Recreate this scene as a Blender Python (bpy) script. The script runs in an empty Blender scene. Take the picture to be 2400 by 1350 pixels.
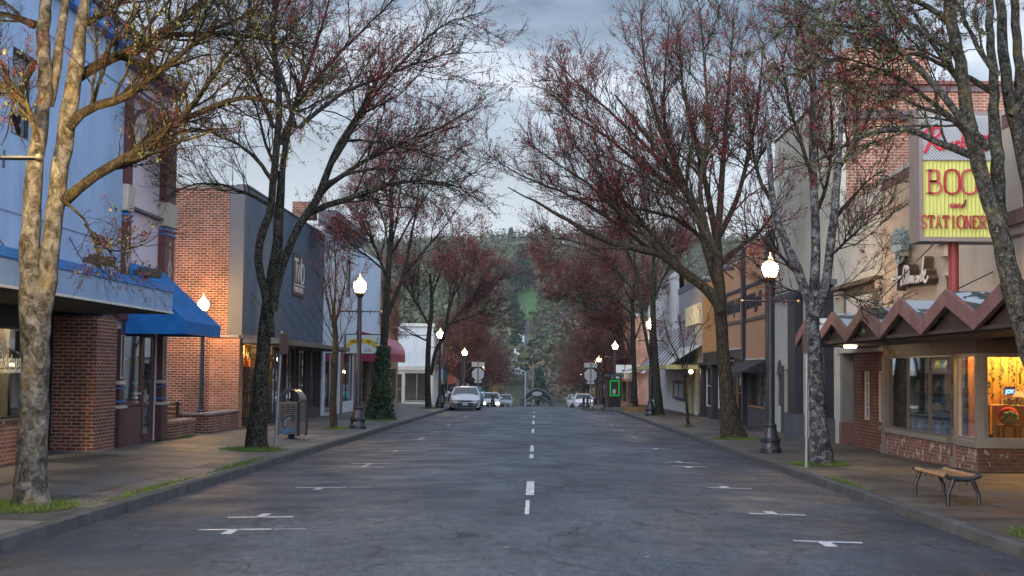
import bpy, bmesh, math, random
import numpy as np
from mathutils import Vector, Matrix

# ------------------------------------------------------------------ camera
sc = bpy.context.scene
FPX = 3200.0; CX = 1200.0; CY = 675.0; ROLL = 0.010; ZC = 1.65
_u, _v = 1256 - CX, 869 - CY
_c, _s = math.cos(ROLL), math.sin(ROLL)
_u0, _v0 = _u * _c + _v * _s, -_u * _s + _v * _c
PITCH = math.atan(_v0 / FPX); YAW = math.atan(_u0 * math.cos(PITCH) / FPX)
CAMR = Matrix.Rotation(YAW, 3, 'Z') @ Matrix.Rotation(math.pi / 2 + PITCH, 3, 'X') @ Matrix.Rotation(ROLL, 3, 'Z')
cd = bpy.data.cameras.new('camera'); cam = bpy.data.objects.new('camera', cd)
sc.collection.objects.link(cam)
cam.matrix_world = Matrix.Translation((0, 0, ZC)) @ CAMR.to_4x4()
cd.sensor_width = 36; cd.lens = FPX / 2400 * 36; cd.clip_start = .1; cd.clip_end = 6000
cd.dof.use_dof = False
sc.camera = cam
sc.view_settings.view_transform = 'Standard'; sc.view_settings.look = 'None'
sc.view_settings.exposure = 1.0; sc.view_settings.gamma = 1
sc.cycles.max_bounces = 6; sc.cycles.diffuse_bounces = 3; sc.cycles.glossy_bounces = 3
sc.cycles.transparent_max_bounces = 12; sc.cycles.transmission_bounces = 4
sc.cycles.caustics_reflective = False; sc.cycles.caustics_refractive = False
sc.cycles.sample_clamp_indirect = 4
sc.cycles.use_denoising = True

def ray(px, py):
    return CAMR @ Vector((px - CX, -(py - CY), -FPX))
def onX(px, py, X):
    d = ray(px, py); t = X / d.x; return Vector((X, d.y * t, ZC + d.z * t))
def onY(px, py, Y):
    d = ray(px, py); t = Y / d.y; return Vector((d.x * t, Y, ZC + d.z * t))

# ------------------------------------------------------------------ world
w = bpy.data.worlds.new('World'); sc.world = w; w.use_nodes = True
nt = w.node_tree; N = nt.nodes; L = nt.links; N.clear()
wo = N.new('ShaderNodeOutputWorld'); bg = N.new('ShaderNodeBackground')
tc = N.new('ShaderNodeTexCoord'); sp = N.new('ShaderNodeSeparateXYZ'); L.new(tc.outputs['Generated'], sp.inputs[0])
# dome of cloud : stretch the vertical so that layers read flat
mp = N.new('ShaderNodeMapping'); mp.inputs['Scale'].default_value = (1.5, 1.5, 4.2); mp.inputs['Location'].default_value = (3.1, 1.7, .35)
L.new(tc.outputs['Generated'], mp.inputs[0])
nz = N.new('ShaderNodeTexNoise'); nz.inputs['Scale'].default_value = 2.3; nz.inputs['Detail'].default_value = 9
nz.inputs['Roughness'].default_value = .52; nz.inputs['Distortion'].default_value = .9
L.new(mp.outputs[0], nz.inputs['Vector'])
cr = N.new('ShaderNodeValToRGB'); e = cr.color_ramp.elements
e[0].position = .40; e[0].color = (.048, .070, .105, 1)
e[1].position = .60; e[1].color = (.36, .385, .44, 1)
k = e.new(.50); k.color = (.14, .175, .235, 1)
L.new(nz.outputs['Fac'], cr.inputs[0])
# brighter low in the sky
mr = N.new('ShaderNodeMapRange'); mr.inputs['From Min'].default_value = 0.02; mr.inputs['From Max'].default_value = .25
mr.inputs['To Min'].default_value = 1.0; mr.inputs['To Max'].default_value = 0.0
L.new(sp.outputs['Z'], mr.inputs['Value'])
mx = N.new('ShaderNodeMixRGB'); mx.inputs['Color2'].default_value = (.57, .585, .64, 1)
mm = N.new('ShaderNodeMath'); mm.operation = 'MULTIPLY'; mm.inputs[1].default_value = .75
L.new(mr.outputs[0], mm.inputs[0]); L.new(mm.outputs[0], mx.inputs['Fac']); L.new(cr.outputs[0], mx.inputs['Color1'])
sky = N.new('ShaderNodeTexSky'); sky.sky_type = 'NISHITA'; sky.sun_disc = False
SUN_EL = math.radians(9); SUN_AZ = math.radians(215)
sky.sun_elevation = SUN_EL; sky.sun_rotation = SUN_AZ
sk2 = N.new('ShaderNodeMixRGB'); sk2.blend_type = 'ADD'; sk2.inputs['Fac'].default_value = .02
L.new(mx.outputs[0], sk2.inputs['Color1']); L.new(sky.outputs[0], sk2.inputs['Color2'])
# added fill: sky behind the camera and overhead boosted to light the street
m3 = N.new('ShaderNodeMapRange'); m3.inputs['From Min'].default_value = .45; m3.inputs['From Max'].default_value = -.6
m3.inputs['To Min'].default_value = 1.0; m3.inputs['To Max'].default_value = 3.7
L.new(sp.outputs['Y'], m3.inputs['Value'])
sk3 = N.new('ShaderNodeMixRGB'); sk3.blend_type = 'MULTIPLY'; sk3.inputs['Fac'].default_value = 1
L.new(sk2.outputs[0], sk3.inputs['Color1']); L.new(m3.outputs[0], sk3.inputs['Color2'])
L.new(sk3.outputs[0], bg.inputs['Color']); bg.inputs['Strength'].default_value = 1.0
L.new(bg.outputs[0], wo.inputs[0])
sl = bpy.data.lights.new('sun', 'SUN'); sl.energy = .35; sl.angle = math.radians(25); sl.color = (.85, .9, 1)
so = bpy.data.objects.new('sun', sl); sc.collection.objects.link(so)
_d = Vector((math.sin(SUN_AZ) * math.cos(SUN_EL), math.cos(SUN_AZ) * math.cos(SUN_EL), math.sin(SUN_EL) + .5))
so.rotation_euler = _d.to_track_quat('Z', 'Y').to_euler()

# ------------------------------------------------------------------ materials
MATS = {}
def _mat(name):
    m = bpy.data.materials.new(name); m.use_nodes = True; MATS[name] = m
    n = m.node_tree.nodes; return m, n, m.node_tree.links, n['Principled BSDF']
def col4(c, k=1): return (min(1, c[0] * k), min(1, c[1] * k), min(1, c[2] * k), 1)
def M(name, c, rough=.75, metal=0, var=.18, scale=2.0, bump=0, bscale=30, emit=0, spec=.4, stain=0, stretch=1):
    if name in MATS: return MATS[name]
    m, n, l, p = _mat(name)
    p.inputs['Roughness'].default_value = rough; p.inputs['Metallic'].default_value = metal
    p.inputs['Specular IOR Level'].default_value = spec
    t = n.new('ShaderNodeTexCoord'); mpn = n.new('ShaderNodeMapping'); mpn.inputs['Scale'].default_value = (1, 1, 1 / stretch)
    l.new(t.outputs['Object'], mpn.inputs[0])
    no = n.new('ShaderNodeTexNoise'); no.inputs['Scale'].default_value = scale; no.inputs['Detail'].default_value = 8; no.inputs['Roughness'].default_value = .65
    l.new(mpn.outputs[0], no.inputs['Vector'])
    mxn = n.new('ShaderNodeMixRGB'); mxn.inputs['Color1'].default_value = col4(c, 1 - var); mxn.inputs['Color2'].default_value = col4(c, 1 + var)
    r = n.new('ShaderNodeMapRange'); r.inputs['From Min'].default_value = .3; r.inputs['From Max'].default_value = .7
    l.new(no.outputs['Fac'], r.inputs['Value']); l.new(r.outputs[0], mxn.inputs['Fac'])
    out = mxn.outputs[0]
    if stain:
        n2 = n.new('ShaderNodeTexNoise'); n2.inputs['Scale'].default_value = .9; n2.inputs['Detail'].default_value = 10; n2.inputs['Roughness'].default_value = .7
        mp2 = n.new('ShaderNodeMapping'); mp2.inputs['Scale'].default_value = (2.4, 2.4, .5)
        l.new(t.outputs['Object'], mp2.inputs[0]); l.new(mp2.outputs[0], n2.inputs['Vector'])
        r2 = n.new('ShaderNodeMapRange'); r2.inputs['From Min'].default_value = .5; r2.inputs['From Max'].default_value = .75; r2.inputs['To Max'].default_value = stain
        l.new(n2.outputs['Fac'], r2.inputs['Value'])
        m2 = n.new('ShaderNodeMixRGB'); m2.inputs['Color2'].default_value = col4(c, .42)
        l.new(r2.outputs[0], m2.inputs['Fac']); l.new(out, m2.inputs['Color1']); out = m2.outputs[0]
    l.new(out, p.inputs['Base Color'])
    if bump:
        nb = n.new('ShaderNodeTexNoise'); nb.inputs['Scale'].default_value = bscale; nb.inputs['Detail'].default_value = 6
        b = n.new('ShaderNodeBump'); b.inputs['Strength'].default_value = bump; b.inputs['Distance'].default_value = .02
        l.new(mpn.outputs[0], nb.inputs['Vector']); l.new(nb.outputs['Fac'], b.inputs['Height']); l.new(b.outputs[0], p.inputs['Normal'])
    if emit:
        p.inputs['Emission Color'].default_value = col4(c); p.inputs['Emission Strength'].default_value = emit
    return m
def Brick(name, c1, c2, mortar, bw=.215, bh=.075, ms=.011, paint=0, pc=(.6, .55, .5), rough=.85, offs=.5):
    if name in MATS: return MATS[name]
    m, n, l, p = _mat(name); p.inputs['Roughness'].default_value = rough
    t = n.new('ShaderNodeTexCoord'); s = n.new('ShaderNodeSeparateXYZ'); l.new(t.outputs['Object'], s.inputs[0])
    a = n.new('ShaderNodeMath'); l.new(s.outputs['X'], a.inputs[0]); l.new(s.outputs['Y'], a.inputs[1])
    cb = n.new('ShaderNodeCombineXYZ'); l.new(a.outputs[0], cb.inputs['X']); l.new(s.outputs['Z'], cb.inputs['Y'])
    # wobble of courses
    nw = n.new('ShaderNodeTexNoise'); nw.inputs['Scale'].default_value = 9; l.new(t.outputs['Object'], nw.inputs['Vector'])
    vm = n.new('ShaderNodeVectorMath'); vm.operation = 'MULTIPLY_ADD'; vm.inputs[1].default_value = (.012, .012, 0)
    l.new(nw.outputs['Color'], vm.inputs[0]); l.new(cb.outputs[0], vm.inputs[2])
    b = n.new('ShaderNodeTexBrick'); b.inputs['Scale'].default_value = 1; b.inputs['Brick Width'].default_value = bw
    b.inputs['Row Height'].default_value = bh; b.inputs['Mortar Size'].default_value = ms; b.inputs['Mortar Smooth'].default_value = .15
    b.inputs['Bias'].default_value = -.1; b.offset = offs
    b.inputs['Color1'].default_value = col4(c1); b.inputs['Color2'].default_value = col4(c2); b.inputs['Mortar'].default_value = col4(mortar)
    l.new(vm.outputs[0], b.inputs['Vector'])
    no = n.new('ShaderNodeTexNoise'); no.inputs['Scale'].default_value = 1.3; no.inputs['Detail'].default_value = 10; no.inputs['Roughness'].default_value = .7
    l.new(t.outputs['Object'], no.inputs['Vector'])
    r = n.new('ShaderNodeMapRange'); r.inputs['From Min'].default_value = .3; r.inputs['From Max'].default_value = .7; r.inputs['To Min'].default_value = .55; r.inputs['To Max'].default_value = 1.3
    l.new(no.outputs['Fac'], r.inputs['Value'])
    mu = n.new('ShaderNodeMixRGB'); mu.blend_type = 'MULTIPLY'; mu.inputs['Fac'].default_value = 1
    l.new(b.outputs['Color'], mu.inputs['Color1']); l.new(r.outputs[0], mu.inputs['Color2']); out = mu.outputs[0]
    if paint:
        n3 = n.new('ShaderNodeTexNoise'); n3.inputs['Scale'].default_value = 5.5; n3.inputs['Detail'].default_value = 6
        l.new(t.outputs['Object'], n3.inputs['Vector'])
        r3 = n.new('ShaderNodeMapRange'); r3.inputs['From Min'].default_value = .62 - paint; r3.inputs['From Max'].default_value = .66 - paint
        l.new(n3.outputs['Fac'], r3.inputs['Value'])
        m4 = n.new('ShaderNodeMixRGB'); m4.inputs['Color2'].default_value = col4(pc)
        l.new(r3.outputs[0], m4.inputs['Fac']); l.new(out, m4.inputs['Color1']); out = m4.outputs[0]
    l.new(out, p.inputs['Base Color'])
    bp = n.new('ShaderNodeBump'); bp.inputs['Strength'].default_value = .7; bp.inputs['Distance'].default_value = .01; bp.invert = True
    l.new(b.outputs['Fac'], bp.inputs['Height']); l.new(bp.outputs[0], p.inputs['Normal'])
    return m
def Glass(name, tint=(.8, .82, .84), base=.07, rough=.02):
    m = bpy.data.materials.new(name); m.use_nodes = True; n = m.node_tree.nodes; l = m.node_tree.links; n.clear()
    o = n.new('ShaderNodeOutputMaterial'); t = n.new('ShaderNodeBsdfTransparent'); g = n.new('ShaderNodeBsdfGlossy'); x = n.new('ShaderNodeMixShader')
    t.inputs[0].default_value = (*tint, 1); g.inputs['Roughness'].default_value = rough; g.inputs[0].default_value = (.9, .93, .97, 1)
    lw = n.new('ShaderNodeLayerWeight'); lw.inputs['Blend'].default_value = .5
    pw = n.new('ShaderNodeMath'); pw.operation = 'POWER'; pw.inputs[1].default_value = 3.0; l.new(lw.outputs['Facing'], pw.inputs[0])
    ml = n.new('ShaderNodeMath'); ml.operation = 'MULTIPLY_ADD'; ml.inputs[1].default_value = .9; ml.inputs[2].default_value = base; l.new(pw.outputs[0], ml.inputs[0])
    l.new(ml.outputs[0], x.inputs[0]); l.new(t.outputs[0], x.inputs[1]); l.new(g.outputs[0], x.inputs[2]); l.new(x.outputs[0], o.inputs[0])
    return m
def Emit(name, c, s):
    m = bpy.data.materials.new(name); m.use_nodes = True; n = m.node_tree.nodes; l = m.node_tree.links; n.clear()
    o = n.new('ShaderNodeOutputMaterial'); g = n.new('ShaderNodeEmission'); g.inputs[0].default_value = (*c, 1); g.inputs[1].default_value = s
    l.new(g.outputs[0], o.inputs[0]); return m
def Asphalt():
    m, n, l, p = _mat('asphalt')
    t = n.new('ShaderNodeTexCoord')
    def noise(sc_, det=8, ro=.6, vec=None, scl=None):
        a = n.new('ShaderNodeTexNoise'); a.inputs['Scale'].default_value = sc_; a.inputs['Detail'].default_value = det; a.inputs['Roughness'].default_value = ro
        src = t.outputs['Object']
        if scl:
            q = n.new('ShaderNodeMapping'); q.inputs['Scale'].default_value = scl; l.new(src, q.inputs[0]); src = q.outputs[0]
        l.new(src, a.inputs['Vector']); return a.outputs['Fac']
    def rng(x, a, b, c_, d):
        r = n.new('ShaderNodeMapRange'); r.inputs['From Min'].default_value = a; r.inputs['From Max'].default_value = b
        r.inputs['To Min'].default_value = c_; r.inputs['To Max'].default_value = d; l.new(x, r.inputs['Value']); return r.outputs[0]
    def mix(f, a, b, mode='MIX'):
        x = n.new('ShaderNodeMixRGB'); x.blend_type = mode
        for s_, v in (('Fac', f), ('Color1', a), ('Color2', b)):
            if isinstance(v, (int, float)): x.inputs[s_].default_value = v
            elif isinstance(v, tuple): x.inputs[s_].default_value = (*v, 1)
            else: l.new(v, x.inputs[s_])
        return x.outputs[0]
    base = mix(rng(noise(.35, 6, .6, scl=(1, .45, 1)), .32, .68, 0, 1), (.032, .045, .064), (.078, .098, .128))
    base = mix(rng(noise(1.5, 8, .7, scl=(1, .25, 1)), .48, .66, 0, .8), base, (.032, .040, .056))
    grit = noise(38, 6, 1.0)
    base = mix(rng(grit, .38, .64, 0, 1), mix(1.0, base, (.42, .42, .44), 'MULTIPLY'), mix(1.0, base, (2.1, 2.1, 2.05), 'MULTIPLY'))
    g2 = noise(16, 5, .9)
    base = mix(rng(g2, .60, .68, 0, .45), base, (.19, .2, .21)); base = mix(rng(g2, .40, .32, 0, .5), base, (.02, .025, .03))
    g3 = noise(11, 4, 1.0, scl=(1, .3, 1)); base = mix(rng(g3, .40, .62, 0, 1), mix(1.0, base, (.66, .66, .68), 'MULTIPLY'), mix(1.0, base, (1.38, 1.38, 1.36), 'MULTIPLY'))
    g4 = noise(4.2, 6, .85, scl=(1, .3, 1)); base = mix(rng(g4, .56, .66, 0, .55), base, mix(1.0, base, (.5, .5, .53), 'MULTIPLY'))
    # darker strips in the parking lanes, paler wheel tracks
    s = n.new('ShaderNodeSeparateXYZ'); l.new(t.outputs['Object'], s.inputs[0])
    ab = n.new('ShaderNodeMath'); ab.operation = 'ABSOLUTE'; l.new(s.outputs['X'], ab.inputs[0])
    nn = n.new('ShaderNodeMath'); nn.operation = 'MULTIPLY_ADD'; nn.inputs[1].default_value = 1.6; nn.inputs[2].default_value = -.8; l.new(noise(.8, 5), nn.inputs[0])
    ad = n.new('ShaderNodeMath'); l.new(ab.outputs[0], ad.inputs[0]); l.new(nn.outputs[0], ad.inputs[1])
    base = mix(rng(ad.outputs[0], 2.7, 3.4, 0, .55), base, mix(1.0, base, (.42, .42, .45), 'MULTIPLY'))
    # cracks : distorted cell edges, and long seams
    def cracks(sc_, wdt, msk_lo, seed):
        q = n.new('ShaderNodeMapping'); q.inputs['Location'].default_value = (seed, seed * 2, 0); q.inputs['Scale'].default_value = (1, .6, 1)
        l.new(t.outputs['Object'], q.inputs[0])
        dn = n.new('ShaderNodeTexNoise'); dn.inputs['Scale'].default_value = 2.2; dn.inputs['Detail'].default_value = 6; l.new(q.outputs[0], dn.inputs['Vector'])
        va = n.new('ShaderNodeVectorMath'); va.operation = 'MULTIPLY_ADD'; va.inputs[1].default_value = (1.1, 1.1, 0); l.new(dn.outputs['Color'], va.inputs[0]); l.new(q.outputs[0], va.inputs[2])
        vo = n.new('ShaderNodeTexVoronoi'); vo.feature = 'DISTANCE_TO_EDGE'; vo.voronoi_dimensions = '2D'; vo.inputs['Scale'].default_value = sc_; l.new(va.outputs[0], vo.inputs['Vector'])
        c_ = rng(vo.outputs['Distance'], 0, wdt, 1, 0)
        k_ = rng(noise(.28 + seed * .01, 4, .6), msk_lo, msk_lo + .06, 0, 1)
        mu = n.new('ShaderNodeMath'); mu.operation = 'MULTIPLY'; l.new(c_, mu.inputs[0]); l.new(k_, mu.inputs[1]); return mu.outputs[0]
    ck = cracks(.5, .020, .43, 3.0); ck2 = cracks(1.4, .03, .52, 7.0)
    base = mix(ck, base, (.014, .016, .02)); base = mix(ck2, base, (.02, .022, .028))
    l.new(base, p.inputs['Base Color'])
    l.new(rng(noise(.9, 6), .35, .7, .42, .78), p.inputs['Roughness']); p.inputs['Specular IOR Level'].default_value = .35
    b = n.new('ShaderNodeBump'); b.inputs['Strength'].default_value = .55; b.inputs['Distance'].default_value = .012
    l.new(grit, b.inputs['Height']); l.new(b.outputs[0], p.inputs['Normal'])
    return m
def Paving(name, c, c2, joint=1.55, moss=.0):
    m, n, l, p = _mat(name); t = n.new('ShaderNodeTexCoord')
    b = n.new('ShaderNodeTexBrick'); b.offset = 0; b.inputs['Scale'].default_value = 1; b.inputs['Brick Width'].default_value = joint; b.inputs['Row Height'].default_value = joint
    b.inputs['Mortar Size'].default_value = .025; b.inputs['Mortar Smooth'].default_value = .3; b.inputs['Bias'].default_value = 0
    b.inputs['Color1'].default_value = col4(c, .68); b.inputs['Color2'].default_value = col4(c2, 1.3); b.inputs['Mortar'].default_value = col4(c, .3)
    l.new(t.outputs['Object'], b.inputs['Vector'])
    no = n.new('ShaderNodeTexNoise'); no.inputs['Scale'].default_value = .9; no.inputs['Detail'].default_value = 10; no.inputs['Roughness'].default_value = .72; l.new(t.outputs['Object'], no.inputs['Vector'])
    r = n.new('ShaderNodeMapRange'); r.inputs['From Min'].default_value = .32; r.inputs['From Max'].default_value = .68; r.inputs['To Min'].default_value = .45; r.inputs['To Max'].default_value = 1.45; l.new(no.outputs['Fac'], r.inputs['Value'])
    mu = n.new('ShaderNodeMixRGB'); mu.blend_type = 'MULTIPLY'; mu.inputs['Fac'].default_value = 1; l.new(b.outputs['Color'], mu.inputs['Color1']); l.new(r.outputs[0], mu.inputs['Color2'])
    g = n.new('ShaderNodeTexNoise'); g.inputs['Scale'].default_value = 90; g.inputs['Detail'].default_value = 4; g.inputs['Roughness'].default_value = .8; l.new(t.outputs['Object'], g.inputs['Vector'])
    r2 = n.new('ShaderNodeMapRange'); r2.inputs['From Min'].default_value = .3; r2.inputs['From Max'].default_value = .7; r2.inputs['To Min'].default_value = .55; r2.inputs['To Max'].default_value = 1.5; l.new(g.outputs['Fac'], r2.inputs['Value'])
    m2 = n.new('ShaderNodeMixRGB'); m2.blend_type = 'MULTIPLY'; m2.inputs['Fac'].default_value = 1; l.new(mu.outputs[0], m2.inputs['Color1']); l.new(r2.outputs[0], m2.inputs['Color2'])
    n3 = n.new('ShaderNodeTexNoise'); n3.inputs['Scale'].default_value = 2.7; n3.inputs['Detail'].default_value = 9; n3.inputs['Roughness'].default_value = .75; l.new(t.outputs['Object'], n3.inputs['Vector'])
    r3 = n.new('ShaderNodeMapRange'); r3.inputs['From Min'].default_value = .60; r3.inputs['From Max'].default_value = .70; r3.inputs['To Max'].default_value = moss; l.new(n3.outputs['Fac'], r3.inputs['Value'])
    m3_ = n.new('ShaderNodeMixRGB'); m3_.inputs['Color2'].default_value = (.05, .065, .018, 1); l.new(r3.outputs[0], m3_.inputs['Fac']); l.new(m2.outputs[0], m3_.inputs['Color1'])
    l.new(m3_.outputs[0], p.inputs['Base Color'])
    r4 = n.new('ShaderNodeMapRange'); r4.inputs['From Min'].default_value = .35; r4.inputs['From Max'].default_value = .65; r4.inputs['To Min'].default_value = .38; r4.inputs['To Max'].default_value = .85; l.new(no.outputs['Fac'], r4.inputs['Value']); l.new(r4.outputs[0], p.inputs['Roughness'])
    bb = n.new('ShaderNodeBump'); bb.inputs['Strength'].default_value = .4; bb.inputs['Distance'].default_value = .01; l.new(g.outputs['Fac'], bb.inputs['Height']); l.new(bb.outputs[0], p.inputs['Normal'])
    return m
def Bark(name, c1, c2, c3, vs=9.0, zs=.42, spots=0, lich=(.22, .24, .16), lf=.0, mos=(.2, .16, .03), mf=.55):
    """c1 fissures, c2 general, c3 pale patches; lich = lichen"""
    m, n, l, p = _mat(name); p.inputs['Roughness'].default_value = .95; p.inputs['Specular IOR Level'].default_value = .15
    t = n.new('ShaderNodeTexCoord'); q = n.new('ShaderNodeMapping'); q.inputs['Scale'].default_value = (1, 1, zs); l.new(t.outputs['Object'], q.inputs[0])
    a = n.new('ShaderNodeTexNoise'); a.inputs['Scale'].default_value = vs; a.inputs['Detail'].default_value = 9; a.inputs['Roughness'].default_value = .72; a.inputs['Distortion'].default_value = .7; l.new(q.outputs[0], a.inputs['Vector'])
    r = n.new('ShaderNodeValToRGB'); e = r.color_ramp.elements; e[0].position = .36; e[0].color = (*c1, 1); e[1].position = .66; e[1].color = (*c3, 1); k = e.new(.5); k.color = (*c2, 1)
    l.new(a.outputs['Fac'], r.inputs[0]); out = r.outputs[0]
    b = n.new('ShaderNodeTexNoise'); b.inputs['Scale'].default_value = vs * 2.1; b.inputs['Detail'].default_value = 5; l.new(t.outputs['Object'], b.inputs['Vector'])
    if lf:
        rr = n.new('ShaderNodeMapRange'); rr.inputs['From Min'].default_value = .56; rr.inputs['From Max'].default_value = .66; rr.inputs['To Max'].default_value = lf; l.new(b.outputs['Fac'], rr.inputs['Value'])
        x = n.new('ShaderNodeMixRGB'); x.inputs['Color2'].default_value = (*lich, 1); l.new(rr.outputs[0], x.inputs['Fac']); l.new(out, x.inputs['Color1']); out = x.outputs[0]
    if spots:
        c = n.new('ShaderNodeTexNoise'); c.inputs['Scale'].default_value = spots; c.inputs['Detail'].default_value = 7; c.inputs['Roughness'].default_value = .7; q3 = n.new('ShaderNodeMapping'); q3.inputs['Scale'].default_value = (1, 1, 1.7); l.new(t.outputs['Object'], q3.inputs[0]); l.new(q3.outputs[0], c.inputs['Vector'])
        rr = n.new('ShaderNodeMapRange'); rr.inputs['From Min'].default_value = .54; rr.inputs['From Max'].default_value = .66; rr.inputs['To Max'].default_value = .7; l.new(c.outputs['Fac'], rr.inputs['Value'])
        x = n.new('ShaderNodeMixRGB'); x.inputs['Color2'].default_value = (*c1, 1); l.new(rr.outputs[0], x.inputs['Fac']); l.new(out, x.inputs['Color1']); out = x.outputs[0]
    if mf:
        c = n.new('ShaderNodeTexNoise'); c.inputs['Scale'].default_value = 3.1; c.inputs['Detail'].default_value = 9; c.inputs['Roughness'].default_value = .75; l.new(t.outputs['Object'], c.inputs['Vector'])
        rr = n.new('ShaderNodeMapRange'); rr.inputs['From Min'].default_value = .54; rr.inputs['From Max'].default_value = .64; rr.inputs['To Max'].default_value = mf; l.new(c.outputs['Fac'], rr.inputs['Value'])
        x = n.new('ShaderNodeMixRGB'); x.inputs['Color2'].default_value = (*mos, 1); l.new(rr.outputs[0], x.inputs['Fac']); l.new(out, x.inputs['Color1']); out = x.outputs[0]
    l.new(out, p.inputs['Base Color'])
    bp = n.new('ShaderNodeBump'); bp.inputs['Strength'].default_value = 1; bp.inputs['Distance'].default_value = .03; l.new(a.outputs['Fac'], bp.inputs['Height']); l.new(bp.outputs[0], p.inputs['Normal'])
    return m

# ------------------------------------------------------------------ object helpers
COL = sc.collection
WL = {}
def tag(o, label=None, cat=None, group=None, kind=None):
    if label: o['label'] = label
    if cat: o['category'] = cat
    if group: o['group'] = group
    if kind: o['kind'] = kind
    return o
def thing(name, label, cat, loc=(0, 0, 0), group=None):
    o = bpy.data.objects.new(name, None); COL.objects.link(o); o.location = loc; o.empty_display_size = .3
    WL[o.name] = Vector(loc); return tag(o, label, cat, group)
def np_obj(name, V, Fc, m, parent=None, smooth=False, loc=None):
    """V (n,3) float, Fc (m,k) int, all faces of one size"""
    off = WL[parent.name] if parent is not None else Vector(loc or (0, 0, 0))
    V = np.asarray(V, dtype=np.float32) - np.array(off, dtype=np.float32)
    me = bpy.data.meshes.new(name); k_ = Fc.shape[1]; nf = len(Fc)
    me.vertices.add(len(V)); me.vertices.foreach_set('co', V.ravel())
    me.loops.add(nf * k_); me.loops.foreach_set('vertex_index', Fc.astype(np.int32).ravel())
    me.polygons.add(nf); me.polygons.foreach_set('loop_start', np.arange(0, nf * k_, k_, dtype=np.int32))
    me.update(calc_edges=True)
    if smooth: me.polygons.foreach_set('use_smooth', np.ones(nf, dtype=bool))
    me.materials.append(m)
    o = bpy.data.objects.new(name, me); COL.objects.link(o)
    if parent is not None: o.parent = parent
    else: o.location = off
    WL[o.name] = off; return o
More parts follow.
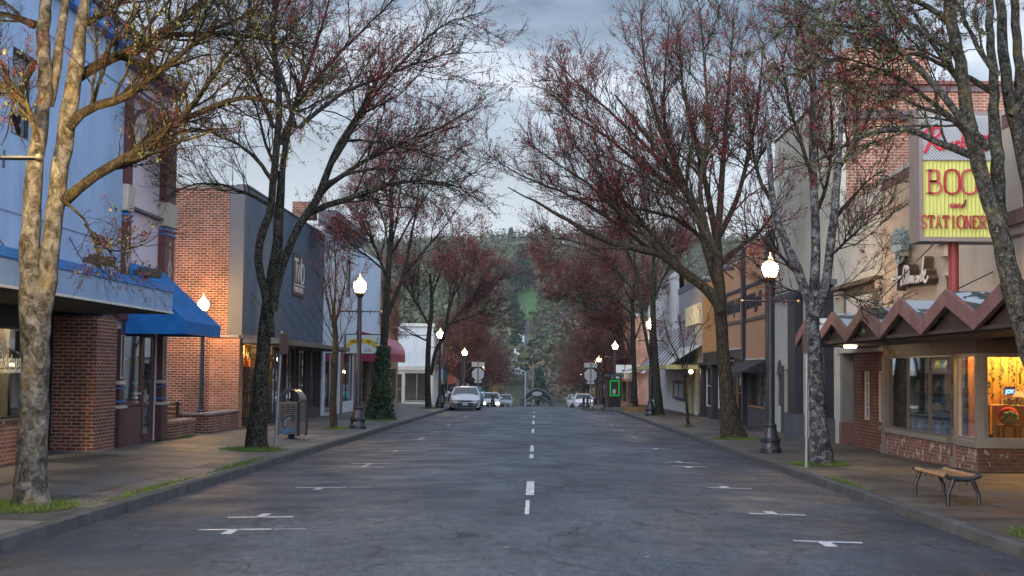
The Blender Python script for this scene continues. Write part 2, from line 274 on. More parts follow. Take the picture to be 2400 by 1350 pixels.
class MB:
    def __init__(s): s.v = []; s.f = []
    def add(s, vs, fs):
        b = len(s.v); s.v += [tuple(v) for v in vs]; s.f += [tuple(i + b for i in f) for f in fs]; return s
    def box(s, x0, x1, y0, y1, z0, z1):
        x0, x1 = min(x0, x1), max(x0, x1); y0, y1 = min(y0, y1), max(y0, y1); z0, z1 = min(z0, z1), max(z0, z1)
        return s.add([(x0, y0, z0), (x1, y0, z0), (x1, y1, z0), (x0, y1, z0), (x0, y0, z1), (x1, y0, z1), (x1, y1, z1), (x0, y1, z1)],
                     [(0, 3, 2, 1), (4, 5, 6, 7), (0, 1, 5, 4), (1, 2, 6, 5), (2, 3, 7, 6), (3, 0, 4, 7)])
    def hexa(s, b, t):  # bottom 4, top 4 (ccw from above)
        return s.add(list(b) + list(t), [(0, 3, 2, 1), (4, 5, 6, 7), (0, 1, 5, 4), (1, 2, 6, 5), (2, 3, 7, 6), (3, 0, 4, 7)])
    def tube(s, pts, rs, n=8, cap=True):
        pts = [Vector(p) for p in pts]
        if not hasattr(rs, '__len__'): rs = [rs] * len(pts)
        b = len(s.v); ref = None
        for i, p in enumerate(pts):
            t = (pts[min(i + 1, len(pts) - 1)] - pts[max(i - 1, 0)]).normalized()
            if ref is None: ref = Vector((0, 0, 1)) if abs(t.z) < .9 else Vector((1, 0, 0))
            a = t.cross(ref).normalized(); c = t.cross(a).normalized(); ref = c.cross(t) if False else ref
            for k_ in range(n):
                q = 2 * math.pi * k_ / n; s.v.append(tuple(p + (a * math.cos(q) + c * math.sin(q)) * rs[i]))
        for i in range(len(pts) - 1):
            for k_ in range(n):
                k2 = (k_ + 1) % n; s.f.append((b + i * n + k_, b + i * n + k2, b + (i + 1) * n + k2, b + (i + 1) * n + k_))
        if cap:
            s.f.append(tuple(b + k_ for k_ in range(n))[::-1]); e_ = b + (len(pts) - 1) * n; s.f.append(tuple(e_ + k_ for k_ in range(n)))
        return s
    def lathe(s, prof, c=(0, 0, 0), n=16):
        b = len(s.v)
        for r_, z_ in prof:
            for k_ in range(n):
                q = 2 * math.pi * (k_ + .5) / n; s.v.append((c[0] + r_ * math.cos(q), c[1] + r_ * math.sin(q), c[2] + z_))
        for i in range(len(prof) - 1):
            for k_ in range(n):
                k2 = (k_ + 1) % n; s.f.append((b + i * n + k_, b + i * n + k2, b + (i + 1) * n + k2, b + (i + 1) * n + k_))
        s.f.append(tuple(b + k_ for k_ in range(n))[::-1]); e_ = b + (len(prof) - 1) * n; s.f.append(tuple(e_ + k_ for k_ in range(n)))
        return s
    def prism(s, pts, ext):
        n = len(pts); e_ = Vector(ext); b = [Vector(p) for p in pts]
        return s.add(b + [p + e_ for p in b], [tuple(range(n))[::-1], tuple(range(n, 2 * n))] + [(i, (i + 1) % n, n + (i + 1) % n, n + i) for i in range(n)])
    def ball(s, c, r, n=8, m=6, sq=(1, 1, 1)):
        b = len(s.v)
        for i in range(m + 1):
            th = math.pi * i / m
            for k_ in range(n):
                q = 2 * math.pi * k_ / n
                s.v.append((c[0] + r * sq[0] * math.sin(th) * math.cos(q), c[1] + r * sq[1] * math.sin(th) * math.sin(q), c[2] + r * sq[2] * math.cos(th)))
        for i in range(m):
            for k_ in range(n):
                k2 = (k_ + 1) % n; s.f.append((b + i * n + k_, b + (i + 1) * n + k_, b + (i + 1) * n + k2, b + i * n + k2))
        return s
    def strokes(s, strokes, o, ux, uy, w_, d, sc_=1, n=None):
        """flat pen strokes as a thin raised ribbon. strokes: list of 2-D polylines"""
        o = Vector(o); ux = Vector(ux); uy = Vector(uy); nn = ux.cross(uy).normalized() if n is None else Vector(n)
        for st in strokes:
            ww = w_
            if isinstance(st, tuple) and len(st) == 2 and isinstance(st[1], (int, float)) and hasattr(st[0], '__len__') and hasattr(st[0][0], '__len__'): st, ww = st[0], w_ * st[1]
            P = [Vector(p) for p in st]; Lf = []; Rt = []
            for i, p in enumerate(P):
                t = (P[min(i + 1, len(P) - 1)] - P[max(i - 1, 0)])
                if t.length < 1e-9: t = Vector((1, 0))
                t.normalize(); q = Vector((-t.y, t.x)) * ww / 2
                Lf.append(p + q); Rt.append(p - q)
            b = len(s.v)
            for k_ in range(2):
                for i in range(len(P)):
                    for a in (Lf[i], Rt[i]): s.v.append(tuple(o + ux * a.x * sc_ + uy * a.y * sc_ + nn * d * k_))
            m_ = 2 * len(P)
            for i in range(len(P) - 1):
                a = b + 2 * i
                s.f += [(a + m_, a + 1 + m_, a + 3 + m_, a + 2 + m_), (a, a + 2, a + 3, a + 1), (a, a + m_, a + 2 + m_, a + 2), (a + 1, a + 3, a + 3 + m_, a + 1 + m_)]
            a = b + m_ - 2
            s.f += [(b, b + 1, b + 1 + m_, b + m_), (a, a + m_, a + 1 + m_, a + 1)]
        return s
    def build(s, name, m, parent=None, smooth=False, loc=None, bevel=0):
        off = WL[parent.name] if parent is not None else Vector(loc or (0, 0, 0))
        me = bpy.data.meshes.new(name); me.from_pydata([(v[0] - off.x, v[1] - off.y, v[2] - off.z) for v in s.v], [], s.f)
        me.materials.append(m)
        if smooth:
            me.polygons.foreach_set('use_smooth', [True] * len(me.polygons))
            try: me.set_sharp_from_angle(angle=math.radians(40))
            except Exception: pass
        me.update()
        o = bpy.data.objects.new(name, me); COL.objects.link(o)
        if parent is not None: o.parent = parent
        else: o.location = off
        WL[o.name] = off
        if bevel:
            b = o.modifiers.new('bevel', 'BEVEL'); b.width = bevel; b.segments = 2; b.limit_method = 'ANGLE'
        return o
def rods(root, prs, r=.014, m=None):
    for a, b in prs: MB().tube([a, b], r, 5).build('support_rod', m or BLK, root)
def kids(o): return [c for c in bpy.data.objects if c.parent == o]
def copy_tree(o, loc=None, rz=None, label=None, scale=None, parent=None, cmap=None):
    c = o.copy(); COL.objects.link(c); WL[c.name] = Vector((0, 0, 0))
    if parent is not None: c.parent = parent
    if loc is not None: c.location = loc
    if rz is not None: c.rotation_euler = (0, 0, rz)
    if scale is not None: c.scale = (scale,) * 3 if isinstance(scale, (int, float)) else scale
    if label: c['label'] = label
    for ch in (cmap[o.name] if cmap and o.name in cmap else kids(o)): copy_tree(ch, parent=c, cmap=cmap)
    return c
def text_obj(name, s, size, o, ux, uy, m, parent, ext=.01, sx=1, shear=0, bold=0, align='LEFT', label=None):
    cu = bpy.data.curves.new(name, 'FONT'); cu.body = s; cu.size = size; cu.extrude = ext; cu.shear = shear; cu.offset = bold; cu.align_x = align
    t = bpy.data.objects.new(name, cu); COL.objects.link(t)
    me = bpy.data.meshes.new_from_object(t); bpy.data.objects.remove(t)
    ux = Vector(ux).normalized(); uy = Vector(uy).normalized(); n = ux.cross(uy); o = Vector(o)
    for v in me.vertices: v.co = o + ux * v.co.x * sx + uy * v.co.y + n * v.co.z
    off = WL[parent.name]
    for v in me.vertices: v.co -= off
    me.materials.clear(); me.materials.append(m); me.name = name
    ob = bpy.data.objects.new(name, me); COL.objects.link(ob); ob.parent = parent; WL[ob.name] = off
    if label: ob['label'] = label
    return ob
def smooth2(pts, k=6):
    """Catmull-Rom through points of any dimension"""
    P = [np.array(p, dtype=float) for p in pts]; P = [2 * P[0] - P[1]] + P + [2 * P[-1] - P[-2]]; o = []
    for i in range(1, len(P) - 2):
        for j in range(k):
            t = j / k; a, b, c, d = P[i - 1], P[i], P[i + 1], P[i + 2]
            o.append(.5 * ((2 * b) + (c - a) * t + (2 * a - 5 * b + 4 * c - d) * t * t + (3 * b - a - 3 * c + d) * t ** 3))
    o.append(P[-2]); return o

# ------------------------------------------------------------------ ground
KL, KR, XL, XR = -5.35, 4.98, -9.3, 8.2
def hill(x, y):
    if y < 430: return -99
    t = (y - 430) / 1150.0
    h = -9.5 + 150 * max(0, min(1, t)) ** 1.25
    h += 9 * math.sin(x * .006 + 1.3) * min(1, t * 2) + 6 * math.sin(x * .017 + y * .008) * min(1, t * 3) + 3 * math.sin(y * .03 + x * .021) * min(1, t * 3)
    return h
def base(y):
    if y < 96: return -.00875 * y
    if y < 160: return -.84 - .03 * (y - 96)
    if y < 430: return -2.76 - .025 * (y - 160)
    return -9.5
def gz(x, y):
    b = base(y)
    if x < KL: return b + .03 + .023 * min(4.5, KL - x)
    if x > KR: return b + .03 + .018 * min(4, x - KR)
    return b - .02 * abs(x)
def grid(xs, ys, f):
    V = [(x, y, f(x, y)) for y in ys for x in xs]; nx = len(xs)
    F_ = [(j * nx + i, j * nx + i + 1, (j + 1) * nx + i + 1, (j + 1) * nx + i) for j in range(len(ys) - 1) for i in range(nx - 1)]
    return np.array(V), np.array(F_)
def sheet(name, xs, ys, f, m, smooth=True):
    V, F_ = grid(xs, ys, f); o = np_obj(name, V, F_, m, smooth=smooth); o['kind'] = 'structure'; return o
ASP = Asphalt()
CONC = Paving('sidewalk_concrete', (.078, .080, .084), (.108, .105, .103), moss=.75)
CONC2 = Paving('sidewalk_brown', (.066, .056, .051), (.092, .074, .062), moss=.8)
KERB = M('kerb_stone', (.078, .082, .088), .85, var=.4, scale=3, bump=.4, bscale=60, stain=.8)
ys = [-12 + 2 * i for i in range(54)] + [97.5, 99, 101, 104, 108, 112] + list(np.arange(116, 432, 8.0))
ys = sorted(set([float(y) for y in ys]))
sheet('road', [KL - .02, -4, -2.7, -1.3, -.4, 0, .4, 1.3, 2.7, 4, KR + .02], ys, lambda x, y: base(y) - .02 * abs(x) if abs(x) > .4 else base(y) - .004, ASP)
CY0, CY1 = 101.0, 111.0
for nm, x0, x1 in (('cross_road', -90, KL - .02), ('cross_road', KR + .02, 90)):
    sheet(nm, list(np.linspace(x0, x1, 6)), [CY0 - .3, CY0 + 3, 106, CY1 - 3, CY1 + .3], lambda x, y: base(y) - .105, ASP)
# street sidewalks with kerb
def kerb_profile(side, y0, y1, nm, far=4.5, m=CONC):
    k_, s_ = (KL, -1) if side < 0 else (KR, 1)
    yy = [y for y in np.arange(y0, y1, 1.5)] + [y1]
    xs = [k_ + s_ * .16, k_ + s_ * 1.5, k_ + s_ * 3, k_ + s_ * (4.05 if side < 0 else 3.3), k_ + s_ * 6, k_ + s_ * 12]
    xs = sorted(xs); sheet(nm, xs, yy, lambda x, y: gz(x, y), m)
    mb = MB(); rr = random.Random(5)
    for a in range(len(yy) - 1):
        g = .006; j = rr.uniform(-.006, .006)
        za, zb = gz(k_ + s_ * .16, yy[a]) + .003 + j, gz(k_ + s_ * .16, yy[a + 1]) + .003 + j
        xa, xb = k_ + j, k_ + s_ * .165
        x_ = sorted((xa, xb)); xi = .02
        b = [(x_[0], yy[a] + g, za - .3), (x_[1], yy[a] + g, za - .3), (x_[1], yy[a + 1] - g, zb - .3), (x_[0], yy[a + 1] - g, zb - .3)]
        t = [(x_[0] + (xi if s_ > 0 else 0), yy[a] + g, za), (x_[1] - (0 if s_ > 0 else xi), yy[a] + g, za), (x_[1] - (0 if s_ > 0 else xi), yy[a + 1] - g, zb), (x_[0] + (xi if s_ > 0 else 0), yy[a + 1] - g, zb)]
        mb.hexa(b, t)
    o = mb.build('kerb', KERB, bevel=.015); o['kind'] = 'structure'
kerb_profile(-1, -12, CY0, 'sidewalk', m=CONC); kerb_profile(1, -12, CY0, 'sidewalk', m=CONC2)
kerb_profile(-1, CY1, 240, 'sidewalk', m=CONC); kerb_profile(1, CY1, 240, 'sidewalk', m=CONC)
# kerb extensions at the corner
for nm, x0, x1, y0, y1 in (('corner_kerb', 3.0, KR, 85.5, CY0 - .4), ('corner_kerb', KL, -3.6, 88.5, CY0 - .4)):
    mb = MB(); cx_ = (x0 + x1) / 2
    pts = [(x0, y0 + 1.6), (x0 + .5, y0 + .5) if x0 > 0 else (x0, y0), (x1, y0) if x0 > 0 else (x1 - .5, y0 + .5), (x1, y0 + 1.6), (x1, y1), (x0, y1)]
    zb = base(y0)
    mb.add([(x, y, base(y) - .2) for x, y in pts] + [(x, y, base(y) + .032) for x, y in pts],
           [(6, 7, 8, 9, 10, 11)] + [(i, (i + 1) % 6, 6 + (i + 1) % 6, 6 + i) for i in range(6)])
    o = mb.build(nm, KERB); o['kind'] = 'structure'
# terrain to the horizon
GR = M('terrain_soil', (.05, .055, .03), .95, var=.5, scale=.03, bump=0)
def terr(x, y):
    h = base(y) - .35
    if y > 430: h = hill(x, y)
    if abs(x) > 40 and 430 > y > 60: h += (abs(x) - 40) * .02
    return h
yt = [-60, -20, 20, 60, 90, 130, 170, 210, 260, 310, 360, 400, 430] + list(np.arange(460, 1700, 30.0)) + [1900, 2400, 3200]
sheet('terrain', [float(v) for v in np.linspace(-1500, 1500, 101)] if False else sorted(set([float(v) for v in list(np.linspace(-400, 400, 41)) + list(np.linspace(-2000, 2000, 41))])), yt, terr, GR)
# far street climbing the hill and a mown slope
def strip(name, pts, wd, m, up=.5):
    V = []; 
    for (x, y) in pts: V += [(x - wd / 2, y, terr(x, y) + up), (x + wd / 2, y, terr(x, y) + up)]
    F_ = [(2 * i, 2 * i + 1, 2 * i + 3, 2 * i + 2) for i in range(len(pts) - 1)]
    o = np_obj(name, np.array(V), np.array(F_), m); o['kind'] = 'structure'
strip('far_road', [(-1.5 - (y - 430) * .012, y) for y in np.arange(430, 880, 12.0)], 3.6, M('far_asphalt', (.08, .08, .09), .9, var=.2), .9)
# painted markings (4 mm above the road)
WP = M('road_paint', (.55, .57, .60), .7, var=.4, scale=11, stain=.95)
rr = random.Random(3)
mb = MB()
def mark(x0, x1, y0, y1, sk=0):
    n_ = max(1, int(abs(y1 - y0) / 1.5)); n2 = max(1, int(abs(x1 - x0) / .4))
    f = lambda x, y: (base(y) - .02 * abs(x) if abs(x) > .4 else base(y) - .004 - .004 * abs(x) / .4 if abs(x) > 1e9 else base(y) - .002) + .005
    for a in range(n_):
        for b in range(n2):
            xa, xb = x0 + (x1 - x0) * b / n2, x0 + (x1 - x0) * (b + 1) / n2
            ya, yb = y0 + (y1 - y0) * a / n_, y0 + (y1 - y0) * (a + 1) / n_
            mb.add([(xa, ya + sk * (xa - x0), f(xa, ya)), (xb, ya + sk * (xb - x0), f(xb, ya)), (xb, yb + sk * (xb - x0), f(xb, yb)), (xa, yb + sk * (xa - x0), f(xa, yb))], [(0, 1, 2, 3)])
# centre dashes
for (ya, yb) in ((1205, 1172), (1160, 1127), (1074, 1064), (1058, 1044), (1014, 1005), (994, 986), (979, 974), (968, 965)):
    A = []
    for py in (ya, yb):
        d = ray(1246, py); t = -(1.645) / (d.z + .00875 * d.y); A.append(d.y * t)
    mark(-.125 if ya != 1160 else -.135, (-.070 if ya > 1170 else -.04) if ya != 1160 else -.01, A[0], A[1])
tee_y = [(15.7, 1), (17.15, 0), (22.0, 1), (27.4, 0), (28.6, 1), (34, 1), (40.5, 0), (41.9, 1), (47.3, 1), (53.6, 0), (55.2, 1), (61, 1), (67, 0), (68.5, 1), (74.5, 1), (81, 0)]
for yy_, dr in tee_y:
    mark(-3.85, -3.02, yy_, yy_ + .11); mark(-3.5, -3.38, yy_ - .42 if dr else yy_, yy_ + .11 if dr else yy_ + .5)
    if rr.random() < .5: mark(-2.98, -2.62, yy_ + .03, yy_ + .08)
for yy_, dr in [(15.15, 1), (18.3, 0), (22.8, 0), (28.7, 1), (30.1, 0), (36.5, 1), (43, 0), (44.6, 1), (50, 1), (56.5, 0), (58.1, 1), (64, 1), (71, 0), (72.6, 1), (79, 1)]:
    mark(2.85, 3.6, yy_, yy_ + .11); mark(3.1, 3.24, yy_ - .40 if dr else yy_, yy_ + .11 if dr else yy_ + .45)
mark(-4.9, -1.6, 97.0, 97.5); mark(.9, 2.6, 96.5, 97.0)
o = mb.build('road_marking', WP); o['kind'] = 'structure'
# ------------------------------------------------------------------ buildings
BR_RED = Brick('brick_red', (.10, .026, .016), (.23, .06, .032), (.34, .27, .22))
BR_OLD = Brick('brick_old_painted', (.19, .06, .04), (.27, .095, .06), (.24, .21, .19), paint=.06, pc=(.42, .37, .33))
BR_PINK = Brick('brick_pink', (.30, .085, .04), (.44, .16, .08), (.40, .32, .26))
BR_DARK = Brick('brick_dark', (.11, .04, .028), (.17, .065, .045), (.13, .105, .085), paint=.01, pc=(.3, .26, .2))
BR_THIN = Brick('brick_thin', (.17, .055, .035), (.24, .085, .055), (.07, .04, .03), bw=.32, bh=.085, ms=.02)
BR_TALL = Brick('brick_tall', (.30, .095, .055), (.42, .15, .085), (.45, .37, .30), bh=.08, ms=.014, paint=.0)
PB = M('paint_pale_blue', (.28, .41, .62), .75, var=.13, scale=.7, stain=.5, bump=.3, bscale=14)
PBC = M('paint_canopy_blue', (.21, .34, .54), .6, var=.1, scale=1.5, stain=.5)
BLUE = M('paint_bright_blue', (.02, .17, .52), .55, var=.12)
FAB = M('fabric_blue', (.008, .14, .42), .85, var=.3, scale=2.2, bump=.6, bscale=5, stain=.4)
LILAC = M('paint_lilac', (.64, .57, .66), .8, var=.06, scale=1, stain=.25)
MAROON = M('paint_maroon', (.10, .035, .04), .6, var=.12)
CREAM = M('paint_cream', (.46, .43, .37), .7, var=.15, scale=5, stain=.5)
OFFW = M('paint_off_white', (.55, .54, .52), .7, var=.1, scale=3, stain=.4)
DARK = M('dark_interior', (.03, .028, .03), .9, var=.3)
BLK = M('black_metal', (.018, .02, .025), .42, metal=0, var=.2, scale=20, spec=.5)
BLKW = M('black_wood', (.022, .02, .026), .55, var=.3, stretch=3)
GRAYST = M('stucco_slate', (.065, .095, .145), .8, var=.2, scale=.6, stain=.6, bump=.15)
GRAYRET = M('stucco_slate_side', (.105, .11, .125), .8, var=.15, scale=.8, stain=.3, bump=.15)
ALU = M('aluminium_frame', (.34, .33, .32), .45, metal=.5, var=.1)
BEIGE = M('stucco_beige', (.54, .44, .35), .85, var=.1, scale=.7, stain=.55, bump=.2)
PALEGR = M('stucco_pale_green', (.50, .49, .43), .85, var=.12, scale=.8, stain=.6, bump=.2)
OLIVE = M('paint_olive', (.15, .145, .115), .85, var=.15, scale=1.2, stain=.5)
MAUVE = M('paint_mauve', (.19, .103, .10), .7, var=.25, scale=3, stain=.7)
ROOFP = None
GLS = Glass('window_glass', base=.12); GLSD = Glass('dark_window_glass', tint=(.45, .48, .5), base=.10)
WOODP = M('timber_warm', (.22, .12, .05), .6, var=.2, scale=3, stretch=6)

def building(name, label, side, X, y0, y1, loc=None, cat='building', group=None):
    return thing(name, label, cat, (X, (y0 + y1) / 2, gz(X, (y0 + y1) / 2)), group)
def O(side): return 1 if side < 0 else -1
def wall_open(root, side, X, Y0, Y1, z0, z1, ops, m, th=.3, name='wall'):
    mb = MB(); o = O(side)
    ys_ = sorted(set([Y0, Y1] + [a for q in ops for a in q[:2]])); zs_ = sorted(set([z0, z1] + [a for q in ops for a in q[2:4]]))
    for i in range(len(ys_) - 1):
        run = None
        for j in range(len(zs_) - 1):
            cy, cz = (ys_[i] + ys_[i + 1]) / 2, (zs_[j] + zs_[j + 1]) / 2
            if any(q[0] < cy < q[1] and q[2] < cz < q[3] for q in ops):
                if run is not None: mb.box(X, X - o * th, ys_[i], ys_[i + 1], run, zs_[j]); run = None
            elif run is None: run = zs_[j]
        if run is not None: mb.box(X, X - o * th, ys_[i], ys_[i + 1], run, zs_[-1])
    return mb.build(name, m, root)
def window(root, side, X, y0, y1, z0, z1, nv=0, nh=0, fm=None, gm=None, dp=.08, fw=.05, name='window', hl=(), vl=()):
    fm = fm or BLK; gm = gm or GLS; o = O(side); mb = MB(); a, b = X - o * dp, X - o * (dp + .06)
    mb.box(a, b, y0, y1, z0, z0 + fw).box(a, b, y0, y1, z1 - fw, z1).box(a, b, y0, y0 + fw, z0 + fw, z1 - fw).box(a, b, y1 - fw, y1, z0 + fw, z1 - fw)
    for i in range(nv):
        c = y0 + (y1 - y0) * (i + 1) / (nv + 1); mb.box(a, b, c - fw * .35, c + fw * .35, z0 + fw, z1 - fw)
    for i in range(nh):
        c = z0 + (z1 - z0) * (i + 1) / (nh + 1); mb.box(a - o * .004, b + o * .004, y0 + fw, y1 - fw, c - fw * .35, c + fw * .35)
    f = mb.build(name, fm, root)
    c = X - o * (dp + .03)
    MB().box(c, c - o * .008, y0 + fw * .5, y1 - fw * .5, z0 + fw * .5, z1 - fw * .5).build('pane', gm, f)
    return f
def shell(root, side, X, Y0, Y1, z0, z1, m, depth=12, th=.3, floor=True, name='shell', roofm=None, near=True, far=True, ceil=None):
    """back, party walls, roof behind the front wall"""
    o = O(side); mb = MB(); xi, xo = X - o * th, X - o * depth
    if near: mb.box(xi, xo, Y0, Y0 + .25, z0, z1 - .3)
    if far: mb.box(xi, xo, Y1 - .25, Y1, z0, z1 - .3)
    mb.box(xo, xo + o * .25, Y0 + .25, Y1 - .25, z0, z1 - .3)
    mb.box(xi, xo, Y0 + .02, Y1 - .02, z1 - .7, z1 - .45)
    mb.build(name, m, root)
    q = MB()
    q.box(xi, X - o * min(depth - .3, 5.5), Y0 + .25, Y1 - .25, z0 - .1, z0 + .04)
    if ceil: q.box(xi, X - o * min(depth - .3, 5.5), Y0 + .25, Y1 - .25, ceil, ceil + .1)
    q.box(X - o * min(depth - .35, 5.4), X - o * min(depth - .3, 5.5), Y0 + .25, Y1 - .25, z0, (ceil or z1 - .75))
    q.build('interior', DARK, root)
def floor_z(side, y): return gz(XL if side < 0 else XR, y)
def LY(px, py=869): return onX(px, py, XL)
def RYp(px, py=869): return onX(px, py, XR)
def rod(mb, a, b, r=.014): mb.tube([a, b], r, 5)

# ---- left 1 : pale blue building with flat canopy and brick pier
root = building('shop_building', 'pale blue two storey building with flat grey canopy and bright blue trim', -1, XL, 8, 30.2)
f0 = -.25
zc_ = 2.75
wall_open(root, -1, XL, 6, 30.25, zc_ + .1, 9.0, [(23.7, 24.75, 5.75, 7.3)], PB)
MB().box(XL + .002, XL + .02, 6, 30.2, 4.35, 4.375).box(XL + .002, XL + .02, 6, 30.2, 7.9, 7.93).build('seam', M('seam_blue', (.2, .28, .4), .8), root)
window(root, -1, XL, 23.7, 24.75, 5.75, 7.3, 0, 1, fm=BLK, gm=GLSD, fw=.06)
mb = MB(); mb.box(XL + .02, XL + .22, 6, 30.6, 8.72, 9.05); mb.build('trim_band', BLUE, root)
MB().box(XL - .3, XL + .3, 6, 30.7, 9.05, 9.15).build('coping', BLK, root)
shell(root, -1, XL, 6, 30.25, f0, 9.0, PB, ceil=2.8)
# canopy
cn = MB().box(XL + .01, -7.4, 6, 27.6, zc_, 3.18).build('canopy', PBC, root)
mb = MB(); mb.box(-7.398, -7.372, 6, 27.63, 3.16, 3.30).box(XL + .02, -7.40, 27.602, 27.63, 3.16, 3.30).build('canopy_trim', BLUE, root)
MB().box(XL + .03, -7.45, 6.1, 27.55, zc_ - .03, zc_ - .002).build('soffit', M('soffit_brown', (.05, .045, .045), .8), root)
MB().box(-7.398, -7.375, 6, 27.6, zc_ - .02, zc_ + .02).build('drip_edge', OFFW, root)
RS = []
for px, q in ((163, (213, 625)), (243, (285, 635)), (-5, (28, 600))):
    a = LY(px, 558 if px > 0 else 555); b = onX(q[0], q[1], -7.6); b.z = 3.2; RS.append((a, b))
rods(root, RS)
# ground floor : sill brick and window, recess, pier
MB().box(XL, XL - .3, 6, 25.0, f0 - .2, .62).build('sill_wall', BR_PINK, root)
MB().box(XL + .03, XL - .3, 6, 25.0, .622, .70).build('sill', BR_DARK, root)
MB().box(XL - .02, XL - .3, 6, 25.0, 2.35, zc_ - .03).build('header', M('header_dark', (.03, .035, .045), .7), root)
f = window(root, -1, XL, 15, 24.95, .70, 2.35, 3, 0, fm=BLK, gm=GLS, name='shop_window')
ADW = M('lettering_white', (.75, .77, .78), .6, var=.03)
y_ = LY(0, 850).y
text_obj('lettering', 'adapt', .36, (XL - .06, LY(20, 850).y, LY(20, 862).z), (0, 1, 0), (0, 0, 1), ADW, root, .002)
text_obj('lettering', 'Integrated Health', .115, (XL - .06, LY(18, 860).y, LY(18, 874).z), (0, 1, 0), (0, 0, 1), ADW, root, .002)
# round emblem : ring and letter
c = Vector((XL - .06, LY(2, 838).y - .02, LY(2, 838).z)); mb = MB()
ring = [[(.27 * math.cos(a * .2), .27 * math.sin(a * .2)) for a in range(-2, 27)]]
mb.strokes(ring, c, (0, 1, 0), (0, 0, 1), .07, .004); mb.build('emblem', ADW, root)
text_obj('lettering', 'a', .42, c + Vector((0, -.12, -.1)), (0, 1, 0), (0, 0, 1), ADW, root, .002, bold=.01)
# lit room with blinds behind that window
ROOM = M('room_ochre', (.42, .33, .16), .8, var=.15)
mb = MB(); mb.box(XL - 1.6, XL - 1.65, 14, 25, 0, 2.6)
mb.build('room_wall', ROOM, root)
mb = MB()
for i in range(60): mb.box(XL - .55, XL - .56, 15.2 + i * .16, 15.32 + i * .16, 1.2, 2.34)
mb.build('blind', M('blind_yellow', (.5, .42, .2), .8), root)
lt = bpy.data.lights.new('room_lamp', 'AREA'); lt.energy = 260; lt.color = (1, .72, .35); lt.shape = 'RECTANGLE'; lt.size = .1; lt.size_y = 3
lo = bpy.data.objects.new('room_lamp', lt); COL.objects.link(lo); lo.location = (XL - .36, 23.2, 2.5); WL[lo.name] = Vector((0, 0, 0)); tag(lo, 'ceiling lamp behind the shop window at the left edge', 'lamp')
MB().box(XL - 1.0, XL - 1.45, 23.6, 24.4, f0, 1.0).build('armchair', BLK, root)
# recess back wall, letter boxes, pier
MB().box(XL - 1.7, XL - 1.9, 24.7, 29.3, f0, zc_).build('recess_wall', M('recess_brown', (.06, .03, .028), .8), root)
MB().box(XL - .3, XL - 1.7, 24.75, 24.95, f0, zc_).build('recess_side', DARK, root)
mb = MB(); p_ = onX(108, 850, XL - 1.68); q_ = onX(138, 850, XL - 1.68)
mb.box(XL - 1.7, XL - 1.6, p_.y, q_.y + .25, .55, 1.85); lb = mb.build('letter_boxes', M('letter_box_tan', (.2, .16, .09), .5), root)
mb = MB()
for i in range(8): mb.box(XL - 1.599, XL - 1.59, p_.y + .1, p_.y + .3, .75 + i * .13, .80 + i * .13)
mb.build('letter_slot', BLK, lb)
MB().box(XL - 1.7, XL - .9, 29.0, 29.25, f0 - .1, zc_).build('return_wall', BR_DARK, root)
MB().box(XL - .9, XL + .02, 28.7, 30.1, f0 - .1, zc_ - .04).build('brick_pier', BR_RED, root)
MB().box(XL - .9, XL - 1.2, 28.75, 30.1, f0, zc_).build('pier_core', DARK, root)

# floodlights on the canopy edge
def floodlight(px, py, lab):
    p = onX(px, py, -7.5); r = thing('floodlight', lab, 'floodlight', (p.x, p.y, 3.28), 'floodlights on the canopy')
    mb = MB(); mb.hexa([(p.x - .14, p.y - .18, 3.40), (p.x + .22, p.y - .18, 3.36), (p.x + .22, p.y + .18, 3.36), (p.x - .14, p.y + .18, 3.40)],
                       [(p.x - .14, p.y - .18, 3.56), (p.x + .24, p.y - .18, 3.52), (p.x + .24, p.y + .18, 3.52), (p.x - .14, p.y + .18, 3.56)])
    mb.build('housing', M('floodlight_bronze', (.04, .035, .035), .5), r, bevel=.012)
    MB().box(p.x - .05, p.x + .03, p.y - .05, p.y + .05, 3.28, 3.40).build('bracket', BLK, r); MB().box(p.x - .26, p.x - .145, p.y - .06, p.y + .06, 3.42, 3.52).build('hinge', BLK, r)
floodlight(232, 640, 'bronze floodlight on the canopy edge, nearest to the pale trunk')
floodlight(345, 668, 'bronze floodlight on the canopy edge, close to the corner by the blue awning')

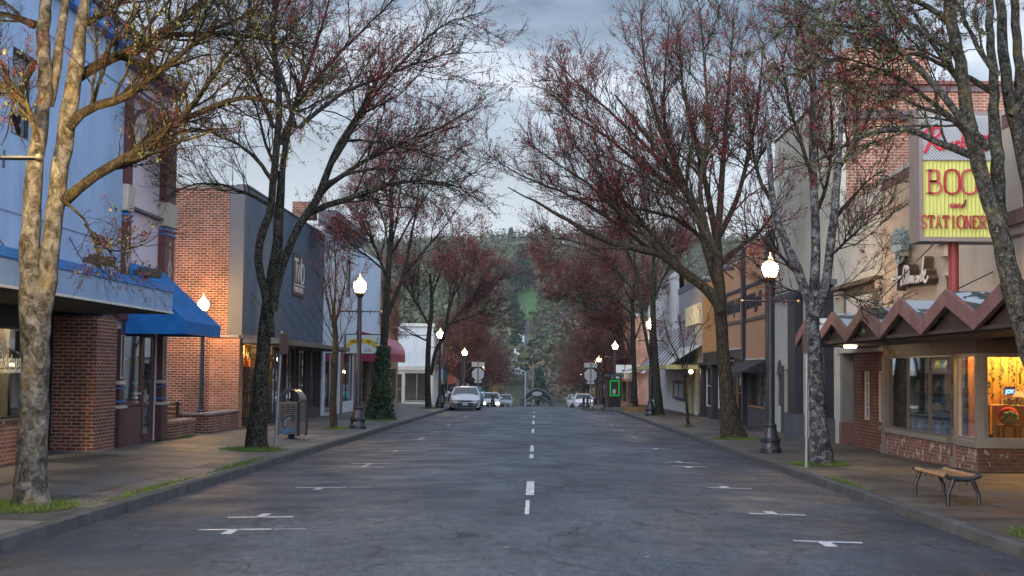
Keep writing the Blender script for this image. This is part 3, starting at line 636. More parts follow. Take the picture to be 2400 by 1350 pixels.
# ---- left 2 : lilac building with maroon pilasters and blue awning
Y0, Y1 = 30.3, 34.7
root = building('shop_building', 'lilac painted building with maroon pilasters, arched upper panel and blue awning', -1, XL, Y0, Y1)
f0 = floor_z(-1, 32.5)
wall_open(root, -1, XL - .12, Y0 + .05, Y1, f0, 8.6, [(31.0, 33.7, f0, 2.5)], LILAC)
shell(root, -1, XL - .12, Y0 + .05, Y1, f0, 8.5, LILAC, ceil=2.7)
for a, b in ((30.32, 30.8), (33.65, 34.55)):
    q = MB(); q.box(XL + .06, XL - .12, a, b, 5.75, 7.9); q.box(XL + .06, XL - .12, a, b, 2.7, 5.05); q.build('pilaster', MAROON, root)
    q = MB(); q.hexa([(XL - .12, a - .04, 5.15), (XL + .10, a - .04, 5.15), (XL + .10, b + .04, 5.15), (XL - .12, b + .04, 5.15)], [(XL - .12, a - .05, 5.75), (XL + .14, a - .05, 5.75), (XL + .14, b + .05, 5.75), (XL - .12, b + .05, 5.75)])
    q.build('capital', CREAM, root, bevel=.03)
    MB().box(XL + .10, XL - .12, a - .02, b + .02, 5.05, 5.10).box(XL + .10, XL - .12, a - .02, b + .02, 4.93, 4.98).build('blue_ring', BLUE, root)
    # stencilled ornament on the pilaster face
    q = MB(); c = Vector((XL + .062, (a + b) / 2, 4.1))
    for s_ in (.17, .1): q.strokes([[(-s_, 0), (0, s_ * 1.9), (s_, 0), (0, -s_ * 1.9), (-s_, 0)]], c, (0, 1, 0), (0, 0, 1), .025, .006)
    q.strokes([[(0, .3), (0, .5)], [(0, -.3), (0, -.5)], [(-.08, .6), (0, .7), (.08, .6)]], c, (0, 1, 0), (0, 0, 1), .03, .006)
    q.build('ornament', OFFW, root)
MB().box(XL + .02, XL - .12, 30.8, 33.65, 5.28, 5.34).build('string_course', M('lilac_dark', (.16, .13, .15), .8), root)
# arch
arc = [(1.2 * math.cos(t), 1.0 * math.sin(t)) for t in np.linspace(0, math.pi, 20)]
q = MB(); q.strokes([arc], (XL - .115, 32.25, 6.75), (0, 1, 0), (0, 0, 1), .08, .05); q.build('arch_moulding', MAROON, root)
q = MB(); q.prism([(XL - .118, 32.25 + x, 6.75 + z) for x, z in arc], (.02, 0, 0)); q.build('arch_panel', M('panel_grey', (.52, .54, .52), .8), root)
for z_, pr, h_ in ((7.92, .08, .07), (8.02, .14, .07), (8.5, .14, .08), (8.6, .24, .12)):
    MB().box(XL - .12, XL + pr, Y0 + .02, Y1 + .1, z_, z_ + h_).build('cornice', M('cornice_brown', (.16, .11, .12), .7, stain=.4) if z_ > 8.1 else LILAC, root)
# shop front
fr = M('maroon_gloss', (.07, .03, .035), .4, var=.1)
MB().box(XL - .10, XL - .16, 31.0, 32.6, f0, .72).build('stall_riser', M('riser_maroon', (.11, .05, .055), .6, var=.3, scale=12, stretch=.2), root)
window(root, -1, XL - .02, 31.0, 32.5, .74, 2.5, 0, 0, fm=fr, gm=GLS, name='display_window', fw=.08)
d = MB(); d.box(XL - .1, XL - .16, 32.55, 32.67, f0, 2.5).box(XL - .1, XL - .16, 33.3, 33.4, f0, 2.5).box(XL - .1, XL - .16, 32.67, 33.3, 2.35, 2.5).box(XL - .1, XL - .16, 32.67, 33.3, f0, f0 + .22)
dr = d.build('door', fr, root); MB().box(XL - .12, XL - .14, 32.67, 33.3, f0 + .22, 2.35).build('pane', GLS, dr)
MB().box(XL - .095, XL - .05, 32.72, 32.75, .8, 1.1).build('handle', ALU, dr)
text_obj('lettering', 'adapt', .16, (XL - .11, 32.72, 1.75), (0, 1, 0), (0, 0, 1), ADW, root, .002)
for i, z_ in enumerate((1.25, 1.12, 1.0, .9, .8)): text_obj('lettering', ['open', 'mon to fri', '8 am to 5 pm', 'walk in', 'welcome'][i], .085, (XL - .09, 31.95, z_), (0, 1, 0), (0, 0, 1), ADW if i != 1 else M('letter_red', (.5, .05, .05)), root, .002)
MB().box(XL - .14, XL - .45, 33.42, 33.74, f0, 2.6).build('jamb', fr, root)
for a, b in ((30.32, 30.75), (33.75, 34.3)):
    q = MB(); q.box(XL + .05, XL - .12, a, b, f0 + .02, .72); q.box(XL + .02, XL - .12, a + .06, b - .06, .72, 2.5)
    q.build('shop_pilaster', fr, root)
    q = MB(); q.box(XL + .09, XL - .1, a - .03, b + .03, .72, .78).box(XL + .05, XL - .1, a, b, 1.25, 1.33).build('moulding', CREAM, root)
    MB().box(XL + .055, XL - .1, a, b, 1.15, 1.18).box(XL + .055, XL - .1, a, b, .86, .89).build('blue_ring', BLUE, root)
    q = MB(); m_ = (a + b) / 2
    q.strokes([[(m_ - .12 - m_, 1.4), (-.12, 2.35), (.12, 2.35), (.12, 1.4), (-.12, 1.4)]], (XL + .022, m_, 0), (0, 1, 0), (0, 0, 1), .03, .006); q.build('ornament', OFFW, root)
# awning : fabric over a frame, open underneath
ya, yb, xo = 30.75, 34.08, -7.93
zt, zv, zb = 4.03, 2.69, 2.40
q = MB(); t_ = .02
P = lambda x, y, z: (x, y, z)
q.hexa([(XL, ya, zt - t_), (XL, yb - .4, zt - t_), (xo, yb + .02, zv - t_), (xo, ya, zv - t_)][::-1], [(XL, ya, zt), (XL, yb - .4, zt), (xo, yb + .02, zv), (xo, ya, zv)][::-1])
q.box(xo - .0, xo + .02, ya, yb, zb, zv - .003)
q.prism([(XL, ya, zt - .03), (xo, ya, zv - .03), (xo, ya, zb), (XL, ya, zb)], (0, .015, 0))
q.prism([(XL, yb - .4, zt - .03), (xo, yb, zv - .03), (xo, yb, zb), (XL, yb - .4, zb)], (0, -.015, 0))
aw = q.build('awning', FAB, root)
q = MB()
for y_ in np.linspace(ya, yb - .45, 6): q.tube([(XL, y_, zt), (XL + .04, y_, zt + .07)], .015, 5)
q.tube([(xo + .01, ya, zb), (xo + .01, yb, zb)], .018, 6); q.build('awning_frame', BLK, aw)

# ---- alley
root = thing('planter_wall', 'low brick wall beside the maroon pilaster at the alley mouth', 'low wall', (XL, 36, gz(XL, 36)), 'low brick walls at the alley')
fz = gz(XL, 36) - .1
MB().box(XL + .05, XL - .3, 34.75, 37.0, fz, fz + .50).build('brickwork', BR_RED, root)
MB().box(XL + .09, XL - .34, 34.75, 37.04, fz + .502, fz + .57).build('capstone', M('cap_pink', (.33, .22, .17), .8, stain=.4), root)
root = thing('planter_wall', 'low brick wall between the alley lamp and the gated shop', 'low wall', (XL, 40, gz(XL, 40)), 'low brick walls at the alley')
fz = gz(XL, 40) - .1
MB().box(XL + .05, XL - 1.0, 38.9, 39.3, fz, fz + .62).box(XL + .05, XL - .3, 39.3, 42.6, fz, fz + .62).build('brickwork', BR_RED, root)
MB().box(XL + .09, XL - 1.04, 38.86, 39.28, fz + .622, fz + .68).box(XL + .09, XL - .34, 39.282, 42.6, fz + .622, fz + .68).build('capstone', M('cap_grey', (.25, .22, .2), .8, stain=.4), root)
# alley bench
root = thing('park_bench', 'small slatted bench with backrest in the alley behind the low wall', 'bench', (-10.2, 37.5, gz(-10, 37.5)))
fz = gz(-10, 37.5)
MB().box(-11.1, -9.75, 37.2, 37.55, fz + .42, fz + .46).build('seat', WOODP, root)
q = MB()
for i in range(3): q.box(-11.1, -9.75, 37.56, 37.6, fz + .52 + i * .13, fz + .61 + i * .13)
q.build('backrest', WOODP, root)
for x_ in (-11.0, -9.85): MB().box(x_ - .03, x_ + .03, 37.15, 37.22, fz, fz + .42).box(x_ - .03, x_ + .03, 37.5, 37.56, fz, fz + .9).build('leg', BLK, root)

# ---- left 3 : slate building with brick side wall
Y0, Y1 = 43.0, 59.4
root = building('shop_building', 'slate grey building with brick side wall on the alley and steel cable canopy', -1, XL, Y0, Y1)
f0 = floor_z(-1, 50); TW = 7.45
MB().box(XL - .45, XL - 8, Y0, Y0 + .35, f0 - .3, TW - .12).build('brick_side_wall', BR_RED, root)
MB().box(XL - .45, XL - 8, Y0 - .06, Y0 + .4, TW - .12, TW).build('coping', M('cap_grey', (.25, .22, .2)), root)
MB().box(XL - .02, XL - .95, Y0 - .22, Y0 + .35, f0 - .3, 2.60).build('brick_pier', BR_PINK, root)
MB().box(XL - .04, XL - .98, Y0 - .26, Y0 - .002, 2.602, 2.68).build('pier_cap', M('cap_grey', (.25, .22, .2)), root)
MB().box(XL, XL - .45, Y0 - .02, Y0 + .3, 2.69, TW).build('side_panel', GRAYRET, root)
MB().box(XL, XL - .3, Y0 + .3, Y1, 2.72, TW).build('wall', GRAYST, root)
MB().box(XL + .03, XL - .33, Y0 + .3, Y1, TW + .002, TW + .07).build('parapet_cap', BLK, root)
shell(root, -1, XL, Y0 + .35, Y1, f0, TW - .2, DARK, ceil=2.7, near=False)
MB().box(XL + .02, XL - .3, Y0 + .02, Y1, 2.58, 2.718).build('fascia_band', M('band_tan', (.21, .18, .15), .7, stain=.4), root)
q = MB(); q.box(XL + .025, -8.1, Y0 - .1, Y1, 2.42, 2.56); q.build('canopy', M('canopy_steel', (.07, .075, .085), .5, metal=.3, stain=.4), root)
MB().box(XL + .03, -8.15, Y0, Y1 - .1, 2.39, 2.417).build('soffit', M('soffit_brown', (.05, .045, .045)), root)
RS = []
for i, y_ in enumerate((44.3, 46.0, 48.6, 51.0, 53.3, 55.5, 58.9)):
    RS.append(((XL, y_, 4.1), (-8.25, y_ + .4, 2.56)))
rods(root, RS, .011)
# front : concertina gate, dark glass bays
bays = [(43.5, 45.6), (45.8, 48.2), (48.4, 51.0), (51.2, 53.8), (54.0, 56.6), (56.8, 59.2)]
wall_open(root, -1, XL - .05, Y0 + .36, Y1, f0 - .1, 2.575, [(a, b, f0 + (.02 if i < 2 else .3), 2.42) for i, (a, b) in enumerate(bays)], BLKW, th=.2, name='shopfront')
for i, (a, b) in enumerate(bays):
    if i > 1: window(root, -1, XL - .1, a, b, f0 + .3, 2.42, 1, 0, fm=BLK, gm=GLS, name='shop_window')
q = MB()
for i in range(18):
    y_ = 43.55 + i * .26; q.box(XL + .006, XL - .006, y_, y_ + .022, f0 + .03, 2.40)
for z_ in (f0 + .1, .9, 2.3): q.box(XL + .015, XL + .0, 43.5, 48.2, z_, z_ + .03)
for i in range(18):
    for j in range(5):
        y_ = 43.55 + i * .26; z_ = f0 + .2 + j * .5; q.tube([(XL + .006, y_, z_), (XL + .006, y_ + .26, z_ + .25)], .008, 4, cap=False); q.tube([(XL + .006, y_, z_ + .25), (XL + .006, y_ + .26, z_)], .008, 4, cap=False)
q.build('security_gate', BLK, root)
# bottles and lit shelves inside
SH = [M('bottle_%s' % n_, c_, .3) for n_, c_ in (('amber', (.5, .2, .03)), ('green', (.08, .25, .05)), ('red', (.5, .07, .03)), ('gold', (.6, .4, .08)))]
rr = random.Random(8)
for k_, m_ in enumerate(SH):
    q = MB()
    for sh in range(5):
        for i in range(26):
            if (i + sh * 3) % 4 == k_:
                y_ = 43.9 + i * .17; z_ = f0 + .35 + sh * .42; q.lathe([(.035, 0), (.035, .2), (.013, .26), (.013, .33)], (XL - .55 + rr.uniform(-.05, .05), y_, z_), 8)
    q.build('bottles', m_, root)
q = MB()
for sh in range(5): q.box(XL - .45, XL - .72, 43.7, 48.4, f0 + .32 + sh * .42, f0 + .345 + sh * .42)
q.box(XL - .74, XL - .78, 43.7, 48.4, f0, 2.5); q.build('shelves', M('timber_warm', (.22, .12, .05)), root)
for y_ in (44.3, 46.6):
    lt = bpy.data.lights.new('shelf_lamp', 'POINT'); lt.energy = 60; lt.color = (1, .55, .18); lt.shadow_soft_size = .08
    lo = bpy.data.objects.new('shelf_lamp', lt); COL.objects.link(lo); lo.location = (XL - .42, y_, 2.3); WL[lo.name] = Vector((0, 0, 0)); tag(lo, 'warm lamp over the bottle shelves, ' + ('near the brick pier' if y_ < 45 else 'deeper in behind the gate'), 'lamp', 'lamps over the bottle shelves')
for y_ in (50.2, 55.0):
    q = MB(); q.ball((XL - 2.0, y_, 2.2), .09); lb = q.build('bulb', Emit('bulb_warm', (1, .6, .25), 12), root)
# plaque TWD
root = thing('wall_sign', 'dark brown plaque with tall white letters on the slate wall', 'sign', (XL, 53.3, 5.3))
a, b = LY(684, 640).y, LY(711, 640).y; z0, z1 = 4.45, 6.05
MB().box(XL + .005, XL + .06, a, b, z0, z1).build('board', M('plaque_brown', (.045, .03, .035), .5), root)
W = b - a; q = MB(); c = (XL + .061, a, z0)
q.strokes([[(.08 * W, 1.38), (.40 * W, 1.38)], [(.22 * W, 1.42), (.22 * W, .52)],
           [(.33 * W, 1.2), (.42 * W, .55), (.50 * W, 1.2), (.58 * W, .55), (.66 * W, 1.5)],
           smooth2([(.70 * W, 1.28), (.88 * W, 1.2), (.93 * W, .9), (.88 * W, .6), (.70 * W, .53)], 5), [(.70 * W, 1.28), (.70 * W, .5)]], c, (0, 1, 0), (0, 0, 1), .11, .012)
q.strokes([[(.05 * W, .42), (.95 * W, .42)]], c, (0, 1, 0), (0, 0, 1), .05, .012)
q.build('monogram', OFFW, root)
text_obj('lettering', 'THE WINE DESTINATION', .30, (XL + .062, a + .05 * W, z0 + .13), (0, 1, 0), (0, 0, 1), OFFW, root, .006, sx=.90 * W / 3.72)
text_obj

# ---- left 4 : white building with dark cornice and chimney
Y0, Y1 = 59.4, 70.4
root = building('shop_building', 'pale grey white building with heavy dark cornice and brick chimney', -1, XL, Y0, Y1)
f0 = floor_z(-1, 65); PW = M('paint_blue_white', (.48, .54, .62), .8, var=.1, scale=1, stain=.4)
wall_open(root, -1, XL, Y0 + .02, Y1, 2.7, 8.3, [(66.5, 68.3, 5.2, 7.2)], PW)
window(root, -1, XL, 66.5, 68.3, 5.2, 7.2, 0, 1, fm=BLK, gm=GLSD)
shell(root, -1, XL, Y0 + .02, Y1, f0, 8.3, PW, ceil=2.7)
q = MB(); q.box(XL + .25, XL - .3, Y0, Y1, 7.9, 8.3).box(XL + .5, XL - .3, Y0, Y1 + .1, 8.302, 8.6)
for i in range(18): q.box(XL + .42, XL + .26, Y0 + .3 + i * .6, Y0 + .5 + i * .6, 8.05, 8.298)
q.build('cornice', M('cornice_slate', (.10, .12, .15), .8, stain=.4), root)
MB().box(XL + .06, XL + .002, Y0, Y1, 7.0, 7.1).build('string_course', PW, root)
MB().box(XL - .6, XL - 1.5, Y0 + .3, Y0 + 1.6, 8.3, 9.0).build('chimney', BR_RED, root)
wall_open(root, -1, XL, Y0 + .02, Y1, f0 - .1, 2.698, [(60.2, 64.6, f0 + .05, 2.5), (65.6, 69.6, f0 + .5, 2.4)], PW, name='shopfront')
window(root, -1, XL, 60.2, 64.6, f0 + .06, 2.5, 1, 0, fm=ALU, gm=GLS, name='shop_window')
window(root, -1, XL, 65.6, 69.6, f0 + .5, 2.4, 1, 0, fm=BLK, gm=GLS, name='shop_window')
q = MB(); q.box(XL + .05, XL + .002, 64.9, 65.5, f0, 2.7).box(XL + .05, XL + .002, 69.7, 70.3, f0, 2.7).build('brick_pilaster', BR_RED, root)
q = MB(); q.box(XL - .2, XL - .22, 61.0, 62.6, f0 + .9, f0 + 1.7); pst = q.build('poster', OFFW, root)
MB().box(XL - .195, XL - .199, 61.4, 62.2, f0 + 1.0, f0 + 1.4).build('print', M('letter_red', (.5, .05, .05)), pst)

# ---- left 5 : blue white corrugated front with dome awning
Y0, Y1 = 70.4, 81.0
root = building('shop_building', 'light blue ribbed metal front above a pink and maroon dome awning', -1, XL, Y0, Y1)
f0 = floor_z(-1, 76); RB = M('ribbed_blue', (.48, .57, .68), .55, var=.08, stain=.3)
wall_open(root, -1, XL, Y0 + .02, Y1, 2.5, 8.0, [], RB)
q = MB()
for i in range(35): q.box(XL + .05, XL + .002, Y0 + .1 + i * .3, Y0 + .18 + i * .3, 2.6, 7.95)
q.build('ribs', RB, root)
shell(root, -1, XL, Y0 + .02, Y1, f0, 8.0, RB, ceil=2.4)
wall_open(root, -1, XL, Y0 + .02, Y1, f0 - .1, 2.498, [(71.5, 75, f0 + .4, 2.3), (76.5, 80, f0 + .05, 2.3)], BR_DARK, name='shopfront')
window(root, -1, XL, 71.5, 75, f0 + .4, 2.3, 1, 0, name='shop_window'); window(root, -1, XL, 76.5, 80, f0 + .05, 2.3, 1, 0, name='shop_window')
# dome awning
MPK = M('awning_maroon', (.26, .03, .06), .75); PPK = M('awning_pink', (.40, .15, .21), .75)
q = MB(); cs = [(XL + 1.55 * math.sin(t), 2.55 + 1.05 * math.cos(t)) for t in np.linspace(0, math.pi / 2, 9)]
for i in range(8):
    (xa, za), (xb, zb_) = cs[i], cs[i + 1]
    q.add([(xa, 70.3, za), (xb, 70.3, zb_), (xb, 80.8, zb_), (xa, 80.8, za), (xa, 70.3, za - .02), (xb, 70.3, zb_ - .02), (xb, 80.8, zb_ - .02), (xa, 80.8, za - .02)], [(0, 1, 2, 3), (7, 6, 5, 4), (0, 4, 5, 1), (2, 6, 7, 3)])
q.box(XL + 1.53, XL + 1.55, 70.3, 80.8, 2.05, 2.55)
aw = q.build('awning', PPK, root)
q = MB(); q.prism([(x, 70.29, z) for x, z in cs] + [(XL + 1.55, 70.29, 2.05), (XL, 70.29, 2.05)], (0, -.015, 0)); q.build('awning_end', MPK, aw)
MB().box(XL + 1.552, XL + 1.56, 70.3, 80.8, 2.05, 2.5).build('valance', MPK, aw)
# sign SEWING BEE on the wall at 66 m
ys_ = 66.0; a = onY(790, 783, ys_); b = onY(893, 831, ys_)
root = thing('projecting_sign', 'white projecting sign with yellow banner and a drawn bee', 'sign', (b.x - 1, ys_, b.z), None)
x0, x1, z0, z1 = XL + .05, b.x, b.z, a.z + .02
MB().box(x0, x1, ys_, ys_ + .22, z0, z1).build('cabinet', BLK, root)
MB().box(x0 + .05, x1 - .05, ys_ - .012, ys_ - .002, z0 + .05, z1 - .05).build('face', M('sign_white', (.52, .56, .58), .5, var=.05), root)
W = x1 - x0; H = z1 - z0; q = MB(); yw = M('banner_yellow', (.6, .42, .02), .6)
q.strokes([(smooth2([(.10 * W, .55 * H), (.3 * W, .64 * H), (.5 * W, .66 * H), (.68 * W, .62 * H), (.82 * W, .5 * H)], 5), 1), (smooth2([(.05 * W, .38 * H), (.12 * W, .48 * H)], 2), .8), (smooth2([(.80 * W, .5 * H), (.87 * W, .36 * H)], 2), .9)], (x0, ys_ - .013, z0), (1, 0, 0), (0, 0, 1), .24, .006, n=(0, -1, 0)); q.build('banner', yw, root)
text_obj('lettering', 'SEWING', .155, (x0 + .16 * W, ys_ - .022, z0 + .56 * H), (1, 0, .08), (0, 0, 1), BLK, root, .003, bold=.006)
text_obj('lettering', 'BEE', .155, (x0 + .58 * W, ys_ - .022, z0 + .58 * H), (1, 0, -.14), (0, 0, 1), BLK, root, .003, bold=.006)
q = MB(); q.strokes([smooth2([(.84 * W, .52 * H), (.90 * W, .62 * H), (.94 * W, .78 * H), (.89 * W, .8 * H), (.86 * W, .62 * H), (.92 * W, .52 * H), (.96 * W, .6 * H)], 5), smooth2([(.55 * W, .2 * H), (.62 * W, .32 * H), (.68 * W, .22 * H), (.72 * W, .2 * H)], 4), [(.53 * W, .16 * H), (.73 * W, .16 * H)]], (x0, ys_ - .015, z0), (1, 0, 0), (0, 0, 1), .025, .006, n=(0, -1, 0)); q.build('bee_drawing', BLK, root)

# ---- left 6 brown ribbed
Y0, Y1 = 81.0, 92.0
root = building('shop_building', 'brown ribbed timber clad building behind the ivy covered tree', -1, XL, Y0, Y1)
f0 = floor_z(-1, 86); BW = M('timber_brown', (.24, .17, .11), .8, var=.2, stretch=5)
wall_open(root, -1, XL, Y0 + .02, Y1, f0 - .1, 7.4, [(82, 85.5, f0 + .3, 1.7), (87, 91, f0 + .3, 1.7)], BW)
q = MB()
for i in range(27): q.box(XL + .05, XL + .002, Y0 + .1 + i * .4, Y0 + .22 + i * .4, 2.4, 7.35)
q.build('battens', BW, root); shell(root, -1, XL, Y0 + .02, Y1, f0, 7.3, BW, ceil=2.4)
window(root, -1, XL, 82, 85.5, f0 + .3, 1.7, 2, 0, name='shop_window'); window(root, -1, XL, 87, 91, f0 + .3, 1.7, 2, 0, name='shop_window')
# ---- left 7 : white block facing the camera across the side street
def front_facing(root, Y, X0, X1, z0, z1, ops, m, th=.3, name='wall'):
    mb = MB(); xs_ = sorted(set([X0, X1] + [a for q_ in ops for a in q_[:2]])); zs_ = sorted(set([z0, z1] + [a for q_ in ops for a in q_[2:4]]))
    for i in range(len(xs_) - 1):
        for j in range(len(zs_) - 1):
            cx, cz = (xs_[i] + xs_[i + 1]) / 2, (zs_[j] + zs_[j + 1]) / 2
            if not any(q_[0] < cx < q_[1] and q_[2] < cz < q_[3] for q_ in ops): mb.box(xs_[i], xs_[i + 1], Y, Y + th, zs_[j], zs_[j + 1])
    return mb.build(name, m, root)
def window_f(root, Y, x0, x1, z0, z1, nv=0, nh=0, fm=None, gm=None, dp=.08, fw=.06, name='window'):
    fm = fm or BLK; mb = MB(); a, b = Y + dp, Y + dp + .06
    mb.box(x0, x1, a, b, z0, z0 + fw).box(x0, x1, a, b, z1 - fw, z1).box(x0, x0 + fw, a, b, z0 + fw, z1 - fw).box(x1 - fw, x1, a, b, z0 + fw, z1 - fw)
    for i in range(nv):
        c_ = x0 + (x1 - x0) * (i + 1) / (nv + 1); mb.box(c_ - fw * .4, c_ + fw * .4, a, b, z0 + fw, z1 - fw)
    for i in range(nh):
        c_ = z0 + (z1 - z0) * (i + 1) / (nh + 1); mb.box(x0 + fw, x1 - fw, a + .004, b - .004, c_ - fw * .4, c_ + fw * .4)
    f = mb.build(name, fm, root); MB().box(x0 + fw * .5, x1 - fw * .5, Y + dp + .03, Y + dp + .038, z0 + fw * .5, z1 - fw * .5).build('pane', gm or GLS, f); return f
Y = 112.5; g0 = base(Y) + .1
root = thing('shop_building', 'white corner building with large shop windows across the side street', 'building', (-12, Y, g0))
WH = M('paint_white_worn', (.56, .59, .60), .8, var=.1, scale=.8, stain=.5)
ZT = onY(960, 765, Y).z; ZS = onY(960, 868, Y).z
front_facing(root, Y, -20, -8.5, ZS + .35, ZT, [], WH)
front_facing(root, Y, -20, -8.5, g0 - .2, ZS, [(-19.5, -16, g0 + .3, ZS), (-15.6, -12.2, g0 + .3, ZS), (-11.9, -11.0, g0 + .05, ZS - .3), (-10.8, -8.8, g0 + .2, ZS - .2)], CREAM, name='shopfront')
MB().box(-20, -8.5, Y - .1, Y + .3, ZS + .002, ZS + .348).build('sign_band', CREAM, root)
MB().box(-20.1, -8.4, Y - .2, Y + .4, ZT + .002, ZT + .25).build('cornice', OFFW, root)
MB().box(-20, -8.5, Y - .03, Y - .002, ZT - .75, ZT - .68).build('string_course', M('cornice_slate', (.1, .12, .15)), root)
for a, b in ((-19.5, -16), (-15.6, -12.2), (-10.8, -8.8)): window_f(root, Y, a, b, g0 + .3, ZS - (.2 if a > -11 else 0), 1, 0, fm=ALU, name='shop_window')
dr = window_f(root, Y, -11.9, -11.0, g0 + .05, ZS - .3, 0, 1, fm=ALU, name='door')
q = MB(); q.box(-20, -19.75, Y + .3, Y + 12, g0, ZT - .3).box(-8.75, -8.5, Y + .3, Y + 12, g0, ZT - .3).box(-20, -8.5, Y + .3, Y + 12, ZT - .5, ZT - .3).box(-19.7, -8.8, Y + 5, Y + 5.2, g0, ZT - .5); q.build('shell', WH, root)
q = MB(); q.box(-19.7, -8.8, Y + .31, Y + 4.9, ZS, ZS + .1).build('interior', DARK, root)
for i, (c_, a, b, h_, nm) in enumerate([((.08, .2, .42), 124.6, 128, 4.6, 'bright blue'), ((.08, .3, .13), 128, 132, 4.4, 'green'), ((.46, .11, .05), 132, 146, 4.5, 'orange red'), ((.09, .12, .17), 146, 160, 4.4, 'dark slate'), ((.4, .4, .38), 160, 176, 5, 'pale stone')]):
    root = thing('shop_building', '%s painted low shopfront far down the left side' % nm, 'building', (-8.5, (a + b) / 2, gz(-8.5, a)), None)
    g1 = gz(-8.5, b) - .3; m_ = M('paint_far_%d' % i, c_, .8, var=.12, stain=.3)
    wall_open(root, -1, -8.5, a + .02, b, g1, g1 + h_, [(a + .6, b - .6, g1 + 1, g1 + 2.8)], m_)
    MB().box(-8.8, -18, a + .02, b, g1, g1 + h_ - .4).build('shell', m_, root)
    MB().box(-8.5 + .08, -8.9, a + .02, b, g1 + h_ + .002, g1 + h_ + .15).build('cornice', CREAM, root)
    window(root, -1, -8.5, a + .6, b - .6, g1 + 1, g1 + 2.8, 1, 0, name='shop_window')
# ------------------------------------------------------------------ right side
RX = XR
def zR(px, py, X=RX): return onX(px, py, X).z
def yR(px, X=RX): return onX(px, 869, X).y
# ---- gift shop
FY = 25.6
root = building('gift_shop', 'beige stucco gift shop under a mauve zigzag canopy with a lit display window', 1, RX, 12, 32.4)
ZT = onX(2135, 391, RX).z
wall_open(root, 1, RX, 10, 32.4, 2.45, ZT, [], BEIGE)
MB().box(RX - .05, RX + .35, 10, 32.45, ZT + .002, ZT + .09).build('coping', M('coping_white', (.5, .48, .46), .7), root)
MB().box(RX - .001 - .02, RX - .002, 10, 32.4, ZT - .22, ZT).build('coping_band', MAUVE, root)
MB().box(RX - .10, RX - .002, 10, 23.8, 4.22, 4.46).box(RX - .04, RX - .002, 10, 23.8, 4.02, 4.06).build('string_course', MAUVE, root)
shell(root, 1, RX, 10, 32.4, -.25, ZT - .2, DARK, ceil=2.3, depth=14)
z_s, z_t = .40, 2.06; g0 = -.30
# display window, street side
MB().box(RX, RX + .3, 27.15, 32.3, g0, z_s - .10).box(RX, RX + .3, FY, 26.9, g0, z_s - .10).build('brick_base', BR_OLD, root)
MB().box(RX + .01, RX + 4.2, FY - .02, FY + .28, g0, z_s - .10).build('brick_base_front', BR_DARK, root)
MB().box(RX - .05, RX + .3, 27.2, 32.25, z_s - .098, z_s).build('sill', ALU, root)
MB().box(RX - .05, RX + .28, FY + .06, 26.86, z_s - .098, z_s + .02).box(RX - .05, RX + 4.2, FY - .07, FY + .058, z_s - .098, z_s + .02).build('sill', ALU, root)
window(root, 1, RX, 27.2, 32.2, z_s, z_t, 2, 0, fm=M('frame_bronze', (.16, .13, .11), .4), gm=GLS, name='display_window', fw=.045, dp=.04)
window(root, 1, RX, 25.72, 26.84, z_s + .02, z_t, 0, 0, fm=ALU, gm=GLS, name='display_window', fw=.06, dp=.02)
MB().box(RX - .01, RX + .14, FY - .02, FY + .11, z_s + .02, z_t).build('corner_post', ALU, root)
wf = window_f(root, FY, RX + .142, RX + 4.2, z_s + .02, z_t, 0, 0, fm=ALU, gm=GLS, dp=.02, fw=.07, name='display_window')
# header above windows
MB().box(RX - .04, RX + .25, 25.5, 32.3, z_t + .002, 2.44).build('header', M('header_brown', (.14, .10, .08), .6, stain=.3), root)
MB().box(RX + .251, RX + 4.2, FY - .08, FY + .2, z_t + .002, 2.44).build('header', M('header_brown', (.14, .10, .08)), root)
MB().box(RX + 2.5, RX + 2.6, 21.3, FY - .1, g0, 2.44).box(RX, RX + 2.5, 21.2, 21.3, g0, 2.44).box(RX, RX + .2, 10, 21.2, g0, 2.44).build('alcove_wall', BEIGE, root)
# cast column
def column(px_y, nm):
    q = MB(); y0, y1 = px_y
    q.box(RX - .07, RX + .2, y0, y1, g0, .0).box(RX - .05, RX + .2, y0 + .02, y1 - .02, .0, .33)
    q.box(RX - .10, RX + .2, y0 - .03, y1 + .03, .33, .44).box(RX - .03, RX + .2, y0 + .03, y1 - .03, .44, z_t)
    return q.build('column', nm, root)
cm = M('cast_column', (.20, .165, .15), .6, var=.2, stain=.5)
column((26.88, 27.14), cm); column((32.22, 32.5), cm)
q = MB(); q.box(RX - .055, RX - .04, 26.95, 27.07, .06, .27).box(RX - .035, RX - .02, 26.96, 27.06, .6, 1.2); q.strokes([[(-.05, 0), (0, .11), (.05, 0), (0, -.11), (-.05, 0)]], (RX - .033, 27.01, 1.55), (0, -1, 0), (0, 0, 1), .05, .006); q.build('ornament', MAROON, root)
# corbel on the wall
q = MB(); q.box(RX - .22, RX - .002, 27.0, 27.5, 4.22, 4.32).box(RX - .14, RX - .002, 27.08, 27.42, 4.0, 4.218).box(RX - .09, RX - .002, 27.15, 27.4, 3.62, 3.68).build('corbel', BEIGE, root)
MB().box(RX - .008, RX - .002, 27.16, 27.38, 2.5, 3.6).build('narrow_opening', M('opening_brown', (.08, .05, .045)), root)
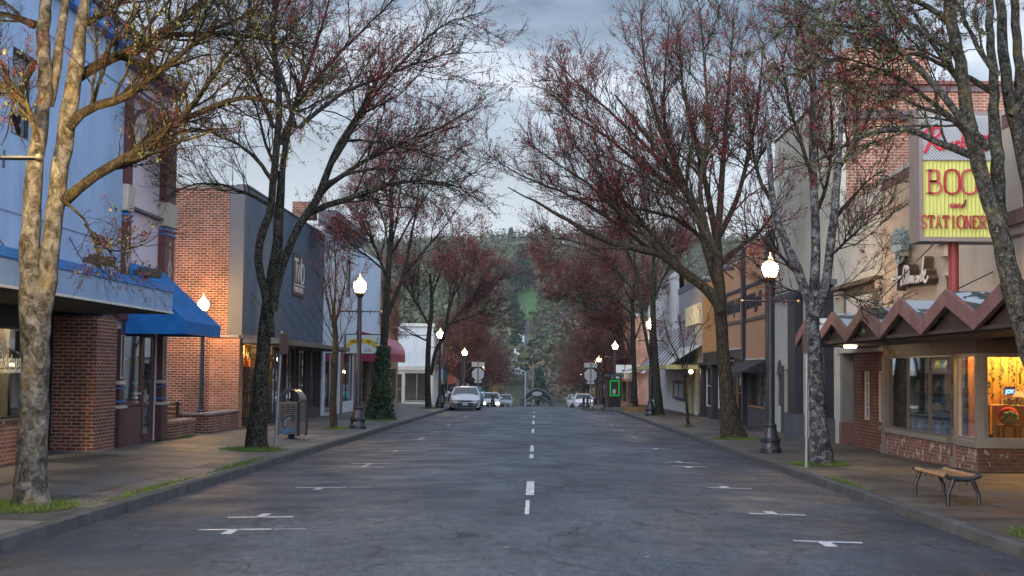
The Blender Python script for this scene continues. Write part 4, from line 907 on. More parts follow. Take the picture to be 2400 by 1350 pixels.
# zigzag canopy
Xo = 6.7
pk = [yR(p, Xo) for p in (2222, 2110, 2025, 1953)]; pitch = (pk[-1] - pk[0]) / 3
zp = sum(onX(a, b, Xo).z for a, b in ((2222, 682), (2110, 700), (2025, 715), (1953, 730))) / 4
zv = sum(onX(a, b, Xo).z for a, b in ((2287, 742), (2158, 750), (2063, 759), (1985, 767))) / 4
pts = []; y_ = pk[0] - 5 * pitch
for i in range(10): pts += [(y_ + i * pitch, zp), (y_ + (i + .5) * pitch, zv)]
FH = .27
q = MB(); r_ = MB()
for (ya, za), (yb, zb) in zip(pts[:-1], pts[1:]):
    q.hexa([(Xo - .04, ya, za - FH), (Xo + .04, ya, za - FH), (Xo + .04, yb, zb - FH), (Xo - .04, yb, zb - FH)], [(Xo - .04, ya, za), (Xo + .04, ya, za), (Xo + .04, yb, zb), (Xo - .04, yb, zb)])
    r_.hexa([(Xo + .042, ya, za - .10), (RX - .003, ya, za - .10), (RX - .003, yb, zb - .10), (Xo + .042, yb, zb - .10)], [(Xo + .042, ya, za - .03), (RX - .003, ya, za - .03), (RX - .003, yb, zb - .03), (Xo + .042, yb, zb - .03)])
cn = q.build('canopy_fascia', MAUVE, root)
q = MB(); zb_ = zv - FH + .002
for i in range(0, len(pts) - 2, 2):
    (yp, zp_), (yv, _z) = pts[i], pts[i + 1]; yl = yv - pitch
    q.prism([(Xo + .11, yl + .01, zb_), (Xo + .11, yp, zp_ - FH + .01), (Xo + .11, yv - .01, zb_)], (.02, 0, 0))
q.build('gable_infill', M('infill_brown', (.045, .032, .028), .8, stain=.4), root)
m_, n_, l_, p_ = _mat('roofing_patchy'); t_ = n_.new('ShaderNodeTexCoord'); no = n_.new('ShaderNodeTexNoise'); no.inputs['Scale'].default_value = 1.6; no.inputs['Detail'].default_value = 8; no.inputs['Distortion'].default_value = 1
l_.new(t_.outputs['Object'], no.inputs['Vector']); rp = n_.new('ShaderNodeValToRGB'); e_ = rp.color_ramp.elements; rp.color_ramp.interpolation = 'CONSTANT'
e_[0].color = (.03, .045, .06, 1); e_[1].position = .52; e_[1].color = (.38, .45, .52, 1); k2 = e_.new(.44); k2.color = (.06, .07, .04, 1); k3 = e_.new(.47); k3.color = (.05, .07, .10, 1)
l_.new(no.outputs['Fac'], rp.inputs[0]); l_.new(rp.outputs[0], p_.inputs['Base Color']); p_.inputs['Roughness'].default_value = .5
r_.build('canopy_roof', m_, root)
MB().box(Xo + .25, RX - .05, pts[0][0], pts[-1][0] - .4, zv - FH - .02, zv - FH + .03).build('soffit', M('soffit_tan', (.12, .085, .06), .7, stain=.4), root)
MB().box(Xo + .045, Xo + .10, pts[0][0], pts[-1][0], zv - FH, zv - FH + .06).build('edge_beam', M('beam_dark', (.05, .04, .04)), root)
q = MB()
for px in (1993,):
    p = onX(px, 814, 7.3); q.lathe([(.13, -.04), (.15, 0), (.15, .02)], (p.x, p.y, zv - FH - .045), 16)
q.build('soffit_light', Emit('soffit_light', (1, .78, .45), 9), root)
for (px, py, w_) in ((1993, 814, 5),):
    lt = bpy.data.lights.new('soffit_lamp', 'POINT'); lt.energy = w_; lt.color = (1, .75, .45); lt.shadow_soft_size = .1
    lo = bpy.data.objects.new('soffit_lamp', lt); COL.objects.link(lo); p = onX(px, py, 7.3); lo.location = (p.x, p.y, zv - FH - .15); tag(lo, 'round recessed ceiling lamp lit under the far end of the zigzag canopy', 'lamp'); WL[lo.name] = Vector()
# stay rods
RS = []
for a, b in (((2327, 637), (2245, 677)), ((2140, 682), (2112, 698)), ((2190, 570), (2050, 715))):
    A = onX(a[0], a[1], RX); B = onX(b[0], b[1], Xo + .3); RS.append((A, B))
rods(root, RS, .012)
# --- interior of the lit display
ORP = None
m_, n_, l_, p_ = _mat('panelling_orange'); t_ = n_.new('ShaderNodeTexCoord'); s_ = n_.new('ShaderNodeTexBrick'); s_.offset = 0; s_.inputs['Scale'].default_value = 1; s_.inputs['Brick Width'].default_value = .16; s_.inputs['Row Height'].default_value = 30
s_.inputs['Color1'].default_value = (.5, .2, .04, 1); s_.inputs['Color2'].default_value = (.62, .27, .06, 1); s_.inputs['Mortar'].default_value = (.2, .07, .015, 1); s_.inputs['Mortar Size'].default_value = .01
cb = n_.new('ShaderNodeSeparateXYZ'); l_.new(t_.outputs['Object'], cb.inputs[0]); cc = n_.new('ShaderNodeCombineXYZ'); l_.new(cb.outputs['X'], cc.inputs['X']); l_.new(cb.outputs['Z'], cc.inputs['Y']); cc.inputs['Y'].default_value = 0
l_.new(cc.outputs[0], s_.inputs['Vector']); l_.new(s_.outputs['Color'], p_.inputs['Base Color']); p_.inputs['Roughness'].default_value = .6
PY = 27.15
MB().box(RX + .32, RX + 4.4, PY, PY + .08, z_s - .1, 2.30).build('panelling', m_, root)
MB().box(RX + .31, RX + 4.3, FY + .3, PY - .01, z_s - .16, z_s - .1).build('display_floor', M('display_floor', (.14, .09, .05)), root)
lt = bpy.data.lights.new('display_lamp', 'AREA'); lt.shape = 'RECTANGLE'; lt.energy = 210; lt.color = (1, .60, .17); lt.size = 3; lt.size_y = .25
lo = bpy.data.objects.new('display_lamp', lt); COL.objects.link(lo); lo.location = (RX + 1.9, PY - .35, 2.28); lo.rotation_euler = (math.radians(12), 0, 0); tag(lo, 'warm lamp strip above the orange panelling in the display window', 'lamp'); WL[lo.name] = Vector()
rr = random.Random(11)
GLF = M('garland_leaf', (.03, .07, .025), .7)
for k_ in range(6):
    px = (2302, 2322, 2346, 2372, 2390, 2415)[k_]; p = onY(px, 830, PY - .12); ln = (1.1, .95, .85, .7, .8, .9)[k_]
    r2 = thing('leaf_garland', 'hanging ivy garland %s' % ('nearest the corner post of the lit window', 'second from the corner post of the lit window', 'third from the corner post, above the fluffy grasses', 'fourth from the corner post, left of the blue neon word', 'at the right edge of the lit window', 'furthest from the corner post')[k_], 'garland', (p.x, p.y, 2.1), 'ivy garlands in the display window')
    q = MB(); rod(q, (p.x, p.y, 2.2), (p.x + .02, p.y, 2.2 - ln), .004); q.build('string', GLF, r2)
    q = MB()
    for i in range(int(ln * 42)):
        z_ = 2.1 - ln * i / (ln * 42); c_ = Vector((p.x + rr.uniform(-.055, .055), p.y + rr.uniform(-.04, .04), z_)); a = rr.uniform(0, 6.28); s1 = rr.uniform(.018, .036)
        u = Vector((math.cos(a), rr.uniform(-.4, .4), math.sin(a))) * s1; v_ = Vector((-math.sin(a), rr.uniform(-.4, .4), math.cos(a))) * s1 * .8
        q.add([c_ - u, c_ - v_, c_ + u * 1.2, c_ + v_], [(0, 1, 2, 3)])
    q.build('leaves', GLF, r2)
# neon word
p = onY(2368, 918, PY - .1)
r2 = thing('neon_sign', 'small glowing blue neon word JOY on the panelled wall', 'neon sign', p)
text_obj('lettering', 'JOY', .095, p + Vector((-.09, 0, -.03)), (1, 0, 0), (0, 0, 1), Emit('neon_blue', (.08, .2, 1), 9), r2, .006, bold=.004)
MB().box(p.x - .11, p.x + .11, p.y + .03, p.y + .05, p.z - .06, p.z + .10).build('backing', BLK, r2)
zf = z_s - .10
# table with lace cloth, lamp, books
r2 = thing('display_table', 'small table under a cream lace cloth in the lit window', 'table', (RX + 1.35, 26.7, zf))
p0, p1 = onY(2320, 950, 26.75), onY(2420, 950, 26.75)
MB().box(p0.x, p1.x, 26.6, 26.95, p0.z - .02, p0.z + .01).box(p0.x, p1.x, 26.59, 26.6, zf + .1, p0.z + .01).build('cloth', M('lace_cream', (.55, .42, .25), .9, var=.35, scale=40), r2)
q = MB()
for x_ in (p0.x + .03, p1.x - .03): q.box(x_ - .02, x_ + .02, 26.62, 26.66, zf, p0.z - .02).box(x_ - .02, x_ + .02, 26.9, 26.94, zf, p0.z - .02)
q.build('legs', WOODP, r2)
r2 = thing('books', 'row of books and boxes on the lace covered table', 'books', (p0.x + .5, 26.8, p0.z)); q = MB()
for i in range(10): q.box(p0.x + .25 + i * .055, p0.x + .295 + i * .055, 26.72, 26.85, p0.z + .012, p0.z + .12 + .02 * (i % 3))
q.build('volumes', M('books_mixed', (.35, .28, .22), .8, var=.6, scale=12), r2)
p = onY(2388, 930, 26.8)
r2 = thing('table_lamp', 'small lit table lamp beside the blue neon word', 'lamp', (p.x, 26.8, p0.z)); MB().lathe([(.07, p0.z + .14), (.02, p0.z + .2), (.015, p.z)], (p.x, 26.8, 0), 10).build('lamp_base', WOODP, r2)
MB().lathe([(.11, p.z), (.07, p.z + .11), (.065, p.z + .11)], (p.x, 26.8, 0), 14).build('lamp_shade', Emit('shade_warm', (1, .5, .14), 1.1), r2)
# stool, pillow with flower
r2 = thing('display_stool', 'low wooden stool holding the red cushion in the lit window', 'stool', (RX + 1.1, 26.25, zf))
a, b = onY(2345, 995, 26.2), onY(2392, 995, 26.2)
MB().box(a.x, b.x, 26.1, 26.45, a.z - .04, a.z).build('seat', WOODP, r2)
for x_ in (a.x + .03, b.x - .03):
    for y_ in (26.13, 26.42): MB().box(x_ - .02, x_ + .02, y_ - .02, y_ + .02, zf, a.z - .04).build('leg', WOODP, r2)
r2 = thing('cushion', 'red cushion with a pale green felt flower on it', 'cushion', ((a.x + b.x) / 2, 26.25, a.z)); cx_ = (a.x + b.x) / 2
q = MB(); q.ball((cx_, 26.32, a.z + .16), .2, 16, 10, (1.0, .32, .85)); q.build('pad', M('cushion_red', (.5, .04, .05), .9), r2, smooth=True)
q = MB()
for i in range(7):
    t = math.radians(-20 + i * 51); q.ball((cx_ + .115 * math.cos(t), 26.22, a.z + .13 + .085 * math.sin(t)), .055, 8, 6, (1.1, .6, .9))
q.build('petals', M('felt_sage', (.3, .38, .22), .95), r2, smooth=True); MB().ball((cx_, 26.2, a.z + .12), .05, 8, 6, (1, .6, .8)).build('flower_centre', M('felt_yellow', (.7, .5, .05)), r2, smooth=True)
# pampas grass vase
p = onY(2322, 985, 26.15); r2 = thing('pampas_grass', 'vase of fluffy dried pampas grass glowing in the warm window', 'dried flowers', (p.x, 26.15, zf))
MB().lathe([(.07, 0), (.10, .1), (.05, .2), (.06, .24)], (p.x, 26.15, zf), 12).build('vase', M('vase_clay', (.2, .12, .07)), r2)
q = MB()
for i in range(420):
    st = rr.randrange(7); an = st * .9; c0 = Vector((p.x + math.cos(an) * .12, 26.15 + math.sin(an) * .08, zf + .42 + .07 * (st % 3)))
    c_ = c0 + Vector((rr.gauss(0, .06), rr.gauss(0, .04), rr.gauss(0, .09))); d_ = Vector((rr.uniform(-1, 1), rr.uniform(-.5, .5), rr.uniform(-.3, 1))).normalized() * .07; e3 = Vector((.004, 0, .004)); q.add([c_, c_ + e3, c_ + d_], [(0, 1, 2)])
q.build('plumes', M('pampas', (.6, .36, .1), .95), r2)
# shelves with vases behind the street pane
r2 = thing('shelf_unit', 'open shelves of vases and gifts behind the street side shop window', 'shelf', (RX + .9, 30, zf)); q = MB()
for i in range(4): q.box(RX + .55, RX + .85, 27.5, 32.0, zf + .05 + i * .45, zf + .07 + i * .45)
for y_ in (27.5, 29, 30.5, 31.95): q.box(RX + .54, RX + .56, y_, y_ + .03, zf, zf + 1.8)
q.build('shelf', ALU, r2)
cols = [('gift_white', (.55, .55, .52)), ('gift_green', (.25, .4, .08)), ('gift_blue', (.12, .25, .35)), ('gift_amber', (.6, .3, .06)), ('gift_dark', (.05, .04, .05))]
for k_, (nm, c_) in enumerate(cols):
    q = MB()
    for i in range(4):
        for j in range(26):
            if (j * 7 + i * 3) % 5 == k_:
                q.lathe([(.04, 0), (.07, .08), (.05, .16), (.03, .2), (.045, .25)], (RX + .68 + rr.uniform(-.08, .08), 27.65 + j * .165, zf + .075 + i * .45), 8)
    q.build('vases', M(nm, c_, .35), r2)
lt = bpy.data.lights.new('shelf_lamp', 'AREA'); lt.energy = 22; lt.color = (1, .85, .62); lt.size = 1.2
lo = bpy.data.objects.new('shelf_lamp', lt); COL.objects.link(lo); lo.location = (RX + .6, 29.8, 2.25); tag(lo, 'soft ceiling lamp above the gift shelves', 'lamp'); WL[lo.name] = Vector()
q = MB(); q.box(RX + 1.5, RX + 1.6, 27.3, 32.1, g0, 2.3).build('back_partition', M('partition_brown', (.05, .035, .03)), root)

# ---- big projecting pole sign
SY = 22.3
A = onY(2160, 271, SY); B = onY(2342, 557, SY)
root = thing('shop_sign', 'tall projecting sign, white lattice above ribbed yellow with red slab letters', 'sign', ((A.x + B.x) / 2, SY, B.z))
x0, x1, z0, z1 = A.x, B.x, B.z, A.z; W = x1 - x0; H = z1 - z0
TG = M('sign_taupe', (.26, .22, .20), .6, var=.1, stain=.3)
MB().box(x0 - .06, x1 + .06, SY, SY + .55, z0 - .07, z1 + .08).build('cabinet', TG, root)
MB().box(x0 - .06, x0 - .002, SY - .05, SY - .002, z0 - .07, z1 + .08).box(x0, x1, SY - .05, SY - .002, z0 - .07, z0 - .002).build('frame', TG, root)
zs = onY(2160, 377, SY).z
MB().box(x0, x1, SY - .02, SY - .002, zs + .015, z1).build('white_panel', M('sign_white', (.52, .56, .58)), root)
q = MB()   # diamond lattice
n1 = 22
for i in range(-n1, n1 + 14):
    for sg in (1, -1):
        xa = x0 + i * .055 if sg > 0 else x1 - i * .055; za = zs + .02; L_ = z1 - zs - .03; xb = xa + sg * L_
        t0 = max(0, (x0 - xa) / (sg * L_)) if sg > 0 else max(0, (x1 - xa) / (sg * L_)); t1_ = min(1, ((x1 - xa) if sg > 0 else (x0 - xa)) / (sg * L_))
        if t1_ > t0 + .02: q.strokes([[(xa + sg * L_ * t0, za + L_ * t0), (xa + sg * L_ * t1_, za + L_ * t1_)]], (0, SY - .021, 0), (1, 0, 0), (0, 0, 1), .010, .004, n=(0, -1, 0))
q.build('lattice', M('lattice_grey', (.25, .3, .36), .6), root)
YG = M('sign_yellow', (.66, .69, .24), .55, var=.06, stain=.15)
q = MB(); q.box(x0, x1, SY - .012, SY - .002, z0, zs)
nr = 20
for i in range(nr):
    xa = x0 + W * (i + .15) / nr; xb = x0 + W * (i + .85) / nr; xc = (xa + xb) / 2; q.prism([(xa, SY - .0125, z0 + .005), (xb, SY - .0125, z0 + .005), (xc, SY - .045, z0 + .005)], (0, 0, zs - z0 - .01))
q.build('ribbed_panel', YG, root)
MB().box(x0, x1, SY - .055, SY - .003, zs, zs + .014).build('divider', TG, root)
RED = M('letter_crimson', (.42, .02, .03), .55, var=.12); RED2 = M('letter_rose', (.5, .07, .09), .55)
def curve(*p, k=6): return smooth2(list(p), k)
# lettering: script word
def SP(px, py): p = onY(px, py, SY - .03); return (p.x, p.z)
q = MB()
q.strokes([([SP(2188, 302), SP(2182, 325), SP(2174, 345), SP(2168, 358)], 1.6), (curve(SP(2165, 312), SP(2180, 302), SP(2200, 298), SP(2206, 308), SP(2196, 320), SP(2180, 328)), 1.5), (curve(SP(2182, 328), SP(2192, 342), SP(2204, 352)), 1.4),
           (curve(SP(2214, 336), SP(2206, 344), SP(2212, 350), SP(2220, 342), SP(2216, 335), SP(2226, 338)), 1), (curve(SP(2234, 332), SP(2229, 338), SP(2236, 344), SP(2228, 349)), 1), (curve(SP(2238, 342), SP(2248, 334), SP(2242, 332), SP(2240, 344), SP(2250, 344)), 1),
           (curve(SP(2258, 312), SP(2254, 342), SP(2262, 342), SP(2264, 332), SP(2256, 334)), 1), (curve(SP(2269, 332), SP(2268, 342), SP(2277, 340), SP(2279, 330), SP(2281, 342)), 1), (curve(SP(2287, 342), SP(2288, 330), SP(2296, 330)), 1),
           (curve(SP(2312, 322), SP(2300, 320), SP(2298, 334), SP(2308, 336), SP(2318, 316), SP(2316, 335), SP(2308, 352), SP(2298, 348)), 1.5)], (0, SY - .03, 0), (1, 0, 0), (0, 0, 1), .032, .014, n=(0, -1, 0))
q.build('script_lettering', M('letter_red_bright', (.55, .02, .05), .5), root)
GLY = {
 'B': [[(.12, 0), (.12, 1)], curve((.12, .97), (.45, .95), (.52, .75), (.42, .55), (.12, .52), k=4), curve((.12, .52), (.5, .48), (.6, .27), (.48, .05), (.12, .03), k=4), ('s', 0, .12, .0), ('s', 0, .12, 1)],
 'O': [curve((.33, .0), (.08, .12), (.03, .5), (.08, .88), (.33, 1), (.58, .88), (.63, .5), (.58, .12), (.33, 0), k=4)],
 'K': [[(.12, 0), (.12, 1)], [(.6, 1), (.16, .45)], [(.28, .58), (.62, 0)], ('s', 0, .12, 0), ('s', 0, .12, 1), ('s', 0, .6, 0), ('s', 0, .58, 1)],
 'S': [curve((.58, .78), (.52, .97), (.28, 1), (.08, .85), (.14, .62), (.45, .42), (.58, .22), (.45, .02), (.18, .0), (.06, .22), k=4)],
 'T': [[(.33, 0), (.33, 1)], [(.04, .97), (.62, .97)], [(.05, .97), (.04, .72)], [(.61, .97), (.62, .72)], ('s', 0, .33, 0)],
 'A': [[(.08, 0), (.33, 1), (.58, 0)], [(.17, .33), (.49, .33)], ('s', 0, .08, 0), ('s', 0, .58, 0)],
 'I': [[(.33, 0), (.33, 1)], ('s', 0, .33, 0), ('s', 0, .33, 1)],
 'N': [[(.1, 0), (.1, 1)], [(.1, 1), (.54, 0)], [(.54, 0), (.54, 1)], ('s', 0, .1, 0), ('s', 0, .1, 1), ('s', 0, .54, 1)],
 'E': [[(.12, 0), (.12, 1)], [(.05, .97), (.6, .97)], [(.05, .03), (.6, .03)], [(.12, .52), (.45, .52)], [(.58, .97), (.58, .75)], [(.58, .03), (.58, .25)]],
 'R': [[(.12, 0), (.12, 1)], curve((.12, .97), (.48, .95), (.56, .74), (.44, .52), (.12, .5), k=4), [(.3, .5), (.6, 0)], ('s', 0, .12, 0), ('s', 0, .12, 1), ('s', 0, .6, 0)],
 'Y': [[(.08, 1), (.33, .45), (.58, 1)], [(.33, .45), (.33, 0)], ('s', 0, .33, 0), ('s', 0, .08, 1), ('s', 0, .58, 1)]}
def slab(word, px0, px1, pyt, pyb, wd, mats):
    a, b = SP(px0, pyb), SP(px1, pyb); h = SP(px0, pyt)[1] - a[1]; adv = (b[0] - a[0]) / len(word)
    for par, m_ in enumerate(mats):
        q = MB()
        for i, ch in enumerate(word):
            if i % len(mats) != par: continue
            st = []
            for g in GLY[ch]:
                if isinstance(g, tuple) and g[0] == 's': g = [(g[2] - .13, g[3] * .94 + .03), (g[2] + .13, g[3] * .94 + .03)]; st.append(([(u * adv / .72, v * h) for u, v in g], .55))
                else: st.append([(u * adv / .72, v * h) for u, v in g])
            q.strokes(st, (a[0] + i * adv, SY - .048, a[1]), (1, 0, 0), (0, 0, 1), wd, .02, n=(0, -1, 0))
        q.build('lettering', m_, root)
slab('BOOK', 2170, 2335, 398, 455, .034, (RED2, RED)); slab('STATIONERY', 2156, 2330, 505, 535, .021, (RED2, RED))
q = MB(); q.strokes([curve(SP(2232, 476), SP(2226, 482), SP(2230, 487), SP(2237, 478), SP(2236, 487), SP(2242, 480), SP(2242, 487), SP(2248, 477), SP(2249, 487), SP(2256, 480), SP(2252, 487), SP(2258, 482), SP(2262, 468), SP(2258, 487))], (0, SY - .048, 0), (1, 0, 0), (0, 0, 1), .02, .02, n=(0, -1, 0)); q.build('script_lettering', RED2, root)
p = onY(2232, 600, SY); MB().tube([(p.x + .1, SY + .27, 2.72), (p.x + .1, SY + .27, z0 - .05)], .085, 10).build('pole', M('pole_red', (.22, .035, .035), .5, var=.2), root)
# crown emblem and cursive wall sign
def WP3(px, py, X=RX): return onX(px, py, X)
TEAL = M('emblem_teal', (.30, .44, .46), .5, var=.1)
root = thing('crown_emblem', 'pale teal five point crown emblem standing off the beige wall', 'emblem', WP3(2130, 570))
c = WP3(2132, 590); q = MB()
cw = [(-.38, 0), (-.62, .45), (-.34, .28), (-.24, .72), (0, .36), (.24, .72), (.34, .28), (.62, .45), (.42, 0)]
q.prism([(RX - .30, c.y - a * 1.0, c.z + b * .62) for a, b in cw], (.16, 0, 0)); q.build('crown', TEAL, root)
q = MB()
for a, b in ((-.62, .5), (-.24, .8), (.24, .8), (.62, .5)): q.ball((RX - .22, c.y - a, c.z + b * .62), .045, 8, 6)
q.tube([(RX - .22, c.y + .3 * math.cos(t), c.z - .12 + .12 * math.sin(t)) for t in np.linspace(0, 6.28, 17)], .035, 6); q.build('crown_balls', TEAL, root)
MB().box(RX - .14, RX, c.y - .05, c.y + .05, c.z + .1, c.z + .2).build('bracket', BLK, root)
root = thing('wall_sign', 'white cursive lettering on deep dark channels fixed to the beige wall', 'sign', WP3(2135, 650))
def WS(px, py): p = WP3(px, py, RX - .22); return (-p.y, p.z)
stk = [curve(WS(2107, 600), WS(2104, 630), WS(2103, 655), WS(2101, 680)), curve(WS(2091, 654), WS(2104, 652), WS(2114, 650), WS(2116, 662), WS(2112, 668), WS(2117, 650), WS(2119, 665), WS(2126, 640), WS(2121, 624), WS(2117, 652), WS(2122, 664), WS(2131, 640), WS(2127, 624), WS(2124, 655), WS(2128, 664), k=4),
       curve(WS(2129, 664), WS(2133, 648), WS(2133, 662), WS(2137, 648), WS(2137, 662), WS(2141, 648), WS(2142, 662), WS(2150, 648), WS(2145, 654), WS(2150, 661), WS(2153, 648), WS(2154, 661), WS(2158, 646), WS(2160, 652), k=4),
       curve(WS(2166, 602), WS(2163, 630), WS(2160, 660), k=4), curve(WS(2161, 648), WS(2170, 634), WS(2168, 645), WS(2163, 648), WS(2170, 661), WS(2176, 648), k=4)]
q = MB(); q.strokes([(s_, 1) for s_ in stk], (RX - .22, 0, 0), (0, -1, 0), (0, 0, 1), .055, .02, n=(-1, 0, 0)); q.build('script_face', M('sign_face_white', (.72, .73, .74), .5, var=.04), root)
q = MB(); q.strokes([(s_, 1.25) for s_ in stk], (RX - .219, 0, 0), (0, -1, 0), (0, 0, 1), .075, -.19, n=(-1, 0, 0)); q.build('letter_channel', M('channel_brown', (.09, .055, .035), .7, var=.4), root)

# ---- right 2 : narrow olive front
Y0, Y1 = 32.42, 37.45
root = building('shop_building', 'narrow building with pale green upper wall, olive sign band and thin brick shopfront', 1, RX, Y0, Y1)
f0 = gz(RX, 35) - .1
wall_open(root, 1, RX + .02, Y0 + .1, Y1, 4.0, ZT - .05, [(34.2, 34.55, 4.85, 5.3)], PALEGR)
MB().box(RX + .2, RX + .25, 34.2, 34.55, 4.85, 5.3).build('vent', M('vent_grey', (.16, .16, .15)), root)
MB().box(RX - .16, RX + .3, Y0 + .1, Y1, 3.9, 3.998).build('cornice', M('cornice_rust', (.14, .10, .07), .9, var=.4, stain=.6), root)
wall_open(root, 1, RX + .1, Y0 + .1, Y1, 2.3, 3.9, [(33.05, 33.3, 3.3, 3.6), (36.2, 36.5, 3.3, 3.6)], OLIVE)
MB().box(RX + .38, RX + .4, Y0 + .1, Y1, 3.25, 3.65).build('backing', DARK, root)
for a, b in ((Y0 + .1, 32.85), (37.0, 37.4)):
    q = MB(); q.box(RX + .0, RX + .1, a, b, 2.3, 3.7).box(RX - .08, RX + .1, a - .02, b + .03, 3.7, 3.898).box(RX - .04, RX + .1, a, b, 3.2, 3.26); q.build('pilaster', CREAM, root)
shell(root, 1, RX + .1, Y0 + .1, Y1, f0, ZT - .2, DARK, ceil=2.2)
r2 = thing('banner_sign', 'white banner with faded blue handwriting on the olive band', 'sign', (RX, 34.8, 3.3))
ya, yb = yR(2040), yR(1986)
MB().box(RX - .02, RX + .09, ya, yb, 2.72, 3.62).build('board', M('banner_white', (.6, .58, .53), .7, var=.05, stain=.15), r2)
q = MB(); rr = random.Random(4)
for k_, (z_, n_) in enumerate(((3.02, 11),)):
    y_ = -(yb - .12); P_ = []
    for i in range(n_):
        P_ += [(y_ + .0, z_ - .12), (y_ + .08, z_ + rr.uniform(.15, .34)), (y_ + .12, z_ - .1)]; y_ += .16 if i != 5 else .3
    q.strokes([(curve(*P_, k=3), 1)], (RX - .022, 0, 0), (0, -1, 0), (0, 0, 1), .03, .004, n=(-1, 0, 0))
q.build('handwriting', M('ink_blue_grey', (.16, .2, .28)), r2)
wall_open(root, 1, RX + .12, Y0 + .1, 35.9, f0, 2.2, [(32.9, 33.6, .5, 1.72), (34.3, 35.05, .5, 1.72)], BR_THIN, name='shopfront')
for a, b in ((32.9, 33.6), (34.3, 35.05)): window(root, 1, RX + .1, a, b, .5, 1.72, 1, 3, fm=OFFW, gm=GLS, fw=.035)
q = MB(); q.box(RX + .45, RX + .5, 32.9, 35.1, .5, 1.6); q.build('display_board', M('posters_mixed', (.16, .18, .2), .8, var=.95, scale=7), root)
MB().box(RX + .05, RX + .4, 37.05, 37.4, f0, .35).build('pier_base', M('pier_pink', (.17, .085, .08), .7, stain=.4), root)
MB().box(RX + .08, RX + .38, 37.08, 37.38, .352, 2.2).build('pier', M('pier_grey', (.17, .17, .165), .7, stain=.4), root)
MB().box(RX + .02, RX + .4, Y0 + .1, Y1, 2.202, 2.298).build('lintel', CREAM, root)
MB().box(RX + 1.2, RX + 1.3, 35.9, 37.1, f0, 2.2).box(RX + .3, RX + 1.2, 35.9, 36.0, f0, 2.2).build('entry_wall', M('entry_dark', (.06, .035, .03)), root)

# ---- right 3 : tall brick block with art deco front
Y0, Y1 = 37.5, 47.0
root = building('brick_building', 'tall brick building with stucco street front, arched niches and navy piers', 1, RX, Y0, Y1)
f0 = gz(RX, 42) - .12; TZ = onX(1965, 205, RX).z
TZ = (869 - 190) * 37.6 / 3200 + 1.65
MB().box(RX + .3, RX + 26, Y0, Y0 + .4, f0, TZ).build('brick_side_wall', BR_TALL, root)
MB().box(RX + .3, RX + 26, Y0 - .12, Y0 - .002, TZ - .95, TZ - .72).box(RX + .3, RX + 26, Y0 - .08, Y0 - .002, TZ - .18, TZ - .04).build('corbel_band', M('corbel_stained', (.13, .10, .12), .9, var=.7, scale=1.4), root)
MB().box(RX + .2, RX + 26, Y0 - .16, Y0 + .45, TZ + .002, TZ + .1).build('coping', M('coping_maroon', (.2, .08, .07)), root)
MB().box(RX + 5.6, RX + 6.1, Y0 - .1, Y0 - .003, TZ - 2.6, TZ - .97).build('flue', M('flue_orange', (.38, .15, .09)), root)
MB().box(RX + .31, RX + 2.6, Y0 + .01, Y0 + 1.4, TZ + .11, TZ + 1.05).build('parapet_tower', BR_TALL, root)
wall_open(root, 1, RX, Y0 + .02, Y1, 4.25, TZ - .05, [], PALEGR)
MB().box(RX - .05, RX + .35, Y0 + .02, Y1 + .02, TZ - .048, TZ + .0).build('roof_edge', M('cornice_rust', (.14, .10, .07)), root)
MB().box(RX + .31, RX + 26, Y0 + .42, Y1, f0, TZ - .9).build('shell', BR_TALL, root)
AP = M('stucco_grey_green', (.44, .455, .42), .85, var=.08, stain=.4); NV = M('paint_navy', (.018, .021, .033), .5, var=.15, stain=.2); SL = M('paint_slate', (.07, .08, .105), .6)
MB().box(RX - .12, RX + .3, Y0 + .02, Y1, 4.1, 4.248).build('curved_cornice', M('cornice_slate', (.10, .12, .15)), root)
AW = wall_open(root, 1, RX - .02, Y0 + .02, Y1, f0, 4.09, [(45.55, 46.55, .55, 1.62), (44.25, 45.15, f0, 1.78), (40.1, 41.0, .55, 1.62), (38.6, 39.6, f0, 1.78)], AP, th=.3, name='front_wall')
for a, b in ((45.55, 46.55), (40.1, 41.0)):
    q = MB(); c_ = (a + b) / 2; r_ = (b - a) / 2; P_ = [(RX - .021, a, 1.62 + r_)] + [(RX - .021, c_ - r_ * math.cos(t), 1.62 + r_ * math.sin(t)) for t in np.linspace(0, math.pi, 13)] + [(RX - .021, b, 1.62 + r_)]
    # arch head as a dark half disc set in the wall
    q.prism([(RX - .026, c_ - r_ * math.cos(t), 1.618 + r_ * math.sin(t)) for t in np.linspace(0, math.pi, 13)], (.02, 0, 0)); q.build('arch_head', M('niche_dark', (.07, .07, .07)), root)
    MB().box(RX + .02, RX + .03, a, b, .55, 1.62).build('pane', GLSD, root)
    MB().box(RX + .27, RX + .279, a + .1, b - .35, .95, 1.45).build('notice', OFFW, root)
q = MB(); q.box(RX + .20, RX + .27, 44.25, 45.15, f0, 1.78).box(RX + .20, RX + .27, 38.6, 39.6, f0, 1.78); q.build('door', M('door_grey', (.10, .105, .10), .7), root)
MB().box(RX + .271, RX + .279, 39.7, 46.7, .5, 1.9).build('niche_back', DARK, root)
for a, b in ((42.0, 43.2), (37.7, 38.3)):
    q = MB(); q.box(RX - .28, RX - .022, a, b, .42, 3.95); q.build('navy_pier', NV, root)
    q = MB(); c_ = (a + b) / 2; q.prism([(RX - .30, a - .03, 3.952), (RX - .30, b + .03, 3.952), (RX - .30, b - .15, 4.1), (RX - .30, c_, 4.16), (RX - .30, a + .15, 4.1)], (.27, 0, 0)); q.build('pier_cap', NV, root)
    MB().box(RX - .34, RX - .022, a - .15, b + .25, f0, .418).build('pier_base', SL, root)
